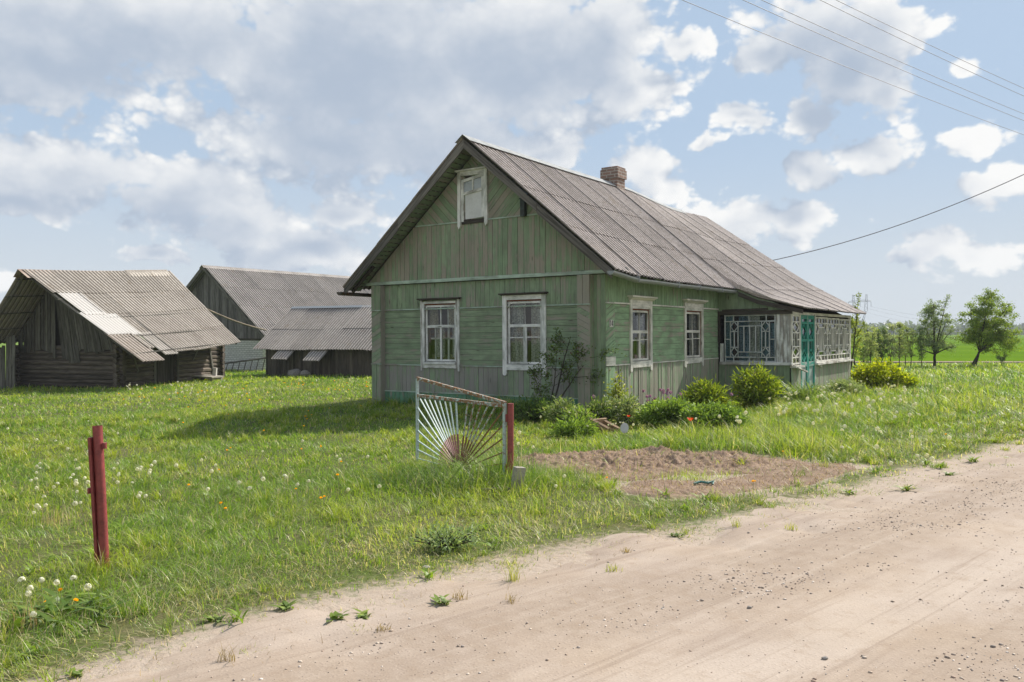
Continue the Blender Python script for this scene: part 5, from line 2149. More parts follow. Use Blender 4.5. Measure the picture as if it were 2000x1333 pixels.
def on_ray(px, py, D):
    return Vector(((px - 1000) / FPX * D, D, CAM_H - (py - HOR) * D / FPX))


WN = ['lowest', 'second lowest', 'middle', 'second highest', 'highest']
for i, (px, py1, h) in enumerate(((1352, 259, 7.4), (1472, 230, 7.4), (1507, 217, 7.7), (1622, 181, 7.7), (1652, 166, 8.0))):
    Da = (h - CAM_H) / 650 * FPX
    Db = (h - CAM_H) / (650 - py1) * FPX
    a, b = on_ray(px, 0, Da), on_ray(2000, py1, Db)
    d = (b - a).normalized()
    wire('power_line', a - d * 28 + Vector((0, 0, .9)), b + d * 26 + Vector((0, 0, .8)), 1.0, .0055, WN[i] + ' of five overhead power wires crossing the upper right sky', 'power line', 'overhead wires above the road')
wire('service_cable', on_ray(1495, 512, 29.0), on_ray(2060, 312, 27.5), .35, .014, 'single black cable rising from the house roof to the right', 'cable')

PD = 640.0
def pyl(px, py):
    return on_ray(px, py, PD)


py = thing('power_pylon', 'tall grey lattice pylon with two masts on the horizon', 'pylon', (*on_ray(1680, 650, PD)[:2], 0))
off = Vector(py.location)
mast = MB()
cross = MB()


def lat(mb, p, q, wd, n, r=.16):
    p, q = p - off, q - off
    for s in (-1, 1):
        mb.tube([p + Vector((s * wd, 0, 0)), q + Vector((s * wd * .35, 0, 0))], r, 4)
    for k in range(n):
        f0, f1 = k / n, (k + 1) / n
        s = 1 if k % 2 else -1
        mb.tube([p.lerp(q, f0) + Vector((s * wd * (1 - .65 * f0), 0, 0)), p.lerp(q, f1) + Vector((-s * wd * (1 - .65 * f1), 0, 0))], r * .7, 4)


for (b0, b1, t0, t1) in ((1678, 638, 1668, 608), (1682, 638, 1691, 608)):
    lat(mast, pyl(b0, b1), pyl(t0, t1), 1.0, 6)
for (b0, b1, t0, t1) in ((1668, 608, 1666, 576), (1691, 608, 1692, 575)):
    lat(mast, pyl(b0, b1), pyl(t0, t1), 1.3, 6)
mast.tube([pyl(1680, 638) - off, pyl(1680, 650) - off], .5, 5)
mast.build('mast', M['steel'], py)
a, b = pyl(1657, 591) - off, pyl(1701, 589) - off
for dz in (0, 1.3):
    cross.tube([a + Vector((0, 0, dz * .3)), a.lerp(b, .2) + Vector((0, 0, dz)), a.lerp(b, .8) + Vector((0, 0, dz)), b + Vector((0, 0, dz * .3))], .16, 4)
for k in range(12):
    cross.tube([a.lerp(b, .14 + k * .06), a.lerp(b, .17 + k * .06) + Vector((0, 0, 1.2))], .1, 4)
cross.build('crossarm', M['steel'], py)
for k, px in enumerate((1657, 1680, 1701)):
    mb = MB()
    mb.tube([pyl(px, 590) - off, pyl(px, 599) - off], .14, 4)
    mb.build('insulator', M['steel'], py)
for k, (px, y1) in enumerate(((1657, 652), (1680, 640), (1701, 625))):
    q = on_ray(2040 + 60 * k, y1, 520 - 20 * k)
    wire('transmission_line', pyl(px, 599), q, 6, .045, ('left', 'middle', 'right')[k] + ' of three faint wires strung from the distant pylon', 'power line', 'wires of the distant pylon', 24)

# ================================================================== plants
def leaf_arrays(pos, dirs, nrm, L, W, fold=0.25):
    """diamond leaves folded along the midrib; returns vertices and triangles"""
    n = len(pos)
    dirs = dirs / np.linalg.norm(dirs, axis=1, keepdims=True)
    side = np.cross(dirs, nrm)
    side /= np.linalg.norm(side, axis=1, keepdims=True) + 1e-9
    up = np.cross(side, dirs)
    L, W = L[:, None], W[:, None]
    mid = pos + dirs * L * 0.45
    v = np.empty((n, 4, 3))
    v[:, 0] = pos
    v[:, 1] = mid + side * W * .5 + up * W * fold
    v[:, 2] = pos + dirs * L - up * L * .12
    v[:, 3] = mid - side * W * .5 + up * W * fold
    b = np.arange(n)[:, None] * 4
    f = np.concatenate([b + np.array([[0, 1, 2]]), b + np.array([[0, 2, 3]])])
    return v.reshape(-1, 3), f


def rand_unit(rg, n, zbias=0.0):
    v = rg.normal(size=(n, 3))
    v[:, 2] += zbias
    return v / np.linalg.norm(v, axis=1, keepdims=True)


def leaf_cols(rg, n, c0, c1, per=4, rare=None, rare_p=0.0):
    t = rg.random(n)[:, None]
    c = np.array(c0) * (1 - t) + np.array(c1) * t
    c *= 1.45 * rg.uniform(.75, 1.25, n)[:, None]
    if rare is not None:
        k = rg.random(n) < rare_p
        c[k] = np.array(rare)
    return np.repeat(c, per, 0)


def grow(rg, base, length, radius, direction, level, maxlevel, branches, tips, curve=.25, split=(3, 5), lr=.62, up=.25, start=.3, tip_r=.25, spread=.9):
    n = max(4, int(length / .12)) if level else 8
    n = min(n, 9)
    pts, rad = [base], [radius]
    d = direction / np.linalg.norm(direction)
    p = base.copy()
    for i in range(n):
        d = d + rg.normal(size=3) * curve * .35 + np.array([0, 0, up * .25])
        d /= np.linalg.norm(d)
        p = p + d * length / n
        pts.append(p.copy())
        rad.append(radius * (1 - (1 - tip_r) * (i + 1) / n))
    branches.append((pts, rad, level))
    if level >= maxlevel:
        tips.append(pts)
        return
    k = rg.integers(split[0], split[1] + 1)
    for j in range(k):
        f = start + (1 - start) * (j + rg.random()) / k
        i = min(n - 1, int(f * n))
        a = pts[i + 1]
        dd = pts[i + 1] - pts[i]
        dd /= np.linalg.norm(dd)
        q = rg.normal(size=3)
        q -= dd * q.dot(dd)
        q /= np.linalg.norm(q)
        nd = dd * (1 - .3 * spread) + q * spread * rg.uniform(.7, 1.2)
        grow(rg, a, length * lr * rg.uniform(.7, 1.2) * (1.15 - .45 * f), rad[i + 1] * .62, nd, level + 1, maxlevel, branches, tips, curve, split, lr, up, .25, tip_r, spread)
    tips.append(pts[-3:])


def plant_tree(name, label, cat, loc, seed, trunks, maxlevel, leaf_n, leaf_l, leaf_w, c0, c1, group=None, parts=('trunk', 'crown'), clump=.09, zb=.2, droop=0.0, rare=None, rare_p=0, **kw):
    rg = np.random.default_rng(seed)
    t = thing(name, label, cat, loc, group=group)
    branches, tips = [], []
    for (off, d, L, r) in trunks:
        grow(rg, np.array(off, float), L, r, np.array(d, float), 0, maxlevel, branches, tips, **kw)
    mb = MB()
    for pts, rad, lv in branches:
        mb.tube(pts, [max(.003, q) for q in rad], 7 if lv == 0 else 5 if lv == 1 else 3, (rg.random(), .5, .5), caps=False)
    mb.build(parts[0], M['bark'], t, smooth=True)
    P, D = [], []
    per = max(1, leaf_n // max(1, len(tips)))
    for pts in tips:
        pts = np.array(pts)
        f = rg.random(per) ** .7 * (len(pts) - 1)
        i = np.minimum(f.astype(int), len(pts) - 2)
        q = pts[i] + (pts[i + 1] - pts[i]) * (f - i)[:, None]
        q = q + rg.normal(size=(per, 3)) * clump * rg.random((per, 1))
        P.append(q)
        D.append((pts[-1] - pts[0])[None, :] / (np.linalg.norm(pts[-1] - pts[0]) + 1e-6) * .6 + rand_unit(rg, per))
    P, D = np.concatenate(P), np.concatenate(D)
    D[:, 2] -= droop
    n = len(P)
    v, f = leaf_arrays(P, D, rand_unit(rg, n, .9), leaf_l * rg.uniform(.6, 1.25, n), leaf_w * rg.uniform(.6, 1.25, n))
    np_obj(parts[1], v, f, M['leaf'], leaf_cols(rg, n, c0, c1, 4, rare, rare_p), t)
    return t


def crown_tree(name, label, cat, loc, seed, fork, trunk_r, lobes, ncl, lpc, cr, ll, lw, c0, c1, limbs=6, stems=((0, 0),), group=None, rare=None, rare_p=0.0, zmin=.3, tops=()):
    """tree whose limbs reach leaf clumps spread through the lobes (centre, radii) of its crown"""
    rg = np.random.default_rng(seed)
    t = thing(name, label, cat, loc, group=group)
    vol = np.array([r[0] * r[1] * r[2] for _, r in lobes])
    cl = []
    while len(cl) < ncl:
        c, r = lobes[rg.choice(len(lobes), p=vol / vol.sum())]
        d = rng_unit1(rg)
        q = np.array(c) + d * np.array(r) * (rg.random() ** .42)
        if q[2] > zmin + .25 * rg.random():
            cl.append(q)
    cl += [np.array(q, float) for q in tops]
    cl = np.array(cl)
    fork = np.array(fork, float)
    far = cl[np.argsort(-np.linalg.norm(cl - fork, axis=1) + rg.random(len(cl)) * .8)]
    ends = []
    for q in far:
        if all(np.linalg.norm(q - e) > .5 * np.linalg.norm(far[0] - fork) * .55 for e in ends):
            ends.append(q)
        if len(ends) >= limbs:
            break
    mb = MB()
    for k, (sx, sy) in enumerate(stems):
        a = np.array([sx, sy, -.05])
        pts = [a * (1 - f) + fork * f + np.array([0, 0, 0]) + rg.normal(size=3) * .012 for f in np.linspace(0, 1, 5)]
        mb.tube(pts, list(np.linspace(trunk_r, trunk_r * .72, 5)), 8, (rg.random(), .5, .5), caps=False)
    samples = []
    for e in ends:
        mid = fork * .45 + e * .55 + np.array([0, 0, .10 * np.linalg.norm(e - fork)]) * (1 if e[2] > fork[2] + .3 else .3) + rg.normal(size=3) * .06
        pts = [fork * (1 - f) ** 2 + 2 * mid * f * (1 - f) + (fork * .15 + e * .85) * f * f for f in np.linspace(0, 1, 9)]
        mb.tube(pts, list(np.linspace(trunk_r * .58, .006, 9)), 6, (rg.random(), .5, .5), caps=False)
        samples += pts[2:]
    samples = np.array(samples)
    P, D = [], []
    for q in cl:
        dd = np.linalg.norm(samples - q, axis=1) + .35 * np.maximum(0, samples[:, 2] - q[2])
        a = samples[np.argmin(dd)]
        mid = (a + q) / 2 + rg.normal(size=3) * .05 + np.array([0, 0, .03])
        pts = [a * (1 - f) ** 2 + 2 * mid * f * (1 - f) + q * f * f for f in np.linspace(0, 1, 5)]
        mb.tube(pts, [.011, .009, .007, .005, .003], 4, (rg.random(), .5, .5), caps=False)
        n = int(lpc * rg.uniform(.5, 1.4))
        f = rg.random((n, 1)) ** .6
        o = a * (1 - f) * .6 + q * (1 - (1 - f) * .6)
        rr_ = cr * rg.uniform(.7, 1.3)
        P.append(o + rg.normal(size=(n, 3)) * rr_ * np.array([.6, .6, .42]))
        out = (q - fork) / (np.linalg.norm(q - fork) + 1e-6)
        D.append(out[None] * .5 + rand_unit(rg, n) + np.array([0, 0, -.15]))
    mb.build('trunk', M['bark'], t, smooth=True)
    P, D = np.concatenate(P), np.concatenate(D)
    n = len(P)
    v, f = leaf_arrays(P, D, rand_unit(rg, n, .9), ll * rg.uniform(.6, 1.25, n), lw * rg.uniform(.6, 1.25, n))
    np_obj('crown', v, f, M['leaf'], leaf_cols(rg, n, c0, c1, 4, rare, rare_p), t)
    return t


def rng_unit1(rg):
    v = rg.normal(size=3)
    return v / np.linalg.norm(v)


# --- the trees beyond the lawn
x, y, z = at(1897, 38.0)
crown_tree('leaning_tree', 'broad leaning tree with twin stems and a dense rounded crown', 'tree', (x, y, z), 21, (.40, .05, .72), .062,
           [((.85, 0, 2.05), (1.25, 1.2, 1.35)), ((.35, 0, 1.75), (.95, .9, .95)), ((1.45, 0, 1.35), (.75, .8, .85))], 165, 115, .16, .085, .042,
           (.10, .165, .028), (.24, .30, .05), limbs=9, stems=((-.03, 0), (.17, .05)), rare=(.26, .29, .05), rare_p=.12, zmin=.45,
           tops=((.75, 0, 3.5), (1.15, .1, 3.45), (-.1, 0, 2.9), (1.75, 0, 2.7), (1.85, 0, .75), (1.6, .1, .55)))
x, y, z = at(1825, 38.6)
crown_tree('apple_tree', 'slender upright apple tree with a loose airy crown', 'tree', (x, y, z), 5, (.02, 0, .62), .07,
           [((.02, 0, 1.95), (.78, .7, 1.05)), ((.05, 0, 1.05), (1.05, .9, .5)), ((-.3, 0, 2.45), (.42, .4, .7)), ((.45, 0, 2.5), (.36, .35, .75))], 175, 56, .13, .07, .038,
           (.12, .175, .075), (.22, .27, .14), limbs=11, rare=(.42, .42, .36), rare_p=.06, zmin=.6, tops=((.62, 0, 3.3), (.56, 0, 3.05), (-.2, 0, 3.15), (-.3, 0, 2.9), (.15, 0, 3.0)))
sap = [(1668, 36.5, 1.95, 'yellowish', .45), (1700, 37.2, 1.75, 'pale', .40), (1722, 38.0, 1.75, 'dark', .30), (1738, 38.3, 1.95, 'grey', .42), (1756, 38.6, 1.95, 'pale', .36), (1779, 38.6, 1.80, 'twiggy', .40), (1800, 39.0, 1.75, 'dark', .36), (1686, 38.5, 1.9, 'leafy', .42), (1711, 39.5, 1.85, 'yellowish', .4), (1768, 40.0, 1.8, 'leafy', .4)]
LAB = ['yellow-green sapling rising right beside the porch corner', 'pale green sapling behind the yellow shrub', 'dark narrow sapling just right of the yellow shrub', 'whitish green sapling with twin stems in the row of saplings',
       'tallest pale sapling of the row in front of the field', 'twiggy thin-leaved sapling next but one to the apple tree', 'dark leafy sapling next to the apple tree', 'leafy sapling behind the others near the porch', 'yellow-green sapling half hidden behind the dark narrow one', 'leafy sapling half hidden behind the tallest pale one']
for i, (px, D, h, k, wd_) in enumerate(sap):
    x, y, z = at(px, D)
    cc = {'yellowish': ((.16, .20, .04), (.28, .31, .07)), 'pale': ((.15, .185, .08), (.27, .30, .16)), 'dark': ((.075, .12, .04), (.13, .175, .07)), 'grey': ((.16, .19, .11), (.30, .32, .22)), 'twiggy': ((.13, .17, .06), (.22, .26, .11)), 'leafy': ((.11, .16, .045), (.2, .24, .075))}[k]
    h *= 1.12
    cc = tuple(tuple(1.25 * q for q in c_) for c_ in cc)
    crown_tree('sapling', LAB[i], 'young tree', (x, y, z), 60 + i, (.02, 0, .40), .022, [((0, 0, h * .55), (wd_, wd_, h * .47))], 34 if k == 'twiggy' else 52, 48, .085, .062, .036, *cc,
               limbs=4, stems=((0, 0), (.1, 0)) if k in ('grey', 'yellowish') else ((0, 0),), group='saplings in the row before the field', rare=(.42, .42, .36), rare_p=.06, zmin=.12)
x, y, z = at(1655, 25.8)
plant_tree('young_tree', 'thin bent young tree rising in front of the porch roof corner', 'young tree', (x, y, z), 91,
           [((0, 0, 0), (.22, 0, 1), 2.3, .035)], 1, 420, .075, .042, (.12, .18, .04), (.24, .27, .06), clump=.05, lr=.3, split=(6, 7), spread=.7, up=.05, start=.35, curve=.16, parts=('stem', 'leaves'))
x, y, z = at(1957, 37.5)
crown_tree('sapling', 'lone short sapling under the right side of the broad leaning tree', 'young tree', (x, y, z), 93, (.0, 0, .3), .014, [((0, 0, .5), (.22, .2, .3))], 16, 30, .06, .055, .035, (.1, .16, .06), (.2, .25, .1), limbs=3, zmin=.1)


# --- shrubs and bedding plants
def shrub(name, label, cat, loc, seed, rx, ry, h, n, ll, lw, c0, c1, group=None, stems=26, clump=.05, rare=None, rare_p=0, up=.5, parts=('stems', 'leaves'), lean=(0, 0), shell=.55, jit=.78):
    rg = np.random.default_rng(seed)
    t = thing(name, label, cat, loc, group=group)
    mb = MB()
    tipsP, tipsD = [], []
    for k in range(stems):
        a = rg.uniform(0, 6.283)
        rr = math.sqrt(rg.random())
        top = np.array([math.cos(a) * rr * rx + lean[0], math.sin(a) * rr * ry + lean[1], h * math.sqrt(max(.05, 1 - .8 * rr * rr)) * rg.uniform(jit, 1.08)])
        b0 = np.array([math.cos(a) * rr * rx * .25, math.sin(a) * rr * ry * .25, 0])
        m1 = b0 * .5 + top * .5 + np.array([0, 0, h * .12])
        pts = [b0 * (1 - s) ** 2 + 2 * m1 * s * (1 - s) + top * s * s for s in np.linspace(0, 1, 6)]
        mb.tube(pts, [.008, .007, .006, .005, .004, .003], 4, (rg.random(), .5, .5), caps=False)
        tipsP.append(pts)
    mb.build(parts[0], M['bark'], t)
    per = n // stems
    P, D = [], []
    for pts in tipsP:
        pts = np.array(pts)
        f = (1 - rg.random(per) ** 1.6 * (1 - 0.12)) * 5 * .999 if shell else rg.random(per) * 4.999
        i = f.astype(int)
        q = pts[i] + (pts[np.minimum(i + 1, 5)] - pts[i]) * (f - i)[:, None] + rg.normal(size=(per, 3)) * clump
        q[:, 2] = np.maximum(q[:, 2], .02)
        P.append(q)
        o = q - np.array([0, 0, h * .3])
        o /= np.linalg.norm(o, axis=1, keepdims=True)
        D.append(o * .8 + rand_unit(rg, per) * .9 + np.array([0, 0, up * .4]))
    P, D = np.concatenate(P), np.concatenate(D)
    m = len(P)
    v, f = leaf_arrays(P, D, rand_unit(rg, m, 1.2), ll * rg.uniform(.6, 1.3, m), lw * rg.uniform(.6, 1.3, m))
    np_obj(parts[1], v, f, M['leaf'], leaf_cols(rg, m, c0, c1, 4, rare, rare_p), t)
    return t


def hp(v, u):
    x, y = HR[0] + v * VX[0] + u * UY[0], HR[1] + v * VX[1] + u * UY[1]
    return x, y, float(hz(x, y))


x, y, z = at(1718, 23.6)
shrub('yellow_shrub', 'bright yellow-green rounded shrub at the far porch corner', 'shrub', (x, y, z), 31, .68, .62, .74, 3600, .10, .06, (.15, .21, .01), (.42, .43, .015), stems=60, clump=.07)
shrub('yellow_shrub', 'low yellow-green offshoot on the right of the rounded shrub', 'shrub', (x + .62, y - .15, z), 32, .40, .4, .36, 1500, .07, .045, (.13, .21, .01), (.38, .41, .015), stems=26, clump=.06)
x, y, z = at(1478, 17.9)
shrub('peony_bush', 'larger dark green budding peony bush below the porch window', 'bush', (x, y, z), 33, .56, .48, .80, 3000, .13, .034, (.085, .14, .012), (.25, .29, .03), jit=.5, stems=64, clump=.055, rare=(.42, .32, .30), rare_p=.012)
x, y, z = at(1382, 16.9)
shrub('peony_bush', 'smaller dark green budding peony bush left of the porch', 'bush', (x, y, z), 34, .45, .4, .60, 2300, .13, .034, (.085, .14, .012), (.25, .29, .03), jit=.5, stems=46, clump=.05, rare=(.42, .32, .30), rare_p=.012)
x, y, z = at(1306, 14.2)
shrub('leafy_mound', 'low dense leafy mound left of the red poppy', 'plant', (x, y, z), 35, .52, .4, .44, 6500, .075, .026, (.10, .17, .03), (.21, .29, .06), stems=110, clump=.045, parts=('stems', 'leaves'))
x, y, z = at(1396, 13.7)
shrub('leafy_mound', 'low dense leafy mound right of the red poppy', 'plant', (x, y, z), 36, .52, .4, .38, 6500, .075, .026, (.10, .17, .03), (.20, .28, .06), stems=110, clump=.045)
x, y, z = at(1652, 21.0)
shrub('grey_plant', 'grey-green feathery plant between the porch and the yellow shrub', 'plant', (x, y, z), 37, .5, .4, .36, 2600, .10, .018, (.15, .20, .10), (.24, .29, .16), stems=60, clump=.05)
x, y, z = hp(.28, -.05)
shrub('climbing_shrub', 'small bright leafy climber on the sunny corner of the house', 'shrub', (x, y, z), 38, .13, .13, .78, 700, .06, .038, (.15, .20, .035), (.30, .32, .06), stems=14, clump=.075, shell=0)
# rose bush leaning over the shaded gable
rg = np.random.default_rng(77)
x, y, z = hp(-1.05, -.42)
plant_tree('rose_bush', 'straggly dark rose bush leaning against the shaded gable corner', 'bush', (x, y, z), 78,
           [((0, 0, 0), (.42, -.1, 1), 1.55, .022), ((-.05, 0, 0), (.30, -.1, 1), 1.15, .018), ((.05, .02, 0), (.62, -.2, 1), 1.35, .02), ((-.1, .05, 0), (-.15, -.1, 1), .75, .012)], 2, 1500, .055, .034, (.05, .08, .02), (.10, .15, .035), clump=.075, lr=.42, split=(4, 6), spread=.85, up=-.02, start=.35, curve=.2, parts=('stems', 'leaves'), rare=(.13, .06, .03), rare_p=.05)
# weeds in the shade along the gable foot
WL = ['dark weed clump behind the red gate post at the house foot', 'tall pale-flowered weed in front of the gable foot', 'leafy weed clump left of the broken crate', 'weed clump behind the broken crate', 'grey flowering weed at the sunny house corner', 'nettle clump in the shade left of the rose bush', 'sunlit weed clump in front of the crate']
for i, (px, D, rx, h, c0, c1, rare) in enumerate(((1040, 14.9, .35, .42, (.05, .09, .02), (.09, .14, .03), None), (1098, 14.3, .28, .46, (.09, .14, .04), (.2, .25, .1), (.5, .48, .36)), (1128, 13.9, .26, .34, (.09, .16, .03), (.2, .27, .06), (.45, .45, .3)),
                                           (1172, 14.6, .34, .40, (.07, .12, .025), (.15, .2, .05), (.4, .4, .3)), (1222, 14.6, .34, .46, (.12, .17, .06), (.24, .29, .13), (.62, .6, .52)), (1062, 15.3, .4, .45, (.04, .08, .018), (.08, .12, .03), None), (1120, 13.0, .32, .24, (.1, .17, .03), (.2, .28, .05), None))):
    x, y, z = at(px, D)
    shrub('weed_clump', WL[i], 'weed', (x, y, z), 110 + i, rx, rx * .8, h, 1300, .075, .024, c0, c1, stems=40, clump=.05, rare=rare, rare_p=.10, group='weeds round the house corner')


def strap_clump(name, label, cat, loc, seed, n, h, w_, rad, c0, c1, group=None, arch=.8, oval=False):
    """clump of long arching leaves"""
    rg = np.random.default_rng(seed)
    v, f = blades(rg, rg.normal(size=(n, 2)) * rad * .5, np.full(n, 0.0), h * rg.uniform(.6, 1.15, n), np.full(n, w_) * rg.uniform(.7, 1.2, n), arch * rg.uniform(.5, 1.3, n), rg.uniform(0, 6.283, n), segs=4, oval=oval)
    o = np_obj(name, v, f, M['leaf'], leaf_cols(rg, n, c0, c1, len(v) // n))
    o.location = loc
    return tag(o, label, cat, group)


def blades(rg, xy, z0, h, wd, bend, ang, segs=2, oval=False):
    """ribbon blades: returns vertices and faces (each blade = segs*2+1 vertices)"""
    n = len(xy)
    d = np.stack([np.cos(ang), np.sin(ang)], 1)
    s = np.stack([-d[:, 1], d[:, 0]], 1)
    k = segs * 2 + 1
    v = np.empty((n, k, 3))
    for i in range(segs + 1):
        t = i / segs
        out = bend * h * t ** 1.8
        zz = h * t * (1 - .28 * np.minimum(bend, 1.6) * t)
        c = xy + d * out[:, None]
        if i < segs:
            ww = wd * (math.sin(math.pi * (.10 + .80 * t)) if oval else (1 - t) ** .55) * .5
            v[:, 2 * i, :2] = c - s * ww[:, None]
            v[:, 2 * i + 1, :2] = c + s * ww[:, None]
            v[:, 2 * i, 2] = v[:, 2 * i + 1, 2] = z0 + zz
        else:
            v[:, 2 * i, :2] = c
            v[:, 2 * i, 2] = z0 + zz
    b = np.arange(n)[:, None] * k
    quads = [b + np.array([[2 * i, 2 * i + 1, 2 * i + 3, 2 * i + 2]]) for i in range(segs - 1)]
    tri = b + np.array([[2 * segs - 2, 2 * segs - 1, 2 * segs]])
    return v.reshape(-1, 3), ([np.concatenate(quads)] if quads else []) + [tri]


for i, (px, D, h, n, lb_) in enumerate(((1562, 19.2, .62, 150, 'clump of long arching daylily leaves at the near porch corner'), (1592, 19.8, .50, 130, 'clump of arching daylily leaves in front of the teal door'), (1618, 18.4, .40, 120, 'arching leaf clump out in the grass before the teal door'), (1640, 19.5, .34, 90, 'small arching leaf clump right of the teal door'))):
    x, y, z = at(px, D)
    strap_clump('daylily', lb_, 'plant', (x, y, z), 140 + i, n, h, .028, .34, (.09, .15, .03), (.21, .27, .06), 'daylilies before the porch')

# ------------------------------------------------------------------ grass
rg = np.random.default_rng(2024)


def shade_free(x, y):
    return x * 0


def grass_height(x, y):
    """sward height in metres"""
    v, u = to_house(x, y)
    base = .05 + .07 * fbm(x * .35, y * .35, 5, 3) + .13 * np.maximum(0, fbm(x * 1.5, y * 1.5, 6, 3) - .42)
    s = sd_road(x, y)
    r = np.hypot(x, y)
    # meadow right of the house
    base = base + .15 * sstep(1.6, 3.4, v) * sstep(-9, -4, u) * sstep(-1.0, -2.6, s)
    base = base + .06 * sstep(22, 40, r)
    # unmown rim around the gate, the post and the walls
    for (cx, cy, rad, add) in ((-.55, 9.0, .8, .26), (-.1, 8.75, .5, .15), (gx0, gy0, .3, .08), (.2, 8.3, .4, .06), (.5, 10.6, .5, .12), (3.9, 11.2, .7, .12)):
        base = base + add * np.exp(-((x - cx) ** 2 + (y - cy) ** 2) / rad ** 2)
    dv = np.where((v > -6.2) & (v < .3), np.abs(u + .05), 9)
    base = base + .16 * np.exp(-dv / .5) * (u < .2)
    base = base * sstep(.4, -.7, s) + .03 * (1 - sstep(.4, -.7, s))
    lawn_wear = sstep(.55, .75, fbm(x * .8 + 7, y * .8, 15, 3)) * sstep(9, 5, r)
    return np.maximum(.02, base * (1 - .45 * lawn_wear))


def grass_density(x, y):
    s = sd_road(x, y)
    n = fbm(x * 2.2, y * 2.2, 12, 4)
    d = sstep(.50, -.45, s + (n - .5) * 2.2)
    d = np.maximum(d, .16 * sstep(.56, .70, n) * sstep(1.1, .1, s))
    d = d * (1 - .95 * sstep(-.12, .12, soil_mask(x, y)))
    patch = fbm(x * 1.1 + 3, y * 1.1, 31, 4)
    d = d * (.45 + .55 * sstep(.30, .5, patch))
    d = d * ~in_house(x, y, -.05)
    bx, by = bl(x, y)
    d = d * ~((bx > -BW) & (bx < .0) & (by > 0) & (by < BL))
    d = d * (y > 1.0)
    return d


def bl_np(x, y):
    return bl(x, y)


V_, F4, F3, C_ = [], [], [], []
off_v = 0
for (r0, r1, dens_, wd_, segs) in ((2.8, 6.5, 3000, .0044, 3), (6.5, 10, 2000, .0056, 2), (10, 15, 1150, .0085, 2), (15, 22, 560, .013, 2), (22, 32, 240, .021, 2), (32, 47, 95, .034, 2)):
    amax = R_(44)
    area = amax * (r1 * r1 - r0 * r0)
    n = int(area * dens_)
    rr_ = np.sqrt(rg.uniform(r0 * r0, r1 * r1, n))
    aa = rg.uniform(-amax, amax, n)
    x, y = rr_ * np.sin(aa), rr_ * np.cos(aa)
    # gather blades into tufts
    cell = .05 * (r0 / 5)
    tx, ty = np.round(x / cell), np.round(y / cell)
    jx = (np.sin(tx * 12.9898 + ty * 78.233) * 43758.5453) % 1.0
    jy = (np.sin(tx * 39.346 + ty * 11.135) * 24634.6345) % 1.0
    k = rg.random(n) < .55
    x = np.where(k, (tx + jx - .5) * cell + rg.normal(size=n) * cell * .16, x)
    y = np.where(k, (ty + jy - .5) * cell + rg.normal(size=n) * cell * .16, y)
    keep = rg.random(n) < grass_density(x, y)
    x, y, k = x[keep], y[keep], k[keep]
    n = len(x)
    hh = grass_height(x, y)
    tall = rg.random(n)
    h = hh * rg.uniform(.4, 1.3, n) * np.where(tall > .985, 1.6, 1.0)
    bend = rg.uniform(.15, 2.2, n)
    wave = fbm(x * .9, y * .9, 71, 2) * 6.283 * 2
    ang = np.where(rg.random(n) < .35, wave, rg.uniform(0, 6.283, n))
    wd = wd_ * rg.uniform(.6, 1.4, n)
    v, fs = blades(rg, np.stack([x, y], 1), hz(x, y) - .008, h, wd, bend, ang, segs)
    kk = segs * 2 + 1
    # colour: lush, yellow-green and straw mixed in drifts
    drift = fbm(x * .55, y * .55, 91, 4)
    lush, yel, straw, deep = np.array((.205, .345, .030)), np.array((.405, .49, .052)), np.array((.70, .62, .38)), np.array((.09, .18, .025))
    t = np.clip(sstep(.35, .65, drift) + rg.normal(size=n) * .22, 0, 1)[:, None]
    c = lush * (1 - t) + yel * t
    t = np.clip(t + .5 * (sstep(.5, .66, fbm(x * 1.7, y * 1.7, 94, 3)) - .4)[:, None], 0, 1)
    q = rg.random(n)
    dry = .09 + .26 * sstep(-1.8, -.2, sd_road(x, y)) + .18 * sstep(.55, .75, fbm(x * .8 + 7, y * .8, 15, 3)) * (rr_[keep] < 11)
    c = np.where((q < dry)[:, None], straw * rg.uniform(.6, 1.1, n)[:, None], c)
    c = np.where((q > .86)[:, None], deep, c)
    c = np.where(((q > .80) & (q < .86))[:, None], np.array((.24, .31, .17)), c)
    c = c * rg.uniform(.75, 1.2, n)[:, None]
    V_.append(v)
    C_.append(np.repeat(c, kk, 0))
    for f in fs:
        (F4 if f.shape[1] == 4 else F3).append(f + off_v)
    off_v += len(v)
# looser tufts that stand out of the sward
nt_ = 2600
rr_ = np.sqrt(rg.uniform(3.6 ** 2, 20 ** 2, nt_))
aa = rg.uniform(-R_(42), R_(42), nt_)
x, y = rr_ * np.sin(aa), rr_ * np.cos(aa)
keep = rg.random(nt_) < grass_density(x, y) * (.25 + 1.5 * sstep(.45, .62, fbm(x * 1.2, y * 1.2, 123, 3)))
x, y = x[keep], y[keep]
per = 34
n = len(x) * per
spread = np.repeat(rg.uniform(.018, .05, len(x)), per)
X, Y = np.repeat(x, per) + rg.normal(size=n) * spread, np.repeat(y, per) + rg.normal(size=n) * spread
hh = np.repeat(grass_height(x, y) * rg.uniform(1.1, 1.75, len(x)) + .03, per) * rg.uniform(.5, 1.15, n)
rad = np.hypot(X, Y)
v, fs = blades(rg, np.stack([X, Y], 1), hz(X, Y) - .008, hh, .0042 * np.maximum(1, rad / 6.5) * rg.uniform(.7, 1.4, n), rg.uniform(.3, 1.5, n), rg.uniform(0, 6.283, n), 3)
V_.append(v)
t = rg.random((len(x), 1))
tc_ = np.array((.15, .265, .025)) * (1 - t) + np.array((.40, .46, .06)) * t
c = np.repeat(tc_, per, 0) * rg.uniform(.7, 1.2, (n, 1))
q = rg.random(n) < .12
c[q] = np.array((.62, .55, .33))
C_.append(np.repeat(c, 7, 0))
for f in fs:
    (F4 if f.shape[1] == 4 else F3).append(f + off_v)
off_v += len(v)
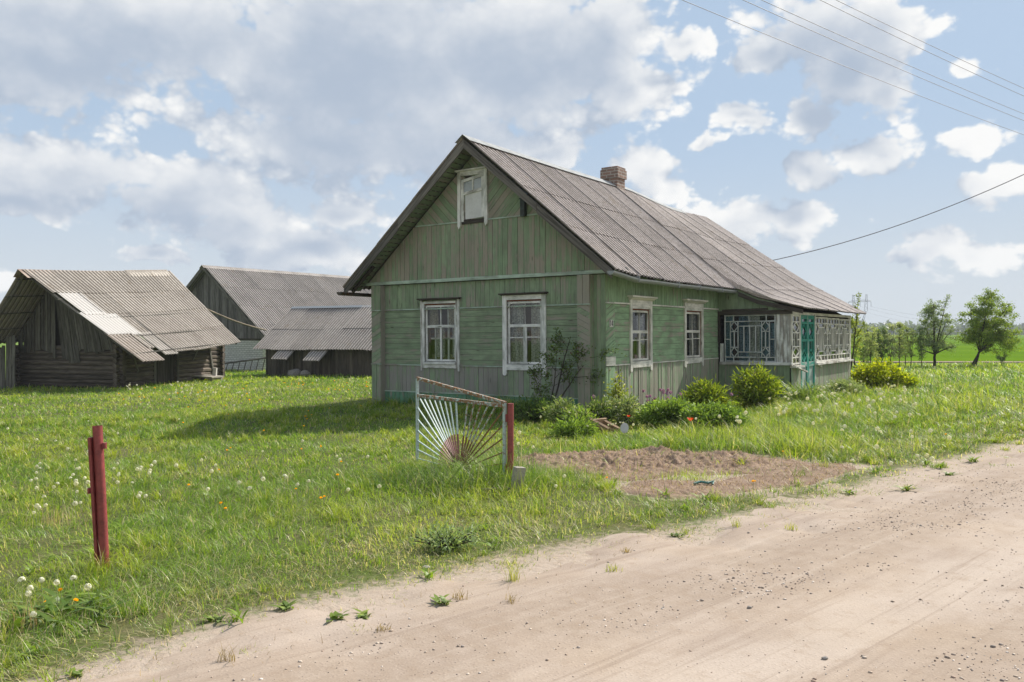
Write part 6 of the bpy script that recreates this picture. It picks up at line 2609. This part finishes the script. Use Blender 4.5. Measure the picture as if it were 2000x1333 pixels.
# seed stalks and broad weed leaves among the grass
n = 5200
rr_ = np.sqrt(rg.uniform(4 ** 2, 30 ** 2, n))
aa = rg.uniform(-R_(40), R_(40), n)
x, y = rr_ * np.sin(aa), rr_ * np.cos(aa)
keep = rg.random(n) < grass_density(x, y) * .8
x, y, rr2 = x[keep], y[keep], rr_[keep]
n = len(x)
v, fs = blades(rg, np.stack([x, y], 1), hz(x, y), grass_height(x, y) * rg.uniform(1.3, 2.1, n), .0022 * np.maximum(1, rr2 / 7), rg.uniform(.1, .5, n), rg.uniform(0, 6.283, n), 3)
V_.append(v)
C_.append(np.repeat(np.array((.36, .34, .20)) * rg.uniform(.7, 1.2, n)[:, None], 7, 0))
for f in fs:
    (F4 if f.shape[1] == 4 else F3).append(f + off_v)
off_v += len(v)
nr = 1500
rr_ = np.sqrt(rg.uniform(4 ** 2, 26 ** 2, nr))
aa = rg.uniform(-R_(40), R_(40), nr)
x, y = rr_ * np.sin(aa), rr_ * np.cos(aa)
keep = (rg.random(nr) < grass_density(x, y)) & (fbm(x * .7, y * .7, 55, 3) > .47)
x, y = x[keep], y[keep]
per = 9
n = len(x) * per
X = np.repeat(x, per) + rg.normal(size=n) * .02
Y = np.repeat(y, per) + rg.normal(size=n) * .02
rad = np.repeat(np.hypot(x, y), per)
v, fs = blades(rg, np.stack([X, Y], 1), hz(X, Y), np.repeat(rg.uniform(.05, .11, len(x)), per) * rg.uniform(.7, 1.2, n), rg.uniform(.014, .026, n), rg.uniform(.6, 1.7, n), rg.uniform(0, 6.283, n), 3, True)
V_.append(v)
C_.append(np.repeat((np.array((.15, .25, .03)) + rg.random((n, 1)) * np.array((.12, .13, .02))), 7, 0))
for f in fs:
    (F4 if f.shape[1] == 4 else F3).append(f + off_v)
off_v += len(v)
grass = np_obj('grass', np.concatenate(V_), [np.concatenate(F4), np.concatenate(F3)], M['grassblade'], np.concatenate(C_))
tag(grass, 'sunlit spring grass of mixed green and straw blades over the yard', 'grass', kind='stuff')
print('grass verts', off_v)

# straw and roots on the dug soil
n = 11000
x, y = rg.uniform(-.2, 4.2, n), rg.uniform(8.2, 11.4, n)
keep = soil_mask(x, y) > .05
x, y = x[keep], y[keep]
n = len(x)
v, fs = blades(rg, np.stack([x, y], 1), soil_z(x, y), rg.uniform(.02, .075, n), rg.uniform(.002, .006, n), rg.uniform(.8, 2.6, n), rg.uniform(0, 6.283, n), 2)
o = np_obj('dead_roots', v, fs, M['leaf'], leaf_cols(rg, n, (.055, .036, .024), (.36, .26, .16), 5))
tag(o, 'dry grass roots and straw strewn over the dug soil', 'straw', kind='stuff')

# dead stalks and litter where the turf gives way to sand
n = 15000
rr_ = np.sqrt(rg.uniform(3.4 ** 2, 14 ** 2, n))
aa = rg.uniform(-R_(40), R_(42), n)
x, y = rr_ * np.sin(aa), rr_ * np.cos(aa)
s_ = sd_road(x, y)
keep = rg.random(n) < np.exp(-((s_ - .25) / .42) ** 2) * sstep(.36, .62, fbm(x * 2.4, y * 2.4, 133, 4))
x, y = x[keep], y[keep]
n = len(x)
v, fs = blades(rg, np.stack([x, y], 1), np.maximum(hz(x, y), road_z(x, y)), rg.uniform(.012, .045, n), rg.uniform(.002, .0045, n), rg.uniform(.8, 3.0, n), rg.uniform(0, 6.283, n), 2)
o = np_obj('dry_litter', v, fs, M['leaf'], leaf_cols(rg, n, (.10, .07, .04), (.34, .25, .14), 5))
tag(o, 'brown dead grass and crumbs along the ragged road verge', 'litter', kind='stuff')
x, y, z = gp(112, 1215)
strap_clump('dandelion_plant', 'large dark dandelion leaf rosette under the flowers at lower left', 'weed', (x, y, z), 190, 60, .17, .034, .26, (.06, .11, .015), (.14, .20, .03), None, 1.3, True)
x, y, z = gp(50, 1232)
strap_clump('dead_stalks', 'withered tan flower stalks at the left picture edge beside the dandelion rosette', 'weed', (x, y, z), 191, 22, .17, .005, .09, (.30, .20, .13), (.42, .32, .22), None, .3)
x, y, z = gp(118, 1030)
strap_clump('dead_stalks', 'withered tan flower stalks among the white dandelions left of the red post', 'weed', (x, y, z), 192, 46, .22, .005, .22, (.30, .22, .14), (.45, .36, .25), None, .35)

# tufts and rosettes standing alone on the road edge
TUFT = [(1003, 1143, .20, 'wiry', 'wiry yellow-green grass tuft alone on the sand near the picture middle'), (442, 1302, .12, 'dry', 'brownish dry tuft low on the road sand'), (145, 1322, .06, 'leaf', 'broad-leaved weed at the bottom left road edge'),
        (862, 1190, .07, 'leaf', 'small green rosette on the sand left of a brown-stalked one'), (897, 1181, .09, 'dry', 'brown-stalked small rosette beside a green one'), (1000, 1188, .08, 'dry', 'tiny brown-stalked plant below the wiry tuft'),
        (657, 1216, .07, 'leaf', 'flat green rosette on the sand at lower left'), (708, 1210, .06, 'leaf', 'tiny flat rosette right of another on the sand'), (1197, 1124, .07, 'wiry', 'short pale tuft on the sand right of the wiry one'),
        (1772, 960, .13, 'leaf', 'bright dandelion rosette alone on the road sand at right'), (1663, 966, .10, 'leaf', 'flat dark green rosette at the road rim'), (1857, 932, .10, 'leaf', 'small bright rosette on the road rim far right'), (1902, 905, .18, 'leaf', 'tall leafy weed on the far right road rim'),
        (1545, 1040, .10, 'wiry', 'loose thin tuft on the sand at right'), (1320, 1050, .07, 'leaf', 'low rosette where the grass ends, right of the soil clods'), (1225, 1085, .07, 'dry', 'dark dry tuft on the sand below the bare patch'), (1440, 1035, .12, 'wiry', 'grassy tuft at the tip of the grass strip'),
        (560, 1192, .08, 'leaf', 'leafy weed clump at the lower left grass edge'), (420, 1215, .07, 'leaf', 'spreading weed at the grass edge near the lower left'), (870, 1072, .17, 'grey', 'grey-green feathery weed in the grass above the road'), (745, 1245, .06, 'dry', 'wisp of dry grass on the sand at lower left')]
for i, (px, py_, h, k, lb_) in enumerate(TUFT):
    x, y, z = gp(px, py_)
    z = max(z, float(road_z(np.array(x), np.array(y))))
    if k == 'wiry':
        strap_clump('grass_tuft', lb_, 'grass tuft', (x, y, z), 200 + i, 36, h * .8, .0045, .05, (.17, .22, .03), (.34, .32, .09), 'plants on the road edge', .7)
    elif k == 'dry':
        strap_clump('dry_tuft', lb_, 'grass tuft', (x, y, z), 200 + i, 30, h * .7, .004, .04, (.16, .12, .05), (.3, .22, .11), 'plants on the road edge', .9)
    elif k == 'grey':
        shrub('grey_weed', lb_, 'weed', (x, y, z), 200 + i, .26, .2, h, 650, .05, .012, (.17, .24, .10), (.25, .32, .16), stems=30, jit=.4, clump=.03, group='plants on the road edge')
    else:
        strap_clump('leaf_rosette', lb_, 'weed', (x, y, z), 200 + i, 15, h * .62, .026, .04, (.08, .13, .02), (.18, .23, .04), 'plants on the road edge', 1.7, True)

# ------------------------------------------------------------------ flowers
def stalk_arr(rg, h, lean, r):
    return [(0, 0, 0), (lean * .4, 0, h * .55), (lean, 0, h)]


def make_seedhead(seed, full):
    """fluffy dandelion head: rays with tiny parasols round a small core"""
    rg = np.random.default_rng(seed)
    h, lean = .0, .0
    m = 105
    d = rand_unit(rg, m)
    if full < 1:
        d = d[d[:, 2] > -.2 + rg.random(m) * .6]
        m = len(d)
    R = .0215
    tip = d * R
    t1 = np.cross(d, rg.normal(size=(m, 3)))
    t1 /= np.linalg.norm(t1, axis=1, keepdims=True)
    t2 = np.cross(d, t1)
    s = .0058
    v = np.concatenate([np.stack([tip + t1 * s * math.cos(a) + t2 * s * math.sin(a) + d * .0018, tip + t1 * s * math.cos(a + 2.09) + t2 * s * math.sin(a + 2.09) + d * .0018, tip + t1 * s * math.cos(a + 4.19) + t2 * s * math.sin(a + 4.19) + d * .0018], 1).reshape(-1, 3) for a in (0, 1.05)])
    f = np.arange(len(v)).reshape(-1, 3)
    c = np.tile(np.array((.84, .83, .79)), (len(v), 1))
    rv = np.stack([d * .003, d * .003 + t1 * .0012, tip], 1).reshape(-1, 3)
    rf_ = np.arange(len(rv)).reshape(-1, 3) + len(v)
    v = np.concatenate([v, rv])
    c = np.concatenate([c, np.tile(np.array((.62, .58, .50)), (len(rv), 1))])
    return np_mesh('seed_head', v, np.concatenate([f, rf_]), M['flower'], c)


def make_yellow(seed):
    rg = np.random.default_rng(seed)
    m = 90
    a = rg.uniform(0, 6.283, m)
    e = rg.random(m) ** .7
    d = np.stack([np.cos(a) * e, np.sin(a) * e, .55 + .4 * (1 - e)], 1)
    v, f = leaf_arrays(np.zeros((m, 3)), d, rand_unit(rg, m, 1), np.full(m, .022) * rg.uniform(.8, 1.1, m), np.full(m, .006))
    c = leaf_cols(rg, m, (.80, .45, .01), (.85, .55, .02), 4)
    return np_mesh('flower_head', v, f, M['flower'], c)


HEADS = [make_seedhead(300 + i, 1 if i < 2 else .5) for i in range(3)]
YELL = [make_yellow(310 + i) for i in range(2)]
STALK = []
for i in range(3):
    mb = MB()
    mb.tube([(0, 0, 0), (.006 * (i - 1), .004, .5), (.02 * (i - 1), .0, 1.0)], [.0024, .0022, .0018], 5, caps=False)
    STALK.append(mb.mesh('stalk', M.setdefault('stalk', mat_plain('pale_flower_stalk', (.30, .33, .16), .7, 0, .2, 6, bump=0))))
FW = random.Random(99)


def dandelion(kind, px=None, py_=None, xy=None, h=None, sc=1.0):
    if xy is None:
        x, y, z = gp(px, py_)
    else:
        x, y = xy
        z = float(hz(x, y))
    hh = h or float(grass_height(np.array(x), np.array(y))) * FW.uniform(1.1, 1.6) + .05
    far = math.hypot(x, y)
    s = sc * FW.uniform(.6, .95) * (1.0 if far < 14 else 1.1)
    white = kind == 'white'
    lb_ = 'white dandelion seed head on a thin stalk in the grass' if white else 'yellow dandelion flower open in the grass'
    hd = bpy.data.objects.new('seed_head' if white else 'flower_head', FW.choice(HEADS) if white else FW.choice(YELL))
    k = FW.randrange(3)
    if far < 13:
        t = thing('dandelion', lb_, 'dandelion', (x, y, z), (0, 0, FW.uniform(0, 6.28)), 'white dandelion seed heads' if white else 'yellow dandelion flowers')
        st = bpy.data.objects.new('stalk', STALK[k])
        st.scale = (1, 1, hh)
        st.parent = t
        COL.objects.link(st)
        hd.parent = t
        hd.location = (.02 * (k - 1), 0, hh + (.012 if white else .0))
        hd.rotation_euler = (FW.uniform(-.4, .4), FW.uniform(-.4, .4), 0)
    else:
        hd.name = 'dandelion'
        hd.location = (x, y, z + hh)
        hd.rotation_euler = (FW.uniform(-.5, .5), FW.uniform(-.5, .5), FW.uniform(0, 6.28))
        tag(hd, lb_, 'dandelion', 'white dandelion seed heads' if white else 'yellow dandelion flowers')
    hd.scale = (s, s, s)
    COL.objects.link(hd)


nw = ny = 0


def scatter(kind, n, x0, x1, y0, y1, pw=1.0, **kw):
    c = 0
    for _ in range(n * 8):
        if c >= n:
            break
        px = FW.uniform(x0, x1)
        py_ = y0 + (y1 - y0) * FW.random() ** pw
        x, y, z = gp(px, py_)
        if FW.random() < float(grass_density(np.array([x]), np.array([y]))[0]):
            dandelion(kind, xy=(x, y), **kw)
            c += 1


for (px, py_) in ((82, 1190), (146, 1190), (108, 1205), (176, 1200), (56, 1210), (40, 1195), (48, 1240), (62, 1260)):
    dandelion('white', px, py_, h=FW.uniform(.13, .22), sc=1.1)
dandelion('yellow', 145, 1210, h=.10, sc=1.1)
dandelion('yellow', 82, 1205, h=.07)
dandelion('yellow', 122, 1195, h=.12)
scatter('white', 26, 60, 185, 930, 1060, h=.2)
scatter('white', 14, 215, 310, 930, 1010, h=.17)
scatter('white', 18, 0, 800, 830, 1040)
scatter('white', 18, 0, 740, 770, 850)
scatter('white', 42, 230, 500, 762, 785, sc=1.35)
scatter('white', 12, 380, 760, 880, 1000)
scatter('white', 60, 1500, 1800, 775, 850, sc=1.45)
scatter('white', 50, 1400, 2000, 780, 930, sc=1.35)
scatter('white', 10, 1000, 1450, 830, 880)
scatter('white', 6, 1000, 1400, 930, 1000)
scatter('yellow', 30, 540, 735, 752, 775, sc=1.3)
scatter('yellow', 24, 230, 560, 765, 800, sc=1.3)
scatter('yellow', 16, 330, 740, 780, 860)
for (px, py_) in ((447, 895), (443, 902), (625, 890), (629, 892), (428, 940), (662, 962), (1186, 960), (1472, 970), (1480, 972), (1527, 905), (1848, 872)):
    dandelion('yellow', px, py_ + 6)
scatter('yellow', 8, 300, 700, 880, 1050)

# purple alliums, poppies
mb = MB()
rg = np.random.default_rng(8)
m = 130
d = rand_unit(rg, m)
v, f = leaf_arrays(d * .012, d, rand_unit(rg, m), np.full(m, .024), np.full(m, .010))
ALL = np_mesh('flower_head', v, f, M['flower'], leaf_cols(rg, m, (.30, .15, .36), (.46, .28, .50), 4))
for i, (px, py_, base) in enumerate(((1257, 764, 800), (1264, 775, 802), (1270, 774, 802), (1276, 782, 803), (1280, 779, 803), (1265, 784, 803), (1290, 762, 800), (1296, 768, 801), (1303, 768, 800), (1305, 762, 800), (1310, 767, 801), (1304, 778, 802), (1296, 763, 801), (1329, 771, 800), (1160, 775, 815), (1429, 771, 806))):
    D = FPX * CAM_H / (base - HOR)
    D = min(D, 16.6)
    x, y, z = at(px, D)
    zt = CAM_H - (py_ - HOR) * D / FPX
    lb_ = 'purple allium ball on a stalk before the sunny house wall'
    if px == 1160:
        lb_ = 'single purple allium ball before the shaded house corner'
    if px == 1429:
        lb_ = 'single purple allium ball between the two peony bushes'
    t = thing('allium', lb_, 'flower', (x, y, z), (0, 0, rnd.uniform(0, 6)), 'purple alliums')
    hd = bpy.data.objects.new('flower_head', ALL)
    hd.location = (0, 0, zt - z)
    hd.scale = (1.0,) * 3
    hd.parent = t
    COL.objects.link(hd)
    st = bpy.data.objects.new('stalk', STALK[1])
    st.scale = (1.3, 1.3, zt - z)
    st.parent = t
    COL.objects.link(st)
for i, (px, py_, D, lb_, s) in enumerate(((1349, 821, 13.0, 'large red poppy in bloom between the two leafy mounds', 1.0), (1228, 814, 14.0, 'small orange-red poppy by the house corner', .6))):
    x, y, z = at(px, D)
    zt = CAM_H - (py_ - HOR) * D / FPX
    t = thing('poppy', lb_, 'flower', (x, y, z))
    m = 9
    a = np.arange(m) * 2.4
    rg = np.random.default_rng(70 + i)
    V, Fq, C = [], [], []
    for k in range(7):
        ang = k * 2.5
        for j in range(4):
            pass
        us_ = np.linspace(-1, 1, 6)
        ts_ = np.linspace(0, 1, 5)
        b = len(V)
        Rr = (.055 if k < 4 else .042) * s
        for t_i in ts_:
            for u_i in us_:
                aa = ang + u_i * .75 * (.35 + .65 * t_i ** .5)
                el_ = .25 + .95 * t_i + .08 * math.sin(u_i * 9 + k)
                r_ = Rr * math.sin(min(el_, 1.5)) * t_i ** .55
                V.append((math.cos(aa) * r_, math.sin(aa) * r_, Rr * (t_i * 1.0) * (1.05 - .25 * u_i * u_i) + .004 * math.sin(u_i * 7 + k) - .02 * s))
                C.append((.72, .055 + .03 * (k % 2), .018) if t_i > .2 else (.5, .03, .02))
        for p in range(4):
            for q in range(5):
                o = b + p * 6 + q
                Fq.append((o, o + 1, o + 7, o + 6))
    hd = np_obj('flower_head', np.array(V), np.array(Fq), M['flower'], np.array(C), t)
    hd.location = (0, 0, zt - z)
    st = bpy.data.objects.new('stalk', STALK[1])
    st.scale = (1.6, 1.6, zt - z)
    st.parent = t
    COL.objects.link(st)

# ------------------------------------------------------------------ gravel and stones on the road
rg = np.random.default_rng(55)
ico_v = np.array([(0, 0, 1), (.89, 0, .45), (.28, .85, .45), (-.72, .53, .45), (-.72, -.53, .45), (.28, -.85, .45), (.72, .53, -.45), (-.28, .85, -.45), (-.89, 0, -.45), (-.28, -.85, -.45), (.72, -.53, -.45), (0, 0, -1)])
ico_f = np.array([(0, 1, 2), (0, 2, 3), (0, 3, 4), (0, 4, 5), (0, 5, 1), (1, 6, 2), (2, 7, 3), (3, 8, 4), (4, 9, 5), (5, 10, 1), (6, 7, 2), (7, 8, 3), (8, 9, 4), (9, 10, 5), (10, 6, 1), (11, 7, 6), (11, 8, 7), (11, 9, 8), (11, 10, 9), (11, 6, 10)])
n = 100000
rr_ = np.sqrt(rg.uniform(3.4 ** 2, 15 ** 2, n))
aa = rg.uniform(-R_(38), R_(44), n)
x, y = rr_ * np.sin(aa), rr_ * np.cos(aa)
s = sd_road(x, y)
lane = .10 + .9 * np.exp(-((s - 1.15) / .36) ** 2) + .9 * np.exp(-((s - 2.75) / .4) ** 2) + .7 * np.exp(-((s - 4.3) / .4) ** 2)
keep = (s > .15) & (s < 7) & (rg.random(n) < lane * (.25 + 1.2 * sstep(.4, .65, fbm(x * 1.3, y * 1.3, 66, 3))))
x, y = x[keep], y[keep]
n = len(x)
size = .0022 + .0060 * rg.random(n) ** 6 + .002 * rg.random(n)
J = rg.uniform(.7, 1.25, (n, 12, 1))
sc = np.stack([size * rg.uniform(.9, 1.6, n), size * rg.uniform(.8, 1.2, n), size * rg.uniform(.5, .9, n)], 1)[:, None, :]
ca, sa = np.cos(rg.uniform(0, 6.28, n))[:, None], np.sin(rg.uniform(0, 6.28, n))[:, None]
v = ico_v[None] * J * sc
v = np.stack([v[..., 0] * ca - v[..., 1] * sa, v[..., 0] * sa + v[..., 1] * ca, v[..., 2]], -1)
v += np.stack([x, y, road_z(x, y) + sc[:, 0, 2] * .45], 1)[:, None, :]
f = (np.arange(n)[:, None, None] * 12 + ico_f[None]).reshape(-1, 3)
pal = np.array([(.34, .27, .21), (.44, .37, .30), (.26, .21, .175), (.55, .49, .43), (.30, .22, .17), (.22, .185, .16)])
c = 1.25 * pal[rg.integers(0, len(pal), n)] * rg.uniform(.8, 1.2, (n, 1))
m_, t_n, b_n = pbr('gravel')
at_ = t_n.new('ShaderNodeAttribute', attribute_name='Col')
t_n.put(b_n.inputs['Base Color'], at_.outputs['Color'])
b_n.inputs['Roughness'].default_value = .85
o = np_obj('gravel', v.reshape(-1, 3), f, m_, np.repeat(c, 12, 0))
tag(o, 'small brown and grey gravel strewn over the sandy road', 'gravel', kind='stuff')
for i, (px, py_, s_, lb_) in enumerate(((1465, 1200, .016, 'reddish pebble alone on the road sand, the largest near the middle'), (1613, 1298, .018, 'flat pale pebble on the road at the lower right'), (832, 1110, .035, 'brownish stone at the grass edge above the road'), (1800, 1037, .013, 'dark pebble among the road gravel at right'))):
    x, y, z = gp(px, py_)
    z = float(road_z(np.array(x), np.array(y)))
    rock('pebble', (x, y, z + s_ * .3), (s_, s_ * .8, s_ * .6), 40 + i, M['stone'], lb_)

# ------------------------------------------------------------------ far wood on the horizon
rg = np.random.default_rng(404)
pts, cols = [], []
Vf, Cf = [], []
for k in range(1500):
    a = rg.uniform(R_(-40), R_(46))
    D = rg.uniform(560, 640)
    x, y = D * math.sin(a) / max(.5, math.cos(a)) * .75, D
    hh = 8.5 * (.75 + .5 * fbm(np.array([a * 14.0]), np.array([.5]), 8, 3)[0]) * rg.uniform(.8, 1.15) * (1.0 if a < R_(29) else .72)
    w_ = rg.uniform(3.0, 6.0)
    m = 26
    q = rand_unit(rg, m) * np.array([w_, w_, hh * .55]) * rg.uniform(.5, 1, (m, 1)) + np.array([x, y, hh * .52])
    Vf.append(q)
    t = rg.random()
    Cf.append(np.tile((np.array((.11, .15, .10)) * (1 - t) + np.array((.15, .19, .135)) * t), (m, 1)) * rg.uniform(.8, 1.2, (m, 1)))
P = np.concatenate(Vf)
n = len(P)
v, f = leaf_arrays(P, rand_unit(rg, n), rand_unit(rg, n, .5), rg.uniform(2.5, 4.5, n), rg.uniform(2.2, 3.5, n))
o = np_obj('forest', v, f, M['leaf'], np.repeat(np.concatenate(Cf), 4, 0))
tag(o, 'dark line of far wood along the horizon beyond the fields', 'forest', kind='stuff')

# ------------------------------------------------------------------ air
mb = MB()
mb.box((0, 330, 19.25), (1600, 760, 41.5))
hm = bpy.data.materials.new('haze')
hm.use_nodes = True
t = NT(hm.node_tree)
t.n.clear()
pv = t.new('ShaderNodeVolumePrincipled')
pv.inputs['Color'].default_value = (.86, .92, 1.0, 1)
pv.inputs['Density'].default_value = 0.00045
o_ = t.new('ShaderNodeOutputMaterial')
t.l.new(pv.outputs[0], o_.inputs['Volume'])
hz_o = mb.build('haze', hm)
tag(hz_o, 'thin bluish summer haze over the far fields and wood', 'haze', kind='stuff')
